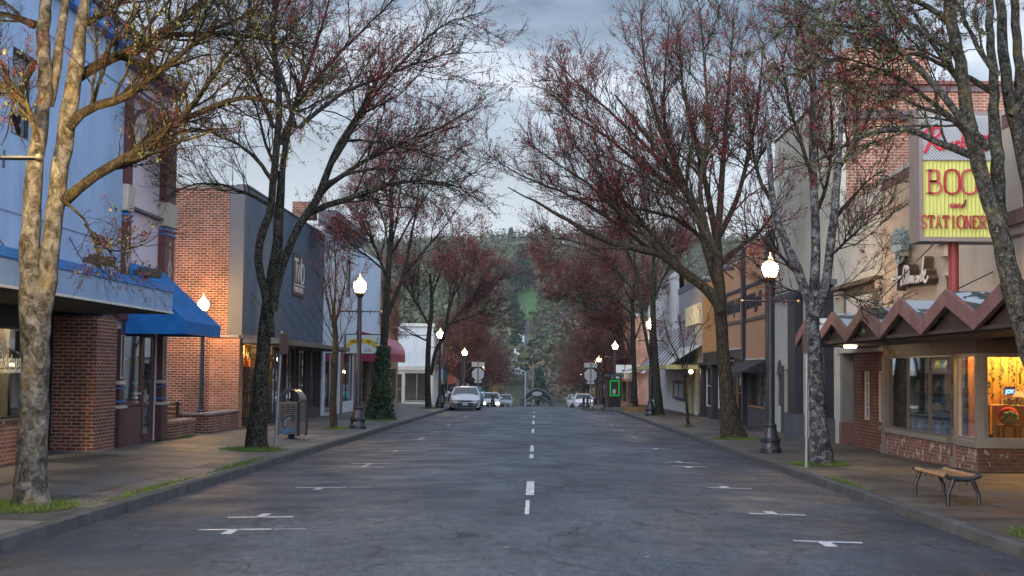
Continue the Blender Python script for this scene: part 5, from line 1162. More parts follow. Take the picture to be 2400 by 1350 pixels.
MB().box(RX - .14, RX - .022, 43.22, 43.75, f0, 3.9).box(RX - .12, RX - .022, 45.2, 45.3, f0, 1.9).build('slate_strip', SL, root)

# ---- right 4 : orange grill front
Y0, Y1 = 47.0, 67.4
root = building('restaurant_building', 'orange panelled restaurant front with navy frames and black awning', 1, RX, Y0, Y1)
f0 = gz(RX, 57) - .25; OR = M('panel_orange', (.43, .235, .135), .75, var=.08, stretch=3, stain=.25)
wall_open(root, 1, RX, Y0 + .02, 53.6, 2.14, 6.57, [], OR); wall_open(root, 1, RX + .003, 54.15, Y1, 2.6, 6.1, [], OR, name='wall')
MB().box(RX - .12, RX + .2, 53.62, 54.13, f0, 6.8).build('navy_post', NV, root); MB().box(RX - .10, RX + .2, Y0 + .02, Y0 + 1.5, f0, 6.62).build('navy_post', NV, root)
q = MB()
for a, b, z0_, z1_ in ((48.55, 53.6, 3.69, 4.98), (54.15, 59.0, 3.72, 4.98)):
    q.box(RX - .04, RX - .002, a, b, z0_ - .07, z0_ + .07).box(RX - .04, RX - .002, a, b, z1_ - .07, z1_ + .07).box(RX - .04, RX - .002, a, a + .16, z0_ + .07, z1_ - .07).box(RX - .04, RX - .002, b - .16, b, z0_ + .07, z1_ - .07)
q.build('sign_frame', NV, root)
OR2 = M('ribbed_orange', (.42, .22, .08), .7, stain=.3); q = MB()
for i in range(28): q.box(RX - .04, RX - .002, 59.3 + i * .29, 59.42 + i * .29, 2.65, 6.05)
q.build('ribs', OR2, root)
MB().box(RX - .06, RX + .3, Y0 + 1.5, 53.6, 6.572, 6.64).box(RX - .06, RX + .3, 54.15, Y1, 6.102, 6.17).build('coping', M('coping_white', (.5, .48, .46)), root)
MB().box(RX - .03, RX - .002, Y0 + 1.5, 53.6, 2.142, 2.2).box(RX - .03, RX - .002, 54.15, 59.0, 2.6, 2.66).build('trim', M('coping_white', (.5, .48, .46)), root)
text_obj('lettering', 'BRIX|grill', .80, (RX - .01, 53.35, 4.12), (0, -1, 0), (0, 0, 1), NV, root, .03, sx=1.15, bold=.008)
text_obj('lettering', 'BRIX|chill', .80, (RX - .01, 58.75, 4.12), (0, -1, 0), (0, 0, 1), NV, root, .03, sx=1.15, bold=.008)
shell(root, 1, RX, Y0 + .02, Y1, f0, 6.1, DARK, ceil=2.1)
wall_open(root, 1, RX + .05, Y0 + 1.5, 53.6, f0, 2.138, [(49.2, 53.0, .42, 1.65)], M('panel_slate', (.06, .065, .08), .6), name='shopfront')
window(root, 1, RX + .02, 49.2, 53.0, .42, 1.65, 2, 0, fm=BLK, gm=GLSD, name='shop_window')
MB().box(RX - .02, RX + .04, 49.1, 53.1, .36, .415).build('sill', M('sill_copper', (.4, .22, .12)), root)
q = MB(); q.hexa([(RX - .002, 48.9, 2.10), (RX - .85, 48.9, 1.66), (RX - .85, 54.4, 1.66), (RX - .002, 54.4, 2.10)], [(RX - .002, 48.9, 2.13), (RX - .87, 48.9, 1.69), (RX - .87, 54.4, 1.69), (RX - .002, 54.4, 2.13)])
q.prism([(RX - .003, 48.9, 2.1), (RX - .86, 48.9, 1.66), (RX - .003, 48.9, 1.66)], (0, -.012, 0)); q.prism([(RX - .003, 54.4, 2.1), (RX - .86, 54.4, 1.66), (RX - .003, 54.4, 1.66)], (0, .012, 0))
q.box(RX - .88, RX - .865, 48.9, 54.4, 1.5, 1.69); q.build('awning', M('awning_black', (.03, .03, .035), .7), root)
wall_open(root, 1, RX + .02, 54.15, Y1, f0, 2.598, [(54.6, 56.6, f0 + .1, 2.2), (57.0, 58.8, f0 + .1, 2.3), (59.6, 62.3, f0 + .7, 2.0), (63.8, 66.6, f0 + .7, 2.0)], BLKW, name='shopfront')
for a, b in ((54.6, 56.6), (57.0, 58.8)): window(root, 1, RX - .0, a, b, f0 + .12, 2.2, 0, 1, fm=WOODP, gm=GLS, name='door')
for a, b in ((59.6, 62.3), (63.8, 66.6)): window(root, 1, RX - .0, a, b, f0 + .7, 2.0, 0, 1, fm=OFFW, gm=GLS, name='shop_window')
q = MB()
for y_ in (59.1, 62.6, 66.8): MB().box(RX - .15, RX + .015, y_, y_ + .55, f0, 2.0).box(RX - .22, RX + .015, y_ - .05, y_ + .6, f0, f0 + .35).box(RX - .22, RX + .015, y_ - .05, y_ + .6, 1.85, 2.0).build('timber_pilaster', BLKW, root)
MB().box(RX - .25, RX + .015, 59.0, Y1, 2.002, 2.14).build('timber_cornice', BLKW, root)
for y_ in (50.3, 53.9, 57.0):
    q = MB(); q2 = smooth2([(RX, y_, 5.55), (RX - .5, y_, 5.95), (RX - 1.0, y_, 5.9), (RX - 1.15, y_, 5.6)], 5); q.tube(q2, .03, 6); q.lathe([(.26, 0), (.2, .08), (.05, .16)], (RX - 1.15, y_, 5.42), 12); q.build('gooseneck_lamp', BLK, root)

# ---- right 5 : pale shop with yellow canopy
Y0, Y1 = 67.4, 92
root = building('shop_building', 'white and grey building with thin yellow canopy and purple framed window', 1, RX, Y0, Y1)
f0 = gz(RX, 80) - .35; SG = M('stucco_soft_grey', (.24, .25, .28), .85, var=.1, stain=.4); WH2 = M('stucco_white', (.50, .52, .54), .85, var=.08, stain=.35)
wall_open(root, 1, RX, Y0 + .02, 78.8, 2.2, 6.4, [(74.4, 78.0, 3.4, 4.5)], SG); wall_open(root, 1, RX, 78.8, Y1, 2.2, 7.6, [], WH2)
MB().box(RX + .02, RX + .3, 78.8, 79.0, 6.4, 7.6).build('wall', WH2, root)
window(root, 1, RX, 74.4, 78.0, 3.4, 4.5, 1, 0, fm=BLK, gm=M('blind_pink', (.42, .32, .36)), fw=.08, dp=.02)
MB().box(RX - .15, RX - .002, 67.5, 73.9, 4.1, 5.1).build('sign_box', M('panel_cream', (.60, .57, .40), .6, var=.05, stain=.15), root)
MB().box(RX - .05, RX - .002, 67.5, 78.8, 6.1, 6.4).build('roof_edge', M('cornice_slate', (.1, .12, .15)), root)
shell(root, 1, RX, Y0 + .02, Y1, f0, 6.2, WH2, ceil=2.1)
YC = M('canopy_yellow', (.50, .42, .17), .7)
q = MB(); q.box(6.4, 6.5, 67.5, 87, 1.80, 2.02).box(6.5, RX - .002, 67.5, 67.6, 1.80, 2.02).box(6.5, RX - .002, 86.9, 87, 1.80, 2.02); q.build('canopy_fascia', YC, root)
q = MB(); q.hexa([(6.5, 67.62, 1.96), (6.5, 86.9, 1.96), (RX - .003, 86.9, 3.0), (RX - .003, 67.62, 3.0)][::-1], [(6.5, 67.62, 2.0), (6.5, 86.9, 2.0), (RX - .003, 86.9, 3.04), (RX - .003, 67.62, 3.04)][::-1]); q.build('canopy_roof', M('sheet_metal', (.42, .46, .5), .4, metal=.3, var=.3, scale=8, stretch=.1), root)
rods(root, [((RX, 68.6 + i * 2, 4.2), (6.5, 69.2 + i * 2, 2.02)) for i in range(9)], .025)
wall_open(root, 1, RX + .02, Y0 + .02, Y1, f0, 2.198, [(67.8, 70.5, f0 + .5, 1.9), (71.2, 73.2, f0 + .1, 1.9), (75.0, 81.0, .1, 1.15)], WH2, name='shopfront')
window(root, 1, RX, 67.8, 70.5, f0 + .5, 1.9, 1, 0, fm=YC, gm=GLS, name='shop_window'); window(root, 1, RX, 71.2, 73.2, f0 + .12, 1.9, 0, 0, fm=YC, gm=GLS, name='door')
window(root, 1, RX - .1, 75.0, 81.0, .1, 1.15, 1, 0, fm=M('frame_purple', (.10, .04, .15)), gm=M('pane_teal', (.13, .33, .33), .15), name='window', fw=.14, dp=-.02)
MB().box(RX - .14, RX + .01, 73.4, 74.0, f0, 1.8).build('yellow_post', YC, root)
q = MB(); q.ball((7.8, 69.0, 1.68), .10, 12, 8); q.build('bulb', Emit('bulb_yellow', (1, .72, .3), 22), root)
root = building('shop_building', 'pale corner building with black awning before the side street', 1, RX, 92, 100.4)
wall_open(root, 1, RX + .01, 92.05, 100.4, -1.2, 6.6, [(93, 99.6, -.3, 1.4)], WH2); window(root, 1, RX, 93, 99.6, -.3, 1.4, 3, 0)
MB().box(RX + .32, RX + 12, 92.05, 100.4, -1.2, 6.2).build('shell', WH2, root)
q = MB(); q.hexa([(RX, 92.5, 2.3), (RX - 1.3, 92.5, 1.5), (RX - 1.3, 100.2, 1.5), (RX, 100.2, 2.3)], [(RX, 92.5, 2.34), (RX - 1.33, 92.5, 1.54), (RX - 1.33, 100.2, 1.54), (RX, 100.2, 2.34)]); q.build('awning', M('awning_black', (.03, .03, .035)), root)
for i, (c_, a, b, h_, nm) in enumerate([((.42, .13, .07), 112.5, 134, 8.4, 'orange red brick'), ((.55, .54, .52), 134, 150, 6.5, 'white rendered'), ((.2, .16, .13), 150, 178, 6, 'brown')]):
    root = thing('shop_building', '%s building past the side street on the right' % nm, 'building', (RX, (a + b) / 2, gz(RX, a)), None)
    g1 = gz(RX, b) - .3; m_ = Brick('brick_orange', (.36, .11, .05), (.46, .16, .08), (.4, .33, .28)) if i == 0 else M('paint_farr_%d' % i, c_, .8, stain=.3)
    ops = [(a + .6, (a + b) / 2 - .3, g1 + 1, g1 + 3), ((a + b) / 2 + .3, b - .6, g1 + 1, g1 + 3)]
    wall_open(root, 1, RX, a + .02, b, g1, g1 + h_, ops + ([(a + 1.5 + 4 * j, a + 3 + 4 * j, g1 + 5, g1 + 7) for j in range(5)] if i == 0 else []), m_)
    for o_ in ops: window(root, 1, RX, *o_, 2, 0, name='shop_window')
    if i == 0:
        for j in range(5): window(root, 1, RX, a + 1.5 + 4 * j, a + 3 + 4 * j, g1 + 5, g1 + 7, 0, 1, fm=M('frame_teal', (.05, .25, .28)))
        MB().box(RX - .05, RX - .002, a + .02, b, g1 + 3.2, g1 + 3.9).build('sign_band', CREAM, root)
    MB().box(RX + .32, RX + 12, a + .02, b, g1, g1 + h_ - .4).build('shell', m_, root)
    MB().box(RX - .15, RX + .3, a, b, g1 + h_ + .002, g1 + h_ + .25).build('cornice', CREAM, root)
# white script board facing the camera
root = thing('projecting_sign', 'white signboard with a curly black script L at the far corner', 'sign', (7.6, 111.9, 1.8)); a, b = onY(1444, 855, 111.9), onY(1512, 874, 111.9)
MB().box(a.x, b.x, 111.9, 112.1, b.z, a.z).build('board', M('banner_white', (.6, .58, .53)), root)
q = MB(); zc2 = (a.z + b.z) / 2
q.strokes([curve((a.x + .6, zc2 + .2), (a.x + .75, zc2 + .28), (a.x + .7, zc2), (a.x + .55, zc2 - .2), (a.x + .5, zc2 - .1), (a.x + .8, zc2 - .18), (a.x + 1, zc2 - .1)), curve((a.x + 1.05, zc2), (a.x + 1.1, zc2 - .15), (a.x + 1.25, zc2), (a.x + 1.3, zc2 - .15), (a.x + 1.45, zc2), (a.x + 1.5, zc2 - .1))], (0, 111.885, 0), (1, 0, 0), (0, 0, 1), .05, .01, n=(0, -1, 0)); q.build('script_lettering', BLK, root)
# ------------------------------------------------------------------ trees
BK_PALE = Bark('bark_pale', (.018, .016, .015), (.085, .085, .086), (.23, .235, .25), 8, zs=.7, spots=6, lf=.35, lich=(.2, .2, .12), mos=(.22, .17, .04), mf=.45)
BK_DARK = Bark('bark_dark', (.006, .005, .005), (.018, .015, .014), (.06, .055, .052), 14, lf=.5, mos=(.08, .085, .03), mf=.5)
BK_BRN = Bark('bark_brown', (.012, .009, .007), (.042, .031, .023), (.085, .066, .05), 14, lf=.4, mos=(.10, .09, .03), mf=.35)
BK_TWIG = Bark('bark_twig', (.007, .006, .006), (.016, .012, .011), (.038, .031, .028), 8, lf=.7, lich=(.17, .19, .12), mos=(.09, .09, .03), mf=.5)
BK_LIMB = Bark('bark_limb', (.007, .006, .005), (.024, .019, .016), (.065, .058, .05), 16, lf=.5, lich=(.12, .13, .08), mos=(.09, .08, .02), mf=.6)
BLO3 = M('blossom_maroon', (.13, .034, .038), .85, var=.5, scale=.8)
BK_FAR = M('bark_far', (.06, .045, .042), .95, var=.3)
BLO = M('blossom_red', (.19, .028, .034), .8, var=.45, scale=1.3)
BLO2 = M('blossom_rust', (.125, .048, .042), .8, var=.45, scale=.6)
LICH = M('lichen_green', (.11, .13, .075), .95, var=.35, scale=6)
def rot_dirs(rg, T, ang):
    n = len(T); r_ = rg.normal(size=(n, 3)); p = np.cross(T, r_); p /= np.linalg.norm(p, axis=1, keepdims=True) + 1e-9
    return T * np.cos(ang)[:, None] + p * np.sin(ang)[:, None]
def sample(rg, P, R, cnt, t0, t1):
    seg = np.linalg.norm(np.diff(P, axis=1), axis=2); Ls = seg.sum(1); pr = Ls / Ls.sum(); idx = rg.choice(len(P), cnt, p=pr)
    t = rg.uniform(t0, t1, cnt); n = P.shape[1] - 1; f = t * n; i = np.minimum(f.astype(int), n - 1); fr = (f - i)[:, None]
    A, B = P[idx, i], P[idx, i + 1]; T = B - A; T /= np.linalg.norm(T, axis=1, keepdims=True) + 1e-9
    return A * (1 - fr) + B * fr, T, R[idx, i] * (1 - fr[:, 0]) + R[idx, i + 1] * fr[:, 0], Ls[idx], t
def children(rg, P, R, cnt, n, ang, lens, rk, rmin, up=.3, jit=.18, t0=.2, t1=1, trop=.05, push=None):
    p, T, r, Lp, t = sample(rg, P, R, cnt, t0, t1)
    d = rot_dirs(rg, T, rg.uniform(ang[0], ang[1], cnt)); d[:, 2] += up
    if push is not None: d += np.array(push)
    d /= np.linalg.norm(d, axis=1, keepdims=True)
    Ln = rg.uniform(lens[0], lens[1], cnt) * (1.1 - .5 * t); r0 = np.clip(r * rk * rg.uniform(.75, 1.1, cnt), rmin, None)
    Q = np.zeros((cnt, n, 3)); Q[:, 0] = p
    for k in range(1, n):
        Q[:, k] = Q[:, k - 1] + d * (Ln / (n - 1))[:, None]
        d = d + rg.normal(size=(cnt, 3)) * jit; d[:, 2] += trop; d /= np.linalg.norm(d, axis=1, keepdims=True)
    ok = Q[:, -1, 2] > -1e9
    return Q, r0[:, None] * np.linspace(1, .35, n)[None, :]
def tubes(P, R, k=3):
    B, n, _ = P.shape; T = np.gradient(P, axis=1); T /= np.linalg.norm(T, axis=2, keepdims=True) + 1e-9
    ref = np.zeros((B, 1, 3)); m = T.mean(1); v = np.abs(m[:, 2]) > .8; ref[:, 0, 2] = ~v; ref[:, 0, 0] = v
    A = np.cross(T, ref); A /= np.linalg.norm(A, axis=2, keepdims=True) + 1e-9; C_ = np.cross(T, A)
    a = np.arange(k) * 2 * np.pi / k
    V = P[:, :, None, :] + R[:, :, None, None] * (A[:, :, None, :] * np.cos(a)[None, None, :, None] + C_[:, :, None, :] * np.sin(a)[None, None, :, None])
    V = V.reshape(-1, 3); b = (np.arange(B) * n * k)[:, None, None]; i = (np.arange(n - 1) * k)[None, :, None]; j = np.arange(k)[None, None, :]; j2 = (j + 1) % k
    F_ = np.stack([b + i + j, b + i + j2, b + i + k + j2, b + i + k + j], -1).reshape(-1, 4)
    return V, F_
def merge(l):
    V = []; F_ = []; o = 0
    for v, f in l: V.append(v); F_.append(f + o); o += len(v)
    return np.concatenate(V), np.concatenate(F_)
def clusters(rg, pts, k, spread, size):
    n = len(pts) * k; c = np.repeat(pts, k, 0) + rg.normal(size=(n, 3)) * spread
    u = rg.normal(size=(n, 3)); u /= np.linalg.norm(u, axis=1, keepdims=True); v = np.cross(u, rg.normal(size=(n, 3))); v /= np.linalg.norm(v, axis=1, keepdims=True)
    s = rg.uniform(size[0], size[1], n)[:, None]
    V = np.stack([c - u * s, c - v * s * .6, c + u * s, c + v * s * .6], 1).reshape(-1, 3); F_ = np.arange(4 * n).reshape(-1, 4)
    return V, F_
def limb(pts, Yb, rs, n=14):
    """pts: (px,py,dY) seen from the street; radii at both ends -> resampled 3-D centre line"""
    P = [onY(p[0], p[1], Yb + (p[2] if len(p) > 2 else 0)) for p in pts]
    S = np.array(smooth2([tuple(q) for q in P], 8)); d = np.concatenate([[0], np.cumsum(np.linalg.norm(np.diff(S, axis=0), axis=1))]); t = np.linspace(0, d[-1], n)
    Q = np.stack([np.interp(t, d, S[:, i]) for i in range(3)], 1)
    if len(rs) == 2: R = np.linspace(rs[0], rs[1], n)
    else: R = np.interp(np.linspace(0, 1, n), np.linspace(0, 1, len(rs)), rs)
    return Q, R
def rough(V, rg, amp, sc_=6):
    return V + np.sin(V[:, [1, 2, 0]] * sc_ + 1.3) * amp + np.sin(V[:, [2, 0, 1]] * sc_ * 2.7) * amp * .5
def tree(name, label, loc, trunks, limbs, seed, n2=60, n3=500, n4=3500, L2=(1.6, 3.2), L3=(.7, 1.6), L4=(.25, .6), r3=.011, r4=.0045, bark=BK_DARK, twig=BK_TWIG, blo=BLO, nblo=3000, bk=5, bs=(.012, .026), spread=.035, lich=0, group=None, up=.25, push=None, cat='tree', auto=None, drop=0, extra=None, rs=1):
    rg = np.random.default_rng(seed); root = thing(name, label, cat, loc, group)
    trunks = [(Q, R * rs) for Q, R in trunks]; limbs = [(Q, R * rs) for Q, R in limbs]
    tv = []
    for Q, R in trunks:
        v, f = tubes(Q[None], R[None], 14); tv.append((rough(v, rg, .018, 7), f))
    V, F_ = merge(tv); np_obj('trunk', V, F_, bark, root, smooth=True)
    LP = list(limbs)
    if auto:   # (point, n, length range, r, elevation range, azimuth bias)
        for (p, cnt, lr, r_, el) in auto:
            for i in range(cnt):
                az = 2 * math.pi * (i + rg.uniform(-.3, .3)) / cnt; e_ = math.radians(rg.uniform(*el)); d = np.array([math.cos(az) * math.cos(e_), math.sin(az) * math.cos(e_), math.sin(e_)]); ln = rg.uniform(*lr)
                if push is not None: d = d + np.array(push) * .8; d /= np.linalg.norm(d)
                q = [np.array(p, float)]
                for k in range(13): q.append(q[-1] + d * ln / 13); d = d + rg.normal(size=3) * .09 + np.array([0, 0, .045]); d /= np.linalg.norm(d)
                LP.append((np.array(q), rs * np.linspace(r_ * rg.uniform(.8, 1.1), r_ * .16, 14)))
    P1 = np.stack([q for q, r in LP]); R1 = np.stack([r for q, r in LP])
    P2, R2 = children(rg, P1, R1, n2, 9, (.45, 1.05), L2, .45, .011, up=up, t0=.12, jit=.13, push=push, trop=.05)
    # main limbs grow on beyond their ends
    P3, R3 = children(rg, np.concatenate([P2]), R2, n3, 7, (.35, .95), L3, .5, r3, up=up * .8, jit=.16, trop=.05 - drop)
    P3b, R3b = children(rg, P1, R1, n3 // 4, 7, (.5, 1.2), L3, .3, r3, up=up * .8, jit=.16, t0=.3, trop=.04 - drop)
    P3 = np.concatenate([P3, P3b]); R3 = np.concatenate([R3, R3b])
    P4, R4 = children(rg, P3, R3, n4, 5, (.3, .9), L4, .6, r4, up=.12, jit=.2, trop=.06 - drop)
    sets = [(P1, R1, 9), (P2, R2, 6), (P3, R3, 3), (P4, R4, 3)]
    lv = []
    v, f = tubes(P1, R1, 9); lv.append((rough(v, rg, .012, 9), f)); v, f = tubes(P2, R2, 6); lv.append((rough(v, rg, .006, 14), f))
    V, F_ = merge(lv); np_obj('limbs', V, F_, bark if bark.name not in ('bark_pale', 'bark_silver') else BK_LIMB, root, smooth=True)
    V, F_ = merge([tubes(P3, R3, 3), tubes(P4, R4, 3)]); np_obj('twigs', V, F_, twig, root)
    if nblo:
        tips = P4[:, 2:].reshape(-1, 3); tips3 = P3[:, 3:].reshape(-1, 3); al = np.concatenate([tips, tips3]); k_ = np.sin(al[:, 0] * 1.1 + seed) + np.sin(al[:, 1] * 1.3) + np.sin(al[:, 2] * 1.7 + 1); al = al[k_ + rg.normal(size=len(al)) * .9 > -.4]
        c = al[rg.choice(len(al), min(nblo, len(al)), replace=False)]; V, F_ = clusters(rg, c, bk, spread, bs); o = np_obj('blossom', V, F_, blo, root); o['kind'] = 'stuff'
    if lich:
        a = np.concatenate([P3.reshape(-1, 3), P2[:, 2:].reshape(-1, 3)]); c = a[rg.choice(len(a), min(lich, len(a)), replace=False)]; V, F_ = clusters(rg, c, 7, .022, (.012, .03)); o = np_obj('lichen', V, F_, LICH, root); o['kind'] = 'stuff'
    if extra: extra(root, rg)
    return root
def T_(pts, Y, rs, n=16): return limb(pts, Y, rs, n)
def g(px, py, Y): p = onY(px, py, Y); return (p.x, p.y, gz(p.x, p.y))

# near left : twin stemmed pale tree
Y = 17.1
tr = [T_([(68, 1205), (68, 1150), (72, 1060), (78, 930), (79, 830), (74, 730), (68, 620), (70, 500), (82, 360), (104, 220)], Y, (.24, .205, .19, .185, .185, .16, .13, .12, .105, .09), 26),
      T_([(84, 860), (92, 790), (102, 700), (113, 610), (122, 520), (132, 440), (146, 340), (162, 240), (180, 120), (196, -10), (205, -120)], Y, (.10, .12, .13, .125, .12, .115, .11, .10, .085, .075, .06), 26),
      T_([(112, 250), (130, 150), (146, 40), (156, -90)], Y + .1, (.08, .07, .06, .045), 12), T_([(104, 225), (98, 100), (104, 0), (100, -100)], Y, (.095, .09, .075, .055), 12)]
for q, r in tr[:1]:  # root flare
    r[0] = .33; r[1] = .235
lb = [T_([(150, 472), (190, 440), (250, 398), (330, 350), (400, 300), (440, 260), (490, 200), (540, 120), (600, 60)], Y, (.085, .012), 14),
      T_([(160, 300), (195, 262), (240, 245), (300, 222), (360, 180), (430, 120), (520, 60), (620, 20)], Y - .2, (.07, .012), 14),
      T_([(180, 180), (225, 155), (290, 125), (340, 105), (400, 60), (450, 20), (520, -30)], Y + .2, (.085, .02), 14),
      T_([(420, 280), (480, 262), (560, 230), (640, 240), (720, 262)], Y, (.05, .010), 14),
      T_([(340, 100), (420, 82), (520, 80), (620, 92), (720, 130)], Y + .6, (.05, .008), 14),
      T_([(80, 140), (40, 220), (0, 150), (-60, 100)], Y + .3, (.05, .012), 14),
      T_([(90, 330), (60, 240), (20, 200), (-40, 220)], Y - .8, (.045, .012), 14),
      T_([(85, 60), (40, 40), (-20, 30)], Y, (.06, .02), 14),
      T_([(190, 60), (260, 20), (340, -40)], Y + .5, (.06, .02), 14),
      T_([(150, 470), (190, 510), (220, 560), (262, 590)], Y - .3, (.02, .006), 14),
      T_([(160, 0), (220, -80), (300, -160)], Y - 1, (.06, .02), 14), T_([(110, 0), (60, -100), (0, -180)], Y + 1, (.06, .02), 14)]
tree('street_tree', 'pale twin stemmed mossy maple on the left, lit golden by the nearest lamp', g(72, 1190, Y), tr, lb, 3, rs=0.95, n2=130, n3=1000, n4=5600, L2=(.5, 1.6), L3=(.3, .85), L4=(.12, .36), r3=.0055, r4=.0026, bark=BK_PALE, nblo=1200, bk=14, bs=(.007, .016), spread=.026, blo=M('blossom_dusk', (.085, .02, .024), .85, var=.4), lich=700, up=.1, drop=.05)
# second left : dark forked tree
Y = 31.6
tr = [T_([(602, 1062), (600, 1040), (604, 980), (610, 900), (616, 820), (622, 760), (630, 700), (640, 640), (650, 560), (655, 470), (660, 400)], Y, (.33, .27, .22, .20, .185, .18, .17, .15, .13, .12, .10), 26),
      T_([(634, 790), (622, 700), (607, 640), (604, 590), (614, 545), (632, 500), (640, 420), (648, 320), (652, 220), (640, 100), (645, -40)], Y - .2, (.10, .115, .11, .105, .10, .10, .09, .08, .07, .06, .05), 24),
      T_([(640, 730), (650, 660), (668, 600), (692, 545), (722, 500), (748, 455), (768, 400), (800, 330), (850, 250), (900, 160)], Y - .3, (.11, .11, .11, .11, .105, .10, .08, .06, .045, .03), 22)]
lb = [T_([(722, 500), (780, 478), (850, 455), (930, 430), (1010, 425), (1080, 440)], Y, (.10, .015)), T_([(748, 455), (790, 420), (850, 380), (930, 340), (1030, 300), (1130, 240)], Y + .4, (.08, .012)),
      T_([(768, 400), (800, 350), (860, 250), (940, 150), (1040, 60), (1130, 30)], Y - .5, (.07, .012)), T_([(660, 400), (680, 280), (720, 160), (760, 40), (780, -60)], Y + .5, (.09, .02)),
      T_([(655, 340), (700, 240), (780, 140), (880, 40), (960, -40)], Y + 1.2, (.08, .015)), T_([(640, 300), (600, 200), (560, 100), (520, 0)], Y + .6, (.07, .02)),
      T_([(636, 420), (590, 360), (520, 320), (450, 300), (400, 320)], Y - .6, (.06, .012)), T_([(632, 480), (570, 450), (500, 430), (430, 440), (380, 470)], Y + 1.5, (.055, .012)),
      T_([(650, 200), (640, 90), (660, -40)], Y - 1, (.06, .02)), T_([(800, 330), (870, 330), (960, 350), (1040, 370), (1120, 420)], Y - .4, (.04, .008)), T_([(690, 300), (660, 180), (600, 60), (570, -40)], Y - 1.5, (.07, .02)),
      T_([(760, 430), (840, 400), (930, 395), (1010, 400)], Y - 2.2, (.06, .010)), T_([(700, 300), (800, 220), (900, 180), (1000, 140), (1080, 120)], Y - 2.5, (.06, .010)), T_([(660, 430), (620, 330), (600, 250), (560, 180)], Y + 2.5, (.06, .015))]
tree('street_tree', 'dark barked forked tree leaning by the litter bin, crown full of red buds', g(600, 1055, Y), tr, lb, 7, rs=0.86, n2=200, n3=1700, n4=9500, L2=(1.0, 2.6), L3=(.5, 1.4), L4=(.2, .5), r3=.0065, r4=.0034, bark=BK_DARK, nblo=6000, bk=9, bs=(.011, .023), spread=.036, lich=1800, up=.12, push=(.1, 0, 0))
# third left : ivy clad
def ivy(root, rg):
    n = 2100; t = rg.uniform(0, 1, n) ** 1.1; h = t * 3.0; a = rg.uniform(0, 6.28, n); r_ = (.24 + .42 * (1 - t) ** 2.2) * rg.uniform(.6, 1.1, n)
    b = onY(888, 985, 57); c = np.stack([b.x + r_ * np.cos(a) + t * .15, 57 + r_ * np.sin(a), gz(b.x, 57) + h], 1); V, F_ = clusters(rg, c, 3, .05, (.04, .075))
    o = np_obj('ivy', V, F_, M('ivy_leaf', (.025, .055, .028), .6, var=.5, scale=5), root); o['kind'] = 'stuff'
Y = 57
tr = [T_([(888, 990), (890, 930), (897, 850), (904, 760), (908, 690), (912, 620), (918, 540), (915, 440)], Y, (.36, .32, .3, .27, .24, .2, .16, .1), 20), T_([(905, 750), (925, 700), (945, 650), (960, 580), (975, 500), (985, 420)], Y, (.16, .14, .12, .1, .07, .04), 16)]
lb = [T_([(905, 650), (880, 580), (850, 520), (820, 450)], Y, (.12, .03)), T_([(950, 640), (1000, 580), (1050, 520), (1090, 460)], Y - 1, (.10, .02)), T_([(915, 600), (960, 520), (1010, 440), (1040, 380)], Y + 1, (.10, .02)), T_([(915, 500), (900, 420), (890, 350)], Y, (.09, .02)),
      T_([(912, 600), (930, 520), (940, 430), (950, 360)], Y + 2, (.1, .02)), T_([(908, 640), (860, 600), (800, 560), (760, 520)], Y - 1, (.09, .02)), T_([(912, 620), (900, 520), (860, 440), (840, 400)], Y - 2, (.09, .02))]
tree('street_tree', 'tree with its trunk wrapped in dark ivy in front of the sewing shop sign', g(888, 985, Y), tr, lb, 9, rs=0.56, n2=80, n3=700, n4=4000, L2=(1.4, 3), L3=(.7, 1.7), L4=(.3, .7), r3=.009, r4=.005, bark=BK_DARK, blo=BLO3, nblo=4800, bk=5, bs=(.022, .045), spread=.06, up=.2, extra=ivy)
# fourth left
Y = 82
tr = [T_([(1005, 962), (1003, 920), (1003, 850), (1006, 780), (1012, 720), (1008, 640)], Y, (.36, .3, .28, .25, .2, .12), 18), T_([(1010, 880), (1022, 820), (1040, 790), (1050, 740), (1062, 690), (1075, 620)], Y, (.2, .19, .18, .14, .1, .05), 16)]
lb = [T_([(1005, 760), (970, 700), (940, 650), (920, 600)], Y, (.14, .03)), T_([(1045, 770), (1090, 720), (1130, 680), (1165, 650)], Y - 1, (.12, .02)), T_([(1010, 700), (1030, 640), (1040, 580)], Y + 1, (.12, .02)), T_([(1060, 700), (1090, 640), (1110, 590)], Y + 1, (.10, .02)), T_([(1005, 800), (960, 780), (920, 750)], Y - 2, (.10, .02)),
      T_([(1048, 740), (1060, 660), (1060, 600)], Y - 2, (.1, .02)), T_([(1050, 760), (1110, 740), (1160, 720)], Y + 2, (.1, .02))]
tree('street_tree', 'forked tree with dense red crown beside the white parked sedan', g(1005, 960, Y), tr, lb, 12, rs=0.58, n2=80, n3=700, n4=3600, L2=(1.6, 3.6), L3=(.9, 2), L4=(.4, .9), r3=.011, r4=.006, bark=BK_DARK, blo=BLO3, nblo=5200, bk=5, bs=(.026, .055), spread=.09, up=.22)
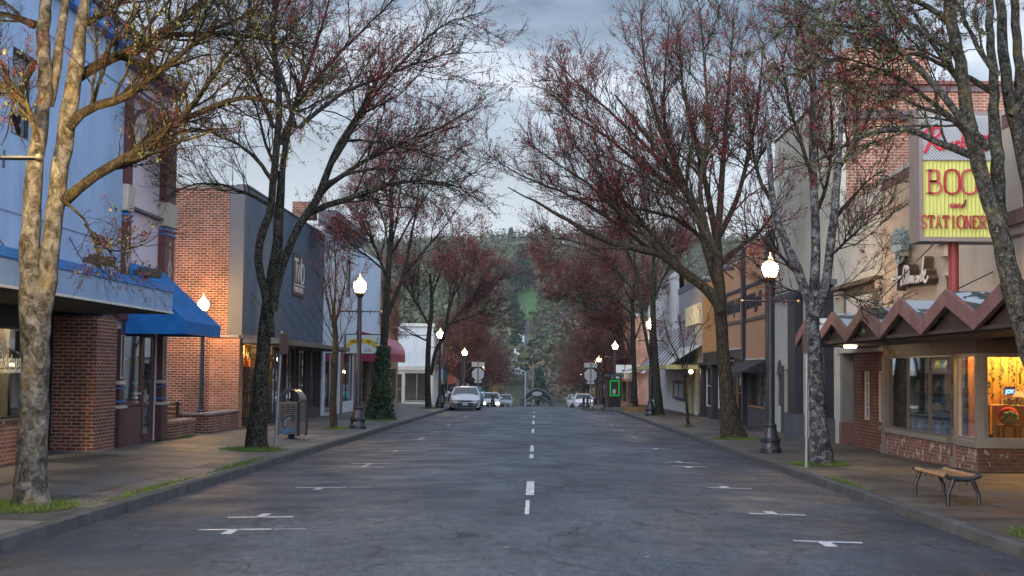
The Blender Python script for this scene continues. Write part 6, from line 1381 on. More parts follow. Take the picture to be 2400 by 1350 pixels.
# slender left tree
Y = 45.4
tr = [T_([(784, 1008), (782, 940), (786, 860), (787, 780), (782, 720)], Y, (.13, .11, .10, .09, .06), 14)]
lb = [T_([(784, 780), (770, 720), (760, 660), (756, 590)], Y, (.045, .01)), T_([(785, 760), (800, 700), (812, 640), (818, 570)], Y, (.045, .01)), T_([(783, 740), (788, 660), (785, 580), (782, 530)], Y + .3, (.05, .01)), T_([(786, 820), (806, 780), (824, 740)], Y, (.025, .008)), T_([(785, 800), (766, 760), (748, 720)], Y - .3, (.025, .008)), T_([(783, 730), (772, 660), (775, 600)], Y - .4, (.035, .008))]
tree('young_tree', 'slender upright young tree beside the lamp post and sewing shop sign', g(784, 1007, Y), tr, lb, 15, n2=36, n3=150, n4=600, L2=(.7, 1.6), L3=(.3, .8), L4=(.15, .4), r3=.008, r4=.0045, bark=BK_BRN, nblo=500, bk=4, bs=(.012, .025), spread=.04, up=.5)
# right 1
Y = 28.2
tr = [T_([(1928, 1096), (1926, 1070), (1920, 1000), (1914, 900), (1910, 820), (1906, 760), (1906, 710)], Y, (.34, .25, .2, .18, .175, .17, .17), 20),
      T_([(1908, 740), (1890, 690), (1872, 640), (1850, 590), (1828, 530), (1812, 480), (1806, 400), (1800, 300), (1792, 180)], Y - .1, (.13, .12, .11, .09, .08, .07, .05, .03, .008), 22),
      T_([(1906, 740), (1910, 680), (1913, 600), (1912, 520), (1908, 430), (1905, 330), (1910, 200), (1915, 60)], Y + .1, (.14, .12, .11, .1, .09, .07, .04, .01), 20), T_([(1908, 740), (1925, 700), (1938, 650), (1945, 590), (1954, 520), (1960, 440), (1968, 350), (1975, 250), (1985, 120)], Y - .1, (.13, .12, .11, .10, .09, .07, .05, .03, .008), 20)]
lb = [T_([(1870, 640), (1830, 600), (1800, 570), (1760, 520)], Y, (.06, .015)), T_([(1812, 480), (1780, 420), (1760, 330), (1750, 220)], Y + .5, (.06, .015)), T_([(1908, 430), (1880, 340), (1850, 240), (1830, 120)], Y, (.06, .015)), T_([(1912, 500), (1940, 420), (1950, 300), (1940, 150)], Y + 1, (.06, .015)),
      T_([(1954, 520), (2000, 460), (2040, 420), (2080, 400)], Y, (.05, .01)), T_([(1945, 600), (1990, 560), (2030, 520), (2060, 500)], Y - .4, (.04, .008)), T_([(1965, 400), (2010, 330), (2050, 240), (2080, 160)], Y, (.05, .01)), T_([(1925, 700), (1970, 690), (2010, 700), (2035, 720)], Y - .6, (.022, .006)),
      T_([(1890, 690), (1850, 680), (1820, 690)], Y, (.02, .006)), T_([(1905, 330), (1900, 200), (1880, 80), (1870, -20)], Y - 1, (.06, .015))]
tree('street_tree', 'pale patchy barked tree in front of the zigzag canopy, splitting into three stems', g(1920, 1092, Y), tr, lb, 21, rs=0.82, n2=120, n3=900, n4=5200, L2=(.8, 2.0), L3=(.4, 1.1), L4=(.15, .42), r3=.007, r4=.0035, bark=Bark('bark_silver', (.008, .007, .007), (.07, .07, .077), (.28, .29, .32), 9, zs=1.0, spots=5, lf=.2, mf=.2), nblo=3600, bk=9, bs=(.010, .02), spread=.032, lich=1100, up=.2)
# right 2 : the big one
Y = 41.0
tr = [T_([(1722, 1032), (1716, 1010), (1708, 950), (1700, 880), (1694, 800), (1690, 740), (1687, 680), (1684, 620), (1682, 560)], Y, (.46, .31, .24, .215, .205, .21, .19, .16, .13), 24),
      T_([(1690, 730), (1668, 690), (1640, 665), (1605, 640), (1570, 610), (1530, 590), (1460, 575), (1390, 550), (1320, 510), (1250, 470), (1190, 440)], Y - .3, (.17, .16, .15, .14, .13, .11, .09, .07, .05, .03, .015), 26),
      T_([(1688, 690), (1672, 640), (1655, 580), (1640, 520), (1610, 450), (1560, 380), (1500, 300), (1440, 220)], Y + .2, (.15, .14, .13, .12, .1, .08, .05, .03), 22)]
lb = [T_([(1688, 620), (1720, 590), (1760, 560), (1800, 520), (1830, 470)], Y, (.11, .02)), T_([(1683, 560), (1690, 450), (1700, 320), (1710, 180), (1720, 40)], Y, (.13, .02)), T_([(1683, 580), (1660, 460), (1630, 330), (1600, 200), (1590, 60)], Y + .8, (.13, .02)), T_([(1684, 560), (1730, 460), (1760, 340), (1780, 220), (1790, 100)], Y + .5, (.1, .02)),
      T_([(1640, 520), (1590, 400), (1540, 280), (1510, 150), (1500, 20)], Y - .5, (.1, .015)), T_([(1620, 470), (1540, 370), (1440, 270), (1350, 190), (1290, 130)], Y - .2, (.09, .012)), T_([(1610, 450), (1520, 400), (1420, 320), (1330, 260), (1270, 180)], Y + 1, (.08, .012)),
      T_([(1605, 640), (1540, 560), (1460, 470), (1380, 380), (1320, 300)], Y + .5, (.09, .012)), T_([(1560, 600), (1480, 520), (1390, 440), (1300, 380), (1230, 330)], Y - .4, (.08, .012)), T_([(1530, 590), (1440, 520), (1340, 460), (1240, 420), (1150, 370)], Y + 1.2, (.08, .010)),
      T_([(1660, 560), (1600, 430), (1560, 300), (1560, 160), (1570, 40)], Y + 2, (.1, .015)), T_([(1670, 600), (1640, 440), (1660, 300), (1650, 150), (1640, 20)], Y - 2, (.1, .015)), T_([(1480, 580), (1400, 580), (1320, 560), (1250, 560)], Y - 1.2, (.05, .01)),
      T_([(1684, 600), (1620, 500), (1540, 430), (1450, 380), (1370, 350)], Y - 2.4, (.09, .012)), T_([(1684, 600), (1600, 520), (1500, 490), (1400, 470), (1310, 430)], Y + 2.6, (.09, .012))]
tree('street_tree', 'largest tree on the right, brown flared trunk and huge spreading crown over the road', g(1716, 1028, Y), tr, lb, 25, rs=0.92, n2=230, n3=1900, n4=10500, L2=(1.2, 2.8), L3=(.6, 1.5), L4=(.25, .6), r3=.009, r4=.0046, bark=BK_BRN, nblo=6200, bk=9, bs=(.014, .028), spread=.045, lich=1800, up=.3, push=(-.12, 0, .1))
# right 3
Y = 69
tr = [T_([(1548, 980), (1544, 955), (1538, 880), (1533, 800), (1530, 730), (1532, 640), (1530, 560)], Y, (.5, .38, .33, .3, .26, .2, .12), 18), T_([(1540, 900), (1522, 830), (1510, 770), (1500, 700), (1490, 630), (1480, 560)], Y, (.2, .18, .16, .14, .1, .06), 16)]
lb = [T_([(1500, 700), (1450, 640), (1400, 600), (1350, 580), (1290, 570)], Y, (.12, .02)), T_([(1532, 700), (1560, 640), (1590, 580), (1620, 520)], Y, (.12, .02)), T_([(1530, 600), (1520, 520), (1500, 440)], Y, (.10, .02)), T_([(1490, 640), (1460, 560), (1430, 490)], Y + 1, (.10, .02)), T_([(1500, 720), (1450, 700), (1400, 690), (1340, 690)], Y - 2, (.1, .02)), T_([(1532, 640), (1560, 560), (1580, 480)], Y - 2, (.1, .02))]
tree('street_tree', 'twin stemmed tree right beside the lamp post by the yellow canopy', g(1545, 975, Y), tr, lb, 31, rs=0.52, n2=90, n3=700, n4=3800, L2=(1.5, 3.4), L3=(.8, 1.9), L4=(.35, .8), r3=.010, r4=.0055, bark=BK_DARK, blo=BLO3, nblo=5200, bk=5, bs=(.024, .05), spread=.08, up=.22, push=(-.1, 0, 0))
Y = 84
tr = [T_([(1490, 964), (1488, 900), (1486, 830), (1484, 760), (1482, 680)], Y, (.4, .34, .32, .28, .14), 16)]
lb = [T_([(1486, 840), (1460, 780), (1430, 730), (1390, 690)], Y, (.15, .03)), T_([(1486, 800), (1510, 740), (1530, 680)], Y, (.13, .03)), T_([(1484, 720), (1450, 650), (1410, 610)], Y, (.13, .02)), T_([(1484, 700), (1490, 620), (1480, 560)], Y + 1, (.12, .02)), T_([(1484, 780), (1430, 740), (1370, 710), (1300, 690)], Y - 1, (.12, .02)), T_([(1484, 740), (1420, 680), (1350, 640), (1270, 620)], Y + 1, (.12, .02))]
tree('street_tree', 'tree in the low kerbside planter next to the green lit kiosk', g(1490, 962, Y), tr, lb, 33, rs=0.45, n2=90, n3=750, n4=3800, L2=(1.6, 3.6), L3=(.9, 2), L4=(.4, .9), r3=.011, r4=.006, bark=BK_DARK, blo=BLO3, nblo=5600, bk=5, bs=(.03, .062), spread=.09, up=.2, push=(-.15, 0, 0))
# sapling right
Y = 52.7
tr = [T_([(1614, 1001), (1611, 960), (1608, 920), (1606, 900)], Y, (.07, .055, .05, .045), 10)]
lb = [T_([(1607, 910), (1600, 860), (1580, 820), (1562, 770), (1552, 720)], Y, (.035, .008)), T_([(1607, 905), (1612, 850), (1625, 800), (1650, 760), (1680, 730)], Y, (.035, .008)), T_([(1606, 900), (1604, 840), (1600, 790), (1592, 740)], Y + .2, (.03, .008)), T_([(1607, 910), (1622, 890), (1640, 870)], Y, (.018, .005)), T_([(1604, 860), (1585, 840), (1566, 815), (1555, 800)], Y - .3, (.02, .005))]
tree('young_tree', 'thin bare sapling on the right pavement in front of the yellow canopy', g(1613, 1000, Y), tr, lb, 35, n2=24, n3=70, n4=200, L2=(.6, 1.5), L3=(.3, .8), L4=(.15, .4), r3=.006, r4=.004, bark=BK_DARK, nblo=160, bk=5, bs=(.015, .03), spread=.05, up=.4)
# nearest right tree, trunk beyond the frame
Y = 14.9
tr = [T_([(2500, 1270), (2490, 1150), (2470, 1000), (2440, 880), (2405, 770), (2375, 660)], Y, (.30, .22, .19, .17, .15, .14), 22),
      T_([(2380, 680), (2360, 600), (2340, 520), (2318, 450), (2296, 380), (2282, 320), (2268, 240), (2250, 130), (2232, 40), (2220, -60)], Y, (.13, .12, .115, .10, .095, .09, .085, .08, .075, .06), 26),
      T_([(2345, 540), (2342, 460), (2338, 380), (2332, 300), (2330, 200), (2322, 80), (2318, -60)], Y + .15, (.095, .09, .085, .07, .06, .055, .04), 22),
      T_([(2470, 1000), (2450, 800), (2430, 620), (2415, 480), (2395, 380), (2372, 280), (2352, 180), (2345, 60), (2330, -60)], Y + .4, (.12, .11, .10, .1, .095, .085, .075, .065, .05), 24),
      T_([(2395, 380), (2388, 260), (2385, 140), (2375, 20), (2370, -80)], Y + .5, (.08, .07, .06, .055, .05), 14)]
lb = [T_([(2290, 370), (2240, 345), (2190, 330), (2120, 300), (2050, 310), (1980, 340), (1900, 380), (1830, 400)], Y, (.05, .008)), T_([(2320, 350), (2270, 300), (2220, 240), (2160, 170), (2110, 120), (2060, 90), (1980, 60), (1880, 40), (1800, 20)], Y - .3, (.06, .008)),
      T_([(2330, 220), (2260, 180), (2180, 140), (2100, 130), (2020, 160)], Y + .4, (.045, .008)), T_([(2260, 200), (2200, 120), (2150, 40), (2100, -40)], Y + .3, (.05, .012)), T_([(2250, 120), (2180, 90), (2120, 40), (2060, -30)], Y - .4, (.045, .01)),
      T_([(2345, 180), (2300, 120), (2260, 40), (2230, -40)], Y - .6, (.04, .01)), T_([(2290, 340), (2230, 280), (2200, 262), (2150, 250), (2080, 215), (2000, 190)], Y + .7, (.04, .008)), T_([(2370, 270), (2420, 200), (2460, 120)], Y, (.05, .015)), T_([(2290, 345), (2200, 250), (2100, 180), (1990, 140), (1900, 150)], Y + 1, (.04, .008)),
      T_([(2240, 60), (2160, 10), (2060, -10), (1950, 10), (1860, 60)], Y + .5, (.045, .008))]
tree('street_tree', 'nearest right tree leaning into view from beyond the frame, lichen covered branches', (5.85, Y, gz(5.85, Y)), tr, lb, 41, rs=0.86, n2=60, n3=380, n4=2000, L2=(.4, 1.2), L3=(.25, .7), L4=(.1, .3), r3=.005, r4=.0025, bark=Bark('bark_grey', (.010, .009, .008), (.05, .047, .044), (.12, .12, .12), 16, zs=.9, spots=12, lf=.6, mos=(.16, .14, .05), mf=.5), nblo=900, bk=14, bs=(.006, .014), spread=.024, lich=1000, up=.08, drop=.03)
# generic far street trees : built once, copied
far = tree('street_tree', 'dense red crowned tree, first in the row on the left past the side street', (0, 0, 0), [(np.array([(0, 0, -.2 + .3 * i) for i in range(16)]) + np.array([[.02 * i, .01 * i, 0] for i in range(16)]), np.linspace(.34, .17, 16))], [], 51, rs=.62, n2=100, n3=1100, n4=4600, L2=(1.4, 3.0), L3=(.8, 1.9), L4=(.4, .9), r3=.013, r4=.008, bark=BK_FAR, twig=BK_FAR, blo=BLO2, nblo=4200, bk=4, bs=(.04, .085), spread=.14, up=.2, auto=[((.2, .1, 2.6), 6, (4, 5.6), .13, (25, 50)), ((.3, .15, 4.0), 6, (3.6, 5.6), .11, (45, 80))], group='red crowned trees past the side street')
far.location = (-6.5, 116, gz(-6.5, 116)); far.scale = (.86,) * 3
BLG = M('blossom_green', (.13, .15, .03), .8, var=.5, scale=.5)
spots = [(-6.7, 128, 1.05, 'second in the row on the left past the side street'), (-6.5, 141, 1.15, 'third in the row on the left past the side street'), (-6.6, 156, 1.1, 'fourth in the row on the left past the side street'), (-6.5, 172, 1.1, 'fifth in the row on the left past the side street'), (-7.0, 196, 1.2, 'sixth and last in the row on the left past the side street'),
         (6.2, 117, 1.2, 'first in the row on the right past the side street'), (6.2, 130, 1.15, 'second in the row on the right past the side street'), (6.4, 144, 1.15, 'third in the row on the right past the side street'), (6.2, 160, 1.1, 'fourth in the row on the right past the side street'), (6.4, 178, 1.15, 'fifth in the row on the right past the side street'), (6.8, 204, 1.2, 'sixth and last in the row on the right past the side street'),
         (-17, 103, 1.1, 'standing on the side street behind the white corner building'), (22, 125, 1.3, 'standing behind the orange red brick building')]
for i, (x, y, s_, lab) in enumerate(spots):
    copy_tree(far, (x, y, (gz(x, y) if abs(x) < 12 else base(y) - .3)), rz=1.7 * i + .6, scale=s_ * .78, label='red crowned tree ' + lab)
# ------------------------------------------------------------------ grass at the tree pits, ivy pots
rg = np.random.default_rng(2); V = []; F_ = []; o_ = 0
patches = [(-6.35, 17.0, .75, 1.1), (-6.45, 31.4, .8, 1.2), (-6.6, 45.4, .5, .9), (-6.45, 57, .8, 1.4), (-6.4, 82, .6, 1), (5.85, 28.2, .75, .9), (5.95, 41, .8, 1.3), (6.2, 69, .6, .9), (5.86, 52.7, .3, .4), (5.9, 15, .8, 1.2), (-5.62, 20, .07, 3), (-5.6, 26, .07, 3), (-9.25, 36, .12, .8), (5.2, 23, .05, 2)]
for x, y, rx, ry in patches:
    n = int(2600 * rx * ry) + 60; a = rg.uniform(0, 6.28, n); r_ = np.sqrt(rg.uniform(0, 1, n)) * rg.uniform(.6, 1.05, n)
    X = x + rx * r_ * np.cos(a); Yy = y + ry * r_ * np.sin(a); k_ = (X > KL - 9) & ((X < KL - .17) | (X > KR + .17)); X = X[k_]; Yy = Yy[k_]; n = len(X)
    Z = np.array([gz(p, q_) for p, q_ in zip(X, Yy)]) - .005; h = rg.uniform(.03, .11, n) * (1.15 - r_[k_] * .7); an = rg.uniform(0, 6.28, n); w_ = rg.uniform(.004, .009, n)
    B = np.stack([X, Yy, Z], 1); u = np.stack([np.cos(an) * w_, np.sin(an) * w_, 0 * w_], 1); tip = B + np.stack([rg.normal(0, .03, n), rg.normal(0, .03, n), h], 1)
    V.append(np.stack([B - u, B + u, tip], 1).reshape(-1, 3)); F_.append(np.arange(3 * n).reshape(-1, 3) + o_); o_ += 3 * n
GRASS = M('grass_blades', (.10, .17, .025), .8, var=.5, scale=3)
o = np_obj('grass', np.concatenate(V), np.concatenate(F_), GRASS); tag(o, 'fresh green grass tufts round the street tree trunks', 'grass', kind='stuff')
# soil in tree pits
mb = MB()
for x, y, rx, ry in patches[:10]:
    P_ = [(x + rx * .85 * math.cos(t), y + ry * .85 * math.sin(t)) for t in np.linspace(0, 6.283, 17)[:-1]]; P_ = [(max(p, KR + .18) if p > 0 else min(p, KL - .18), q_) for p, q_ in P_]
    mb.add([(p, q_, gz(p, q_) + .006) for p, q_ in P_], [tuple(range(16))])
o = mb.build('tree_pit_soil', M('soil_moss', (.05, .06, .02), .95, var=.5, scale=4)); o['kind'] = 'structure'
# fallen buds in the gutters
n = 9000; X = np.where(rg.uniform(size=n) < .5, KL + np.abs(rg.normal(0, .35, n)) + .03, KR - np.abs(rg.normal(0, .45, n)) - .03); Yy = rg.uniform(8, 60, n) ** 1.0
k_ = rg.uniform(size=n) < .25; X = np.where(k_, rg.uniform(-7, 6.5, n), X); Z = np.array([gz(a, b) if not (KL < a < KR) else base(b) - .02 * abs(a) for a, b in zip(X, Yy)]) + .008
V, F2 = clusters(rg, np.stack([X, Yy, Z], 1), 1, 0, (.009, .026)); V[:, 2] = np.repeat(Z, 4) + rg.uniform(0, .006, len(V)); o = np_obj('fallen_buds', V, F2, M('fallen_bud', (.11, .035, .03), .9, var=.6)); tag(o, 'fallen red buds scattered in the gutters and on the pavement', 'buds', kind='stuff')
# pale leaves and litter scraps
n = 90; X = rg.uniform(-9, 7, n); Yy = rg.uniform(13, 50, n); Z = np.array([gz(a, b) for a, b in zip(X, Yy)]) + .01
V, F2 = clusters(rg, np.stack([X, Yy, Z], 1), 1, 0, (.02, .045)); V[:, 2] = np.repeat(Z, 4) + rg.uniform(0, .012, len(V)); o = np_obj('fallen_leaves', V, F2, M('fallen_leaf', (.32, .24, .13), .9, var=.5)); tag(o, 'pale fallen leaves lying about the road and pavements', 'leaves', kind='stuff')
# ------------------------------------------------------------------ street lamps
LM = M('lamp_post_black', (.02, .024, .035), .38, var=.15, spec=.6)
GLB = Emit('lamp_globe', (1, .66, .32), 70); GLB_W = Emit('lamp_globe_strong', (1, .58, .19), 200); GLB_N = Emit('lamp_globe_near', (1, .60, .16), 380); GLB2 = Emit('lamp_cap', (1, .68, .36), 3.2); BRS = M('brass_ball', (.45, .3, .12), .35, metal=.8)
def lamp(label, arms=True):
    r = thing('street_lamp', label, 'street lamp', (0, 0, 0), 'acorn globe street lamps')
    MB().lathe([(.26, 0), (.26, .10), (.23, .13), (.22, .25), (.25, .28), (.25, .33), (.20, .36), (.16, .50), (.135, .60), (.15, .62), (.15, .66), (.11, .70)], n=16).build('base', LM, r, smooth=True)
    q = MB(); q.lathe([(.09, .70), (.078, 2.2), (.066, 3.98), (.085, 3.99), (.06, 4.03), (.10, 4.08), (.13, 4.12), (.13, 4.15)], n=12); q.build('pole', LM, r, smooth=True)
    q = MB(); q.lathe([(.125, 4.152), (.155, 4.17), (.155, 4.20), (.12, 4.21)], n=16); q.build('collar', BRS, r, smooth=True)
    MB().lathe([(.10, 4.212), (.145, 4.25), (.185, 4.36), (.19, 4.45), (.165, 4.52), (.12, 4.545)], n=20).build('globe', GLB, r, smooth=True)
    MB().lathe([(.122, 4.546), (.13, 4.56), (.085, 4.62), (.045, 4.66), (.055, 4.68), (.02, 4.71), (.012, 4.80)], n=16).build('globe_cap', GLB2, r, smooth=True)
    if arms:
        q = MB(); q.tube([(-.66, 0, 3.62), (.66, 0, 3.62)], .022, 8); q.lathe([(.085, 3.58), (.085, 3.66)], n=12); q.tube([(.33, 0, 3.64), (.33, 0, 3.70)], .012, 6); q.tube([(.33, 0, 3.60), (.33, 0, 3.52)], .014, 6); q.build('banner_arm', LM, r)
        MB().ball((-.68, 0, 3.62), .042, 10, 8).ball((.68, 0, 3.62), .042, 10, 8).build('arm_ball', BRS, r, smooth=True)
    return r
l0 = lamp('lit street lamp on the right kerb between the two big trees')
l0.location = (5.62, 32.9, gz(5.62, 32.9))
for x, y, s_, lab in [(-5.96, 45.9, 1.09, 'lit street lamp in front of the sewing shop sign on the left'), (-6.07, 14.4, 1.09, 'nearest street lamp at the left edge, its banner arm reaching the pale trunk'), (5.8, 69.3, 1.05, 'lit street lamp beside the twin stemmed tree by the yellow canopy'),
                      (-5.95, 84.7, 1.03, 'lit street lamp half hidden by the forked tree near the sedan'), (5.75, 99.7, 1.0, 'lit street lamp above the green lit kiosk'), (-5.9, 113, 1.0, 'lit street lamp left past the side street, above the sedan'), (5.8, 126, 1.0, 'lit street lamp right past the side street, nearer of a close pair'),
                      (5.8, 131.5, 1.0, 'lit street lamp right past the side street, farther of a close pair'), (5.8, 174, 1.0, 'small distant lit street lamp over the white cars on the right'), (5.8, 182, .9, 'farthest small lit street lamp on the right, low by the dark trunks'), (-5.9, 153, 1.0, 'small distant lit street lamp behind the left stop sign'), (-6, 12.0, 1, None)]:
    if lab:
        c = copy_tree(l0, (x, y, gz(x, y)), rz=0, label=lab, scale=s_)
        if y == 14.4:
            for g_ in kids(c):
                if g_.name.startswith('globe') and 'cap' not in g_.name: g_.data = g_.data.copy(); g_.data.materials[0] = GLB_N
la = lamp('lit street lamp without arms in the alley against the brick wall', arms=False); p = onY(470, 1005, 41.3); la.location = (p.x, 41.3, gz(p.x, 41.3)); la.scale = (.86,) * 3
for g_ in kids(la):
    if g_.name.startswith('globe') and 'cap' not in g_.name: g_.data.materials[0] = GLB_W

# ------------------------------------------------------------------ bench
WD = M('bench_slat', (.33, .18, .085), .38, var=.25, scale=4, stretch=.3, spec=.6)
BY0, BY1 = 18.7, 20.3; bx0, bx1 = 5.58, 5.97; bz = gz(5.9, 18.9)
root = thing('park_bench', 'backless bench of brown slats on black iron legs by the right kerb', 'bench', (5.95, 18.9, bz))
q = MB(); H = .39
for i in range(7):
    x_ = bx0 + .045 + i * .062; zz = H + .012 * math.sin(math.pi * i / 6) * -1; q.box(x_, x_ + .045, BY0 + .03, BY1 - .03, bz + zz - .02, bz + zz + .005)
q.tube([(bx0 + .01, BY0 + .03, bz + H), (bx0 + .01, BY1 - .03, bz + H)], .03, 10); q.tube([(bx1 + .03, BY0 + .03, bz + H), (bx1 + .03, BY1 - .03, bz + H)], .03, 10); q.build('seat', WD, root)
for y_ in (BY0, BY1):
    q = MB(); s3 = 1 if y_ == BY0 else -1
    cv = smooth2([(bx0 - .02, y_, bz + H + .03), (bx0 + .03, y_, bz + H - .01), (bx0 + .25, y_, bz + H - .03), (bx1 - .03, y_, bz + H - .01), (bx1 + .06, y_, bz + H + .03)], 4); q.tube(cv, .032, 8)
    q.build('end_frame', BLK, root)
    for xa, xb in ((bx0 + .08, bx0 + .01), (bx1 - .05, bx1 + .03)):
        q = MB(); q.tube(smooth2([(xa, y_, bz + H - .03), (xa + (xb - xa) * .55, y_, bz + H * .62), (xb, y_, bz + .16), (xb, y_, bz)], 4), [.033] * 4 + [.028] * 9, 8); q.tube(smooth2([(xa, y_, bz + H - .05), (xa + (.09 if xa < 5.8 else -.09), y_, bz + H - .06), (xa + (.07 if xa < 5.8 else -.07), y_, bz + H - .11)], 3), .012, 6); q.build('leg', BLK, root)

# ------------------------------------------------------------------ litter bin with a painted fish
D = 37.2; p = onY(683, 1035, D); X0 = p.x; z0 = gz(X0, D); TP = M('bin_taupe', (.21, .165, .145), .6, var=.08, stain=.2); BRN = M('bin_brown', (.05, .04, .04), .5)
root = thing('litter_bin', 'taupe slotted litter bin with arched steel hood and a leaping fish painted on it', 'litter bin', (X0, D, z0)); a = math.radians(-14); ca, sa = math.cos(a), math.sin(a)
def R2(x, y, z): return (X0 + x * ca - y * sa, D + x * sa + y * ca, z0 + z)
def rbox(q, x0, x1, y0, y1, za, zb_): q.hexa([R2(x0, y0, za), R2(x1, y0, za), R2(x1, y1, za), R2(x0, y1, za)], [R2(x0, y0, zb_), R2(x1, y0, zb_), R2(x1, y1, zb_), R2(x0, y1, zb_)])
w_, dp_ = .31, .26
q = MB(); rbox(q, -.07, .07, -.07, .07, 0, .14); rbox(q, -.12, .12, -.12, .12, 0, .02); q.build('post', BRN, root)
q = MB(); rbox(q, -w_, w_, -dp_, dp_, .14, .98); q.build('body', TP, root)
q = MB()
for x in (-w_, w_):
    for y in (-dp_, dp_): rbox(q, x - .035, x + .035, y - .035, y + .035, .10, 1.02)
q.build('corner_post', BRN, root)
q = MB()
for r in range(9):
    for c in range(3):
        if r >= 5 and c == 1: continue
        xa = -.22 + c * .155; xb = xa + .125
        if r >= 6 and c == 0: xb -= .03
        rbox(q, xa, xb, -dp_ - .004, -dp_ - .001, .90 - r * .052, .925 - r * .052)
    for c in range(3): rbox(q, w_ + .001, w_ + .004, -.16 + c * .12, -.16 + c * .12 + .08, .90 - r * .052, .925 - r * .052)
q.build('slots', DARK, root)
q = MB(); rbox(q, -w_ + .05, w_ - .05, -dp_ - .01, dp_ + .01, .982, 1.0); q.build('rim', ALU, root)
q = MB(); arc = [(.345 * math.cos(t), 1.0 + .36 * math.sin(t)) for t in np.linspace(0, math.pi, 17)]
for i in range(16):
    (xa, za), (xb, zb_) = arc[i], arc[i + 1]
    for k3 in (0,):
        b4 = [R2(xa, -.20, za), R2(xa, .20, za), R2(xb, .20, zb_), R2(xb, -.20, zb_)]; t4 = [R2(xa * .93, -.20, 1 + (za - 1) * .93), R2(xa * .93, .20, 1 + (za - 1) * .93), R2(xb * .93, .20, 1 + (zb_ - 1) * .93), R2(xb * .93, -.20, 1 + (zb_ - 1) * .93)]; q.hexa(t4, b4)
q.build('hood', M('steel_bronze', (.17, .15, .13), .3, metal=.6), root)
q = MB(); ux = Vector((ca, sa, 0)); o0 = Vector(R2(0, -dp_ - .006, 0)); nn = Vector((sa, -ca, 0))
q.strokes([(smooth2([(-.10, .34), (-.115, .44), (-.08, .54), (0, .60), (.10, .615), (.15, .60)], 5), 1)], o0, ux, (0, 0, 1), .085, .004, n=nn)
q.prism([tuple(o0 + ux * a_ + Vector((0, 0, b_)) + nn * .004) for a_, b_ in ((-.14, .27), (-.1, .36), (-.03, .30), (-.09, .30))], nn * -.003); q.build('fish_back', M('fish_teal', (.03, .10, .14), .6, var=.4, scale=14), root)
q = MB(); q.strokes([(smooth2([(-.075, .36), (-.08, .44), (-.05, .52), (.02, .57), (.10, .585)], 5), .3)], o0 + nn * .005, ux, (0, 0, 1), .085, .003, n=nn); q.build('fish_belly', M('fish_silver', (.42, .38, .42), .5), root)
q = MB(); q.strokes([(smooth2([(-.2, .22), (-.1, .26), (0, .22), (.08, .27), (.15, .23), (.17, .3)], 4), .9), (smooth2([(-.19, .19), (0, .18), (.17, .2)], 4), .6), (smooth2([(-.18, .26), (-.16, .33), (-.11, .31)], 4), .4)], o0, ux, (0, 0, 1), .07, .003, n=nn); q.build('painted_water', M('water_paint', (.08, .2, .32), .6, var=.6, scale=14), root)

# ------------------------------------------------------------------ sign posts
GAL = M('galvanised', (.27, .30, .32), .45, metal=.5, var=.15, stain=.2)
p = onY(645, 1053, 33.2); zb0 = gz(p.x, 33.2); t = onY(660, 782, 33.2)
root = thing('sign_post', 'leaning galvanised parking sign post beside the litter bin', 'sign post', (p.x, 33.2, zb0))
MB().tube([(p.x, 33.2, zb0), tuple(t)], .035, 8).build('post', GAL, root); MB().lathe([(.045, 0), (.045, .05), (.02, .08)], (t.x, 33.2, t.z - .02), 10).build('cap', ALU, root)
e_ = onY(666, 806, 33.3); MB().hexa([(e_.x - .05, 33.1, e_.z - .25), (e_.x + .0, 32.98, e_.z - .25), (e_.x + .09, 33.4, e_.z - .25), (e_.x + .04, 33.5, e_.z - .25)], [(e_.x - .05, 33.1, e_.z + .25), (e_.x + .0, 32.98, e_.z + .25), (e_.x + .09, 33.4, e_.z + .25), (e_.x + .04, 33.5, e_.z + .25)]).build('sign_plate', M('plate_brown', (.10, .06, .05), .5), root)
p = onY(1890, 1088, 27.2); zb0 = gz(p.x, 27.2)
root = thing('sign_post', 'upright galvanised sign post left of the pale patchy tree on the right', 'sign post', (p.x, 27.2, zb0))
MB().tube([(p.x, 27.2, zb0), (p.x + .02, 27.2, zb0 + 2.75)], .03, 8).lathe([(.05, 0), (.05, .06)], (p.x, 27.2, zb0), 8).build('post', GAL, root)
MB().box(p.x - .02, p.x + .0, 27.1, 27.45, zb0 + 2.25, zb0 + 2.75).build('sign_plate', M('plate_brown', (.10, .06, .05)), root)
def stop(px, Y, lab):
    p = onY(px, 900, Y); zb = gz(p.x, Y) if abs(p.x) > 5 else base(Y) + .03
    r = thing('stop_sign', lab, 'road sign', (p.x, Y, zb), 'stop signs seen from behind')
    MB().tube([(p.x, Y, zb), (p.x, Y, zb + 3.0)], .04, 8).build('post', GAL, r); q = MB(); c = zb + 2.15
    q.prism([(p.x + .42 * math.cos(math.radians(22.5 + 45 * i)), Y + .045, c + .42 * math.sin(math.radians(22.5 + 45 * i))) for i in range(8)], (0, .012, 0)); q.build('octagon', M('sign_back', (.46, .50, .54), .5, metal=.2), r)
    MB().box(p.x - .42, p.x + .42, Y + .045, Y + .057, zb + 2.64, zb + 2.94).build('street_name_plate', M('sign_back2', (.5, .5, .47), .5), r)
    MB().box(p.x - .24, p.x + .24, Y + .05, Y + .06, zb + 1.58, zb + 1.73).build('lower_plate', M('sign_back', (.46, .50, .54)), r); return r
stop(1120, 90.5, 'back of octagonal stop sign on the left corner, behind the sedan'); stop(1384, 88.5, 'back of octagonal stop sign on the right corner, beside the bollards')
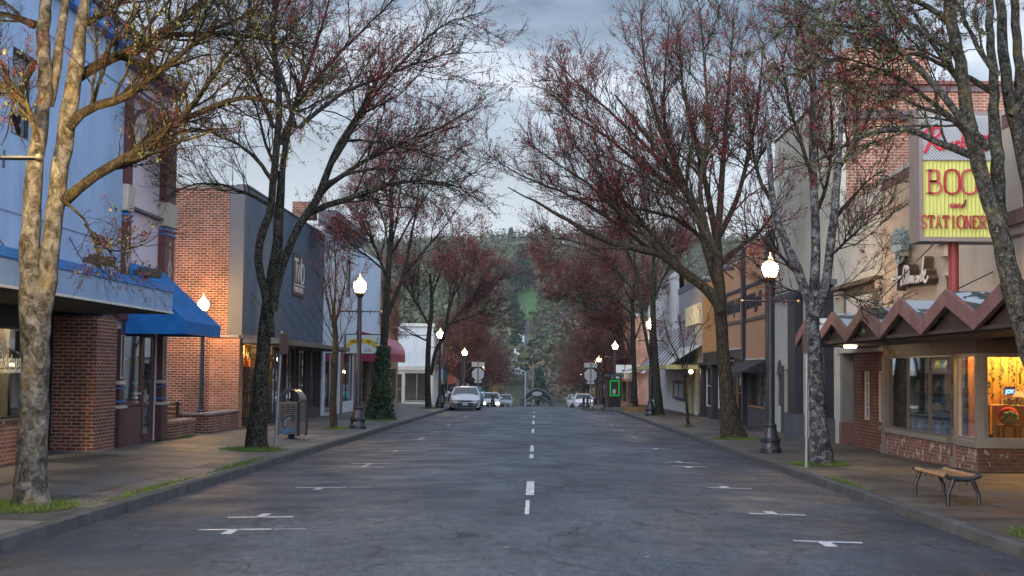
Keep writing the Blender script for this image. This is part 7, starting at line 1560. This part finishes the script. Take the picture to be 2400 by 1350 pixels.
# bollards
bl = None
for i, (px, Y, lab) in enumerate([(1368, 88.6, 'black bollard on the right corner, leftmost of the pair'), (1377, 89.4, 'black bollard on the right corner, second of the pair left of the sign post'), (1395, 87.6, 'black bollard on the right corner, just right of the sign post'), (1416, 91, 'black bollard on the right corner, nearest the kiosk')]):
    p = onY(px, 940, Y); x = p.x
    if bl is None:
        bl = thing('bollard', lab, 'bollard', (0, 0, 0), 'black bollards on the right corner'); MB().lathe([(.11, 0), (.11, .08), (.08, .12), (.075, .62), (.09, .64)], n=12).build('post', BLK, bl, smooth=True); MB().lathe([(.085, .642), (.085, .68), (.04, .74), (.01, .76)], n=12).build('cap', BLK, bl, smooth=True); bl.location = (x, Y, base(Y) + .03)
    else: copy_tree(bl, (x, Y, (gz(x, Y) if x > KR else base(Y) + .03)), label=lab)
q = thing('boulder', 'round grey boulder at the kerb end on the right corner', 'rock', (onY(1401, 950, 86.5).x, 86.5, base(86.5))); mb = MB(); mb.ball((onY(1401, 950, 86.5).x, 86.6, base(86.5) + .1), .42, 12, 8, (1, .8, .5)); V = np.array(mb.v); mb.v = [tuple(v) for v in rough(V, None, .04, 9)]; mb.build('stone', M('boulder_stone', (.16, .14, .12), .9, var=.3), q, smooth=True)
# kiosk
p = onY(1425, 950, 90); x0 = p.x; x1 = onY(1456, 950, 90).x; zb = base(90) + .04; zt = onY(1440, 878, 90).z
root = thing('map_kiosk', 'black roofed notice kiosk with a glowing green frame on the right corner', 'kiosk', ((x0 + x1) / 2, 90, zb))
q = MB()
for x in (x0, x1 - .07): q.box(x, x + .07, 90, 90.07, zb, zt - .12).box(x, x + .07, 90.5, 90.57, zb, zt - .12)
q.build('post', BLK, root); q = MB(); q.hexa([(x0 - .2, 89.8, zt - .12), (x1 + .2, 89.8, zt - .12), (x1 + .2, 90.8, zt - .12), (x0 - .2, 90.8, zt - .12)], [(x0 - .1, 89.95, zt + .02), (x1 + .1, 89.95, zt + .02), (x1 + .1, 90.65, zt + .02), (x0 - .1, 90.65, zt + .02)]); q.build('roof', BLK, root)
ya_, yb_ = onY(1440, 891, 90).z, onY(1440, 928, 90).z
MB().box(x0 + .072, x1 - .072, 90.05, 90.5, yb_ - .0, ya_ + .1).build('case', BLK, root)
q = MB(); q.box(x0 + .12, x1 - .12, 90.02, 90.04, ya_ - .07, ya_).box(x0 + .12, x1 - .12, 90.02, 90.04, yb_, yb_ + .06).box(x0 + .12, x0 + .18, 90.02, 90.04, yb_ + .06, ya_ - .07).box(x1 - .18, x1 - .12, 90.02, 90.04, yb_ + .06, ya_ - .07); q.build('lit_frame', Emit('green_light', (.01, .5, .07), .4), root)
MB().box(x0 + .3, x0 + .5, 90.03, 90.045, yb_ + .12, yb_ + .42).build('notice', OFFW, root); MB().box(x0 + .1, x1 - .1, 90.1, 90.45, zb + .05, yb_ - .02).build('rack', BLKW, root)
# planter box under the tree
root = thing('planter_box', 'low timber edged planter round the tree by the kiosk', 'planter', (6.3, 83, gz(6, 83))); zz = gz(6, 83)
q = MB(); q.box(5.3, 7.1, 80, 80.12, zz, zz + .28).box(5.3, 7.1, 86, 86.12, zz, zz + .28).box(5.3, 5.42, 80.12, 86, zz, zz + .28).box(6.98, 7.1, 80.12, 86, zz, zz + .28).build('boards', WOODP, root); MB().box(5.42, 6.98, 80.12, 86, zz, zz + .2).build('soil', M('soil_moss', (.05, .06, .02)), root)
# utility cabinet and dark post by the sedan
root = thing('utility_box', 'pale stone coloured utility box on the pavement left of the sedan', 'utility box', (-5.9, 86.5, gz(-5.9, 86.5))); p = onY(1031, 950, 86.5); zz = gz(p.x, 86.5)
MB().box(p.x - .2, p.x + .2, 86.3, 86.7, zz, zz + .5).build('cabinet', CREAM, root); MB().box(p.x - .22, p.x + .22, 86.28, 86.72, zz + .502, zz + .53).build('lid', OFFW, root)

# ------------------------------------------------------------------ cars
def car(name, label, body, w_=1.84, h=1.45, Lg=4.8, suv=False, lights=0, glassm=None, group=None, plate=True, blackgrille=True):
    r = thing(name, label, 'car', (0, 0, 0), group)
    # side profile : (y from the nose, hood/top z, half-width, sill z)
    ro = h; hood = .62 * h if suv else .66 * h
    st = [(-Lg / 2, .30, .44 * h, .80), (-Lg / 2 + .06, .2, .50 * h, .90), (-Lg / 2 + .35, .2, hood * .93, .98), (-Lg / 2 + 1.15, .2, hood, 1), (-Lg / 2 + 1.3, .2, hood + .03, 1), (Lg / 2 - 1.2, .2, hood + .06, 1), (Lg / 2 - .9, .2, hood + .06, .99), (Lg / 2 - .25, .2, hood + .05, .96), (Lg / 2, .3, .55 * h, .86)]
    V = []; F_ = []; hw = w_ / 2
    for y, zl, zt, k in st:
        V += [(-hw * k * .93, y, zl), (-hw * k, y, zl + .18), (-hw * k, y, zt - .12), (-hw * k * .92, y, zt - .02), (-hw * k * .45, y, zt + .03), (0, y, zt + .045), (hw * k * .45, y, zt + .03), (hw * k * .92, y, zt - .02), (hw * k, y, zt - .12), (hw * k, y, zl + .18), (hw * k * .93, y, zl)]
    n = 11
    for i in range(len(st) - 1):
        for j in range(n): F_.append((i * n + j, i * n + (j + 1) % n, (i + 1) * n + (j + 1) % n, (i + 1) * n + j))
    F_.append(tuple(range(n))); F_.append(tuple((len(st) - 1) * n + j for j in range(n))[::-1])
    q = MB(); q.add(V, F_); q.build('body', body, r, smooth=True, bevel=0)
    yA = -Lg / 2 + 1.15; yB = Lg / 2 - (.25 if suv else .75); rf = -Lg / 2 + 1.15 + (.75 if suv else 1.0); rb = yB - (.25 if suv else .75)
    b = [(-hw * .92, yA, hood), (hw * .92, yA, hood), (hw * .92, yB, hood + .04), (-hw * .92, yB, hood + .04)]; tp = [(-hw * .70, rf, ro - .05), (hw * .70, rf, ro - .05), (hw * .70, rb, ro - .05), (-hw * .70, rb, ro - .05)]
    q = MB(); q.hexa(b, tp); q.build('windows', glassm or M('car_glass', (.03, .045, .055), .12, spec=.6), r)
    q = MB(); q.hexa([(-hw * .715, rf - .02, ro - .06), (hw * .715, rf - .02, ro - .06), (hw * .715, rb + .02, ro - .06), (-hw * .715, rb + .02, ro - .06)], [(-hw * .60, rf + .12, ro), (hw * .60, rf + .12, ro), (hw * .60, rb - .12, ro), (-hw * .60, rb - .12, ro)])
    for sx in (-1, 1):
        for (a_, c_) in (((sx * hw * .93, yA, hood), (sx * hw * .71, rf, ro - .04)), ((sx * hw * .93, yB, hood + .03), (sx * hw * .71, rb, ro - .04)), ((sx * hw * .93, (yA + yB) / 2 + .1, hood + .02), (sx * hw * .71, (rf + rb) / 2, ro - .04))): q.tube([a_, c_], .04, 5)
    q.build('roof', body, r)
    q = MB(); yf = -Lg / 2 - .012
    q.hexa([(-hw * .74, yf, .22), (hw * .74, yf, .22), (hw * .74, yf + .3, .22), (-hw * .74, yf + .3, .22)], [(-hw * .52, yf, .50), (hw * .52, yf, .50), (hw * .52, yf + .3, .50), (-hw * .52, yf + .3, .50)])
    q.hexa([(-hw * .30, yf - .01, .54), (hw * .30, yf - .01, .54), (hw * .30, yf + .3, .54), (-hw * .30, yf + .3, .54)], [(-hw * .80, yf - .01, .645), (hw * .80, yf - .01, .645), (hw * .80, yf + .3, .645), (-hw * .80, yf + .3, .645)])
    q.build('grille', M('car_black', (.012, .012, .014), .4), r)
    if not suv and blackgrille:
        q = MB()
        for sx in (-1, 1): q.prism([(sx * hw * .62, yf - .008, .27), (sx * hw * .84, yf - .008, .30), (sx * hw * .86, yf - .008, .52), (sx * hw * .58, yf - .008, .46)], (0, .3, 0))
        q.build('fog_intake', M('car_black', (.012, .012, .014)), r)
        q = MB()
        for sx in (-1, 1): q.tube([(sx * hw * .5, yf - .012, .30), (sx * hw * .72, yf - .01, .40), (sx * hw * .9, yf + .03, .52)], .018, 5)
        q.build('trim', ALU, r)
    for sx in (-1, 1):
        q = MB(); q.hexa([(sx * hw * .55, yf - .02, .57), (sx * hw * .93, yf - .01, .58), (sx * hw * .93, yf + .35, .56), (sx * hw * .55, yf + .3, .55)][::(1 if sx > 0 else -1)], [(sx * hw * .58, yf - .015, .66), (sx * hw * .95, yf - .01, .70), (sx * hw * .95, yf + .4, .70), (sx * hw * .58, yf + .3, .66)][::(1 if sx > 0 else -1)])
        q.build('headlight', (Emit('headlight_on_%s' % label[:4], (1, .72, .4), lights) if lights else M('headlight_glass', (.28, .30, .33), .1, spec=1)), r)
        MB().ball((sx * (hw + .12), yA + .35, hood + .12), .11, 8, 6, (1.1, .6, .8)).build('mirror', body, r, smooth=True)
        for yy_ in (-Lg / 2 + .95, Lg / 2 - 1.0):
            q = MB(); q.tube([(sx * hw * .74, yy_, .33), (sx * hw * .985, yy_, .33)], .33, 18); wl = q.build('wheel', M('tyre', (.015, .015, .016), .85), r); q = MB(); q.tube([(sx * hw * .986, yy_, .33), (sx * hw * .995, yy_, .33)], .21, 12); q.build('rim', ALU, wl)
            q = MB(); q.tube([(sx * hw * .7, yy_, .33), (sx * hw * 1.003, yy_, .34)], .38, 18); q.build('wheel_arch', M('car_black', (.012, .012, .014)), r)
    if plate: MB().box(-.17, .17, yf - .02, yf - .006, .34, .49).build('number_plate', M('plate_blue', (.35, .42, .5), .5), r)
    MB().ball((0, yf, .56), .05, 10, 6, (1.3, .3, .8)).build('badge', ALU, r)
    return r
WHT = M('car_white', (.62, .66, .72), .22, var=.02, spec=.7); SIL = M('car_silver', (.3, .33, .36), .25, var=.02, spec=.7)
c = car('parked_car', 'white sedan parked at the left kerb facing the camera', WHT, 1.86); c.location = (-4.38, 85.6, base(85.6) - .085); c.rotation_euler = (0, 0, .04)
c = car('parked_car', 'teal car mostly hidden behind the white sedan', M('car_teal', (.01, .16, .22), .3), 1.85, 1.5); c.location = (-4.75, 99.0, base(99) - .08)
c = car('moving_car', 'white utility vehicle with its warm headlights on, past the side street', M('car_white', (.62, .66, .72)), 1.95, 1.72, 4.7, suv=True, lights=60); c.location = (-4.75, 147, base(147) - .08); c.scale = (1, 1, 1)
c = car('parked_car', 'small pale van far down the left side of the road', SIL, 1.8, 1.8, 4.6, suv=True); c.location = (-3.9, 178, base(178) - .05)
c = car('parked_car', 'white hatchback parked right past the side street behind the bollards', WHT, 1.8, 1.42, 4.4, blackgrille=False); c.location = (4.45, 127.5, base(127.5) - .08)
c = car('parked_car', 'silver car partly hidden by the white hatchback on the right', SIL, 1.8, 1.45, 4.4, blackgrille=False); c.location = (3.95, 136, base(136) - .08)

# ------------------------------------------------------------------ people (small, far away)
def person(label, loc, rz, top, leg, skin, hair, pose):
    r = thing('person', label, 'person', loc)
    J = pose; V = []; E = []; Rr = []
    def chain(pts, rs, start=None):
        prev = start
        for p_, r_ in zip(pts, rs):
            V.append(p_); Rr.append(r_); i = len(V) - 1
            if prev is not None: E.append((prev, i))
            prev = i
        return prev
    pel = chain([J['pelvis']], [.13]); ch = chain(J['spine'], [.125, .15, .13], pel); ch_i = ch; nk = chain([J['neck']], [.055], ch); chain(J['head'], [.085, .10, .085], nk)
    def body(part): return None
    for s_ in ('l', 'r'):
        chain(J['arm_' + s_], [.06, .05, .038, .035, .03], ch_i); chain(J['leg_' + s_], [.10, .085, .062, .05, .05], pel)
    me = bpy.data.meshes.new('body'); me.from_pydata(V, E, []); o = bpy.data.objects.new('body', me); COL.objects.link(o)
    md = o.modifiers.new('skin', 'SKIN'); md.use_smooth_shade = True
    sv = me.skin_vertices[0].data
    for i, r_ in enumerate(Rr): sv[i].radius = (r_, r_); 
    sv[0].use_root = True
    sb = o.modifiers.new('sub', 'SUBSURF'); sb.levels = 2; sb.render_levels = 2
    dg = bpy.context.evaluated_depsgraph_get(); me2 = bpy.data.meshes.new_from_object(o.evaluated_get(dg)); bpy.data.objects.remove(o)
    me2.materials.clear(); [me2.materials.append(m_) for m_ in (top, leg, skin, BLK)]
    hz = J['neck'][2]; pz = J['pelvis'][2] - .02
    hands = [Vector(J['arm_l'][-1]), Vector(J['arm_r'][-1])]; feet = [Vector(J['leg_l'][-1]), Vector(J['leg_r'][-1])]; hd = Vector(J['head'][1])
    for f in me2.polygons:
        c_ = f.center
        if (c_ - hd).length < .19 or min((c_ - h_).length for h_ in hands) < .09: f.material_index = 2
        elif min((c_ - h_).length for h_ in feet) < .16: f.material_index = 3
        elif c_.z < pz: f.material_index = 1
        f.use_smooth = True
    b = bpy.data.objects.new('body', me2); COL.objects.link(b); b.parent = r; WL[b.name] = Vector()
    h = MB(); h.ball((hd.x, hd.y + .02, hd.z + .03), .115, 12, 8, (1, 1.05, 1.0)); h.build('hair', hair, r, smooth=True)
    fz = MB(); f0_ = hd.y - .105; fz.ball((hd.x, f0_, hd.z - .0), .018, 6, 4, (1, 1, 1.4)); [fz.ball((hd.x + s * .035, f0_ + .012, hd.z + .03), .012, 6, 4) for s in (-1, 1)]; fz.build('face', skin, r)
    r.rotation_euler = (0, 0, rz); return r
SKN = M('skin', (.38, .22, .16), .6); HR = M('hair_dark', (.03, .02, .015), .8)
stand = dict(pelvis=(0, 0, .95), spine=[(0, 0, 1.08), (0, 0, 1.25), (0, 0, 1.40)], neck=(0, 0, 1.5), head=[(0, -.01, 1.58), (0, -.02, 1.66), (0, -.01, 1.73)],
             arm_l=[(-.19, 0, 1.40), (-.24, 0, 1.15), (-.25, -.08, .92), (-.25, -.12, .86), (-.25, -.14, .80)], arm_r=[(.19, 0, 1.40), (.25, .02, 1.15), (.22, -.14, .98), (.2, -.2, .96), (.18, -.24, .94)],
             leg_l=[(-.10, 0, .86), (-.11, -.02, .5), (-.11, .02, .10), (-.11, -.02, .05), (-.11, -.14, .04)], leg_r=[(.10, 0, .86), (.12, -.04, .5), (.12, .10, .10), (.12, .06, .05), (.12, -.06, .04)])
p = onY(1036, 940, 88.5); r_ = person('person in a dark coat standing by the lamp post left of the sedan', (p.x, 88.5, gz(p.x, 88.5)), .4, M('coat_dark', (.025, .02, .03), .9), M('trousers_dark', (.02, .025, .04), .9), SKN, HR, stand)
lean = dict(pelvis=(0, 0, .93), spine=[(0, -.04, 1.06), (0, -.14, 1.22), (0, -.26, 1.34)], neck=(0, -.34, 1.42), head=[(0, -.40, 1.48), (0, -.45, 1.54), (0, -.46, 1.60)],
            arm_l=[(-.19, -.27, 1.34), (-.34, -.4, 1.2), (-.46, -.55, 1.1), (-.5, -.6, 1.08), (-.54, -.64, 1.07)], arm_r=[(.19, -.27, 1.34), (.32, -.38, 1.18), (.42, -.52, 1.08), (.46, -.57, 1.06), (.48, -.62, 1.05)],
            leg_l=stand['leg_l'], leg_r=stand['leg_r'])
r2_ = person('person in a brown jacket leaning over the vehicle with lit headlights', (-4.5, 143.2, base(143) - .08), 2.9, M('coat_brown', (.10, .055, .035), .9), M('trousers_dark', (.02, .025, .04)), SKN, HR, lean)
bg_ = thing('shoulder_bag', 'pale bag held at the side by the person in the dark coat', 'bag', (p.x + .3, 88.3, gz(p.x, 88.3) + .75)); zz = gz(p.x, 88.3) + .62; q = MB(); q.box(p.x + .2, p.x + .42, 88.25, 88.35, zz, zz + .25); q.build('pouch', OFFW, bg_, bevel=.03); MB().tube(smooth2([(p.x + .22, 88.3, zz + .24), (p.x + .28, 88.3, zz + .38), (p.x + .38, 88.3, zz + .36), (p.x + .4, 88.3, zz + .24)], 3), .012, 5).build('handle', BLK, bg_)

# ------------------------------------------------------------------ far end : arch, poles, hill woodland, houses
Yq = 300; a, b = onY(1222, 946, Yq), onY(1296, 946, Yq); zt = onY(1260, 912, Yq).z
root = thing('gateway_arch', 'dark steel gateway arch with an oval panel across the far end of the road', 'arch', ((a.x + b.x) / 2, Yq, base(Yq)))
W_ = b.x - a.x; q = MB(); zb = base(Yq)
for x in (a.x, b.x): MB().box(x - .4, x + .4, Yq, Yq + .8, zb, zt - 2.0).build('post', BLK, root); q = MB(); P_ = [(a.x + W_ * t, Yq + .4, zt - 2.4 * (2 * t - 1) ** 2) for t in np.linspace(0, 1, 15)]
q.tube(P_, .3, 6); q.tube([(p_[0], p_[1], p_[2] - 1.6) for p_ in P_], .3, 6)
for p_ in P_[::1]: q.tube([p_, (p_[0], p_[1], p_[2] - 1.6)], .12, 4)
q.build('truss', BLK, root); q = MB(); q.ball(((a.x + b.x) / 2, Yq - .1, zt - 1.1), 1, 16, 8, (1.1, .15, .55)); q.build('oval_panel', M('oval_grey', (.12, .14, .16), .6), root, smooth=True)
PL = M('pole_timber', (.14, .09, .06), .9)
for i, (px, py, D, h, lab) in enumerate([(1249, 930, 330, 11, 'brown utility pole standing in front of the dark conifer beyond the road end'), (1231, 948, 260, 7, 'pale street light mast at the dip of the road, left of the arch'), (1212, 830, 640, 12, 'thin utility pole beside the far climbing road, lower one'), (1220, 790, 760, 12, 'thin utility pole beside the green slope on the hill')]):
    p = onY(px, 900, D); zb = terr(p.x, D); r = thing('utility_pole', lab, 'utility pole', (p.x, D, zb)); MB().tube([(p.x, D, zb), (p.x, D, zb + h)], (.22, .14) if i != 1 else (.10, .07), 7).build('pole', PL if i != 1 else GAL, r)
    if i != 1: MB().box(p.x - 1.3, p.x + 1.3, D - .1, D + .1, zb + h - 1.1, zb + h - .9).build('crossarm', PL, r)
    else: MB().tube([(p.x, D, zb + h), (p.x - 1.1, D, zb + h + .5), (p.x - 2.4, D, zb + h + .6)], .1, 5).build('lamp_arm', GAL, r)
# woodland blobs
rg = np.random.default_rng(77)
def blob_field(n, xr, yr, rr_, seed, flt=None, sq=1.0):
    g_ = np.random.default_rng(seed); X = g_.uniform(*xr, n); Yv = g_.uniform(*yr, n) 
    if flt is not None: k_ = flt(X, Yv); X, Yv = X[k_], Yv[k_]
    n = len(X); S = g_.uniform(*rr_, n) * (1 + .6 * (g_.uniform(size=n) > .9)); Z = np.array([terr(a, b) for a, b in zip(X, Yv)]); k = 90
    # each crown : a shell of small random leaf-clump quads
    th = np.arccos(g_.uniform(-.4, 1, (n, k))); ph = g_.uniform(0, 6.28, (n, k)); rr2 = S[:, None] * g_.uniform(.55, 1.1, (n, k))
    c = np.stack([X[:, None] + rr2 * np.sin(th) * np.cos(ph), Yv[:, None] + rr2 * np.sin(th) * np.sin(ph), Z[:, None] + S[:, None] * .9 * sq + rr2 * np.cos(th) * sq], 2).reshape(-1, 3)
    s = np.repeat(S, k) * g_.uniform(.08, .17, n * k); nrm = c - np.repeat(np.stack([X, Yv, Z + S * .6], 1), k, 0) + g_.normal(size=c.shape) * S.mean() * .5; nrm /= np.linalg.norm(nrm, axis=1, keepdims=True)
    u = np.cross(nrm, g_.normal(size=c.shape)); u /= np.linalg.norm(u, axis=1, keepdims=True); v = np.cross(nrm, u)
    V = np.stack([c - u * s[:, None], c - v * s[:, None], c + u * s[:, None], c + v * s[:, None]], 1).reshape(-1, 3); return V, np.arange(len(V)).reshape(-1, 4)
def Wood(name, cols, sc_):
    m, n, l, p = _mat(name); p.inputs['Roughness'].default_value = .95; p.inputs['Specular IOR Level'].default_value = .1; t = n.new('ShaderNodeTexCoord'); a = n.new('ShaderNodeTexNoise'); a.inputs['Scale'].default_value = sc_; a.inputs['Detail'].default_value = 6; a.inputs['Roughness'].default_value = .75; l.new(t.outputs['Object'], a.inputs['Vector'])
    r = n.new('ShaderNodeValToRGB'); e = r.color_ramp.elements; e[0].position = .3; e[0].color = (*cols[0], 1); e[1].position = .7; e[1].color = (*cols[-1], 1)
    for i, c_ in enumerate(cols[1:-1]): k = e.new(.3 + .4 * (i + 1) / (len(cols) - 1)); k.color = (*c_, 1)
    l.new(a.outputs['Fac'], r.inputs[0]); l.new(r.outputs[0], p.inputs['Base Color']); return m
hx0 = lambda X, Yv: (np.abs(X) < 60 + Yv * .42)
roadgap = lambda X, Yv: ~((np.abs(X + 3) < 6) & (Yv < 830))
def meadow(X, Yv):
    return ~((X > -17) & (X < 3) & (Yv > 800) & (Yv < 960))
V, F2 = blob_field(9000, (-640, 640), (470, 1620), (4, 9), 1, lambda X, Yv: hx0(X, Yv) & roadgap(X, Yv) & meadow(X, Yv)); o = np_obj('woodland', V, F2, Wood('woodland_olive', [(.04, .065, .035), (.10, .085, .06), (.06, .09, .045), (.11, .13, .075), (.05, .075, .055)], .03)); tag(o, 'grey green woodland covering the far hillside', 'woodland', kind='stuff')
V, F2 = blob_field(2200, (-200, 200), (440, 760), (2.2, 4.6), 2, lambda X, Yv: roadgap(X, Yv)); o = np_obj('scrub', V, F2, Wood('woodland_rust', [(.085, .05, .042), (.11, .085, .06), (.06, .065, .04), (.09, .09, .05)], .03)); tag(o, 'reddish brown leafless trees at the foot of the hill', 'scrub', kind='stuff')
V, F2 = blob_field(240, (-70, 70), (215, 430), (2.2, 4), 5, lambda X, Yv: (np.abs(X) > 11)); o = np_obj('thicket', V, F2, Wood('thicket_brown', [(.09, .05, .035), (.14, .10, .04), (.10, .07, .05)], .08)); tag(o, 'brown and ochre thicket either side of the dip beyond the road end', 'thicket', kind='stuff')
xs_m = list(np.linspace(-15, 1, 6)); ys_m = list(np.linspace(805, 950, 12)); sheet('meadow', xs_m, ys_m, lambda x, y: terr(x, y) + 1.0, M('meadow_green', (.05, .12, .03), .95, var=.3, scale=.05))
V, F2 = blob_field(90, (3, 24), (450, 700), (3, 5.5), 9); o = np_obj('bare_scrub', V, F2, Wood('woodland_purple', [(.085, .07, .08), (.12, .10, .11), (.08, .075, .07)], .05)); tag(o, 'purple grey leafless trees right of the climbing far road', 'scrub', kind='stuff')
# conifers
CON = M('conifer_needles', (.02, .045, .03), .9, var=.5, scale=.3)
def conifer(label, px, py, D, h, rad, group='dark conifers on the far hill', zb=None, kind=1):
    p = onY(px, py, D); zb = terr(p.x, D) if zb is None else zb; r = thing('conifer', label, 'tree', (p.x, D, zb), group); MB().tube([(p.x, D, zb), (p.x, D, zb + h * .9)], (rad * .09, .05), 6).build('trunk', BK_FAR, r)
    n = 700; t = rg.uniform(0, 1, n) ** .8; a_ = rg.uniform(0, 6.28, n); prof = np.where(t < .15, .6 + t * 2.6, 1 - (t - .15) / .85) if kind else np.sqrt(np.clip(1 - (2 * t - 1) ** 2, 0, 1)); rr2 = rad * prof * rg.uniform(.5, 1.15, n) + .15
    c = np.stack([p.x + rr2 * np.cos(a_), D + rr2 * np.sin(a_), zb + h * (.1 + .9 * t)], 1); V, F_ = clusters(rg, c, 2, rad * .08, (rad * .09, rad * .22)); o = np_obj('crown', V, F_, CON, r); return r
conifer('dark conifer beyond the arch, lowest of the conifers', 1262, 930, 400, 11.5, 3.4, zb=base(400)); conifer('broad dark conifer halfway up the hill left of the green slope', 1222, 720, 900, 30, 9); conifer('darker round topped tree just left of the broad conifer on the hill', 1190, 735, 880, 22, 8, kind=0)
conifer('tall conifer standing on the skyline', 1197, 590, 1560, 20, 7); conifer('small skyline tree right of the hilltop house', 1243, 590, 1570, 13, 5, kind=0); conifer('dark conifer below the left house on the slope', 1206, 830, 620, 17, 4.5); conifer('dark conifer beside the far climbing road on its left', 1205, 800, 700, 22, 5)
# houses
def house(px, py, D, w_, h, lab, c_=(.5, .46, .36), rc=(.22, .2, .19), group='small houses on the far hill'):
    p = onY(px, py, D); zb = p.z - h * .3; r = thing('house', lab, 'house', (p.x, D, zb), group); x0, x1 = p.x - w_ / 2, p.x + w_ / 2
    MB().box(x0, x1, D, D + w_ * .7, zb - h, zb + h).build('wall', M('house_%.2f_%.2f' % (c_[0], c_[2]), c_, .8), r); MB().prism([(x0 - .5, D - .6, zb + h + .01), (x1 + .5, D - .6, zb + h + .01), ((x0 + x1) / 2, D - .6, zb + h + w_ * .22)], (0, w_ * .7 + 1.2, 0)).build('roof', M('roof_%.2f' % rc[0], rc, .8), r)
    for i in range(3): MB().box(x0 + w_ * (.14 + .28 * i), x0 + w_ * (.28 + .28 * i), D - .05, D - .01, zb + h * .25, zb + h * .75).build('window', GLSD if False else BLK, r)
HW = [(1190, 742, 830, 15, 5, 'wide cream house with lit front left of the broad conifer'), (1186, 796, 640, 14, 4.5, 'pale pink house low on the slope, left', (.5, .4, .38)), (1264, 738, 850, 18, 3.4, 'long white house right of the broad conifer'), (1226, 583, 1540, 20, 6, 'yellow gabled house on the skyline', (.55, .5, .3)), (1270, 583, 1550, 26, 5, 'blue grey house on the skyline behind the branches', (.3, .33, .4)),
      (1212, 795, 660, 7, 3, 'small white house beside the far road', (.6, .6, .62)), (1222, 824, 560, 6, 2, 'tiny white house by the far road bend', (.62, .63, .66)), (1205, 853, 520, 9, 3, 'pale house low down left of the far road', (.5, .52, .55)), (1165, 700, 950, 16, 5, 'grey house high left among the trees', (.35, .35, .36)), (1300, 690, 1000, 16, 5, 'pale house high right among the trees', (.48, .45, .42)), (1172, 600, 1500, 22, 4, 'low brown house near the skyline left', (.28, .22, .2))]
for h_ in HW: house(*h_)

# ------------------------------------------------------------------ air
mb = MB(); mb.box(-2100, 2100, -70, 3300, -14, 185); hz = mb.build('haze', bpy.data.materials.new('haze')); m_ = hz.data.materials[0]; m_.use_nodes = True; n_ = m_.node_tree.nodes; l_ = m_.node_tree.links
n_.remove(n_['Principled BSDF']); v_ = n_.new('ShaderNodeVolumePrincipled'); v_.inputs['Color'].default_value = (.75, .82, .92, 1); v_.inputs['Density'].default_value = .00009; l_.new(v_.outputs[0], n_['Material Output'].inputs['Volume'])
tag(hz, kind='stuff', label='thin bluish evening haze filling the air over the street and hill')
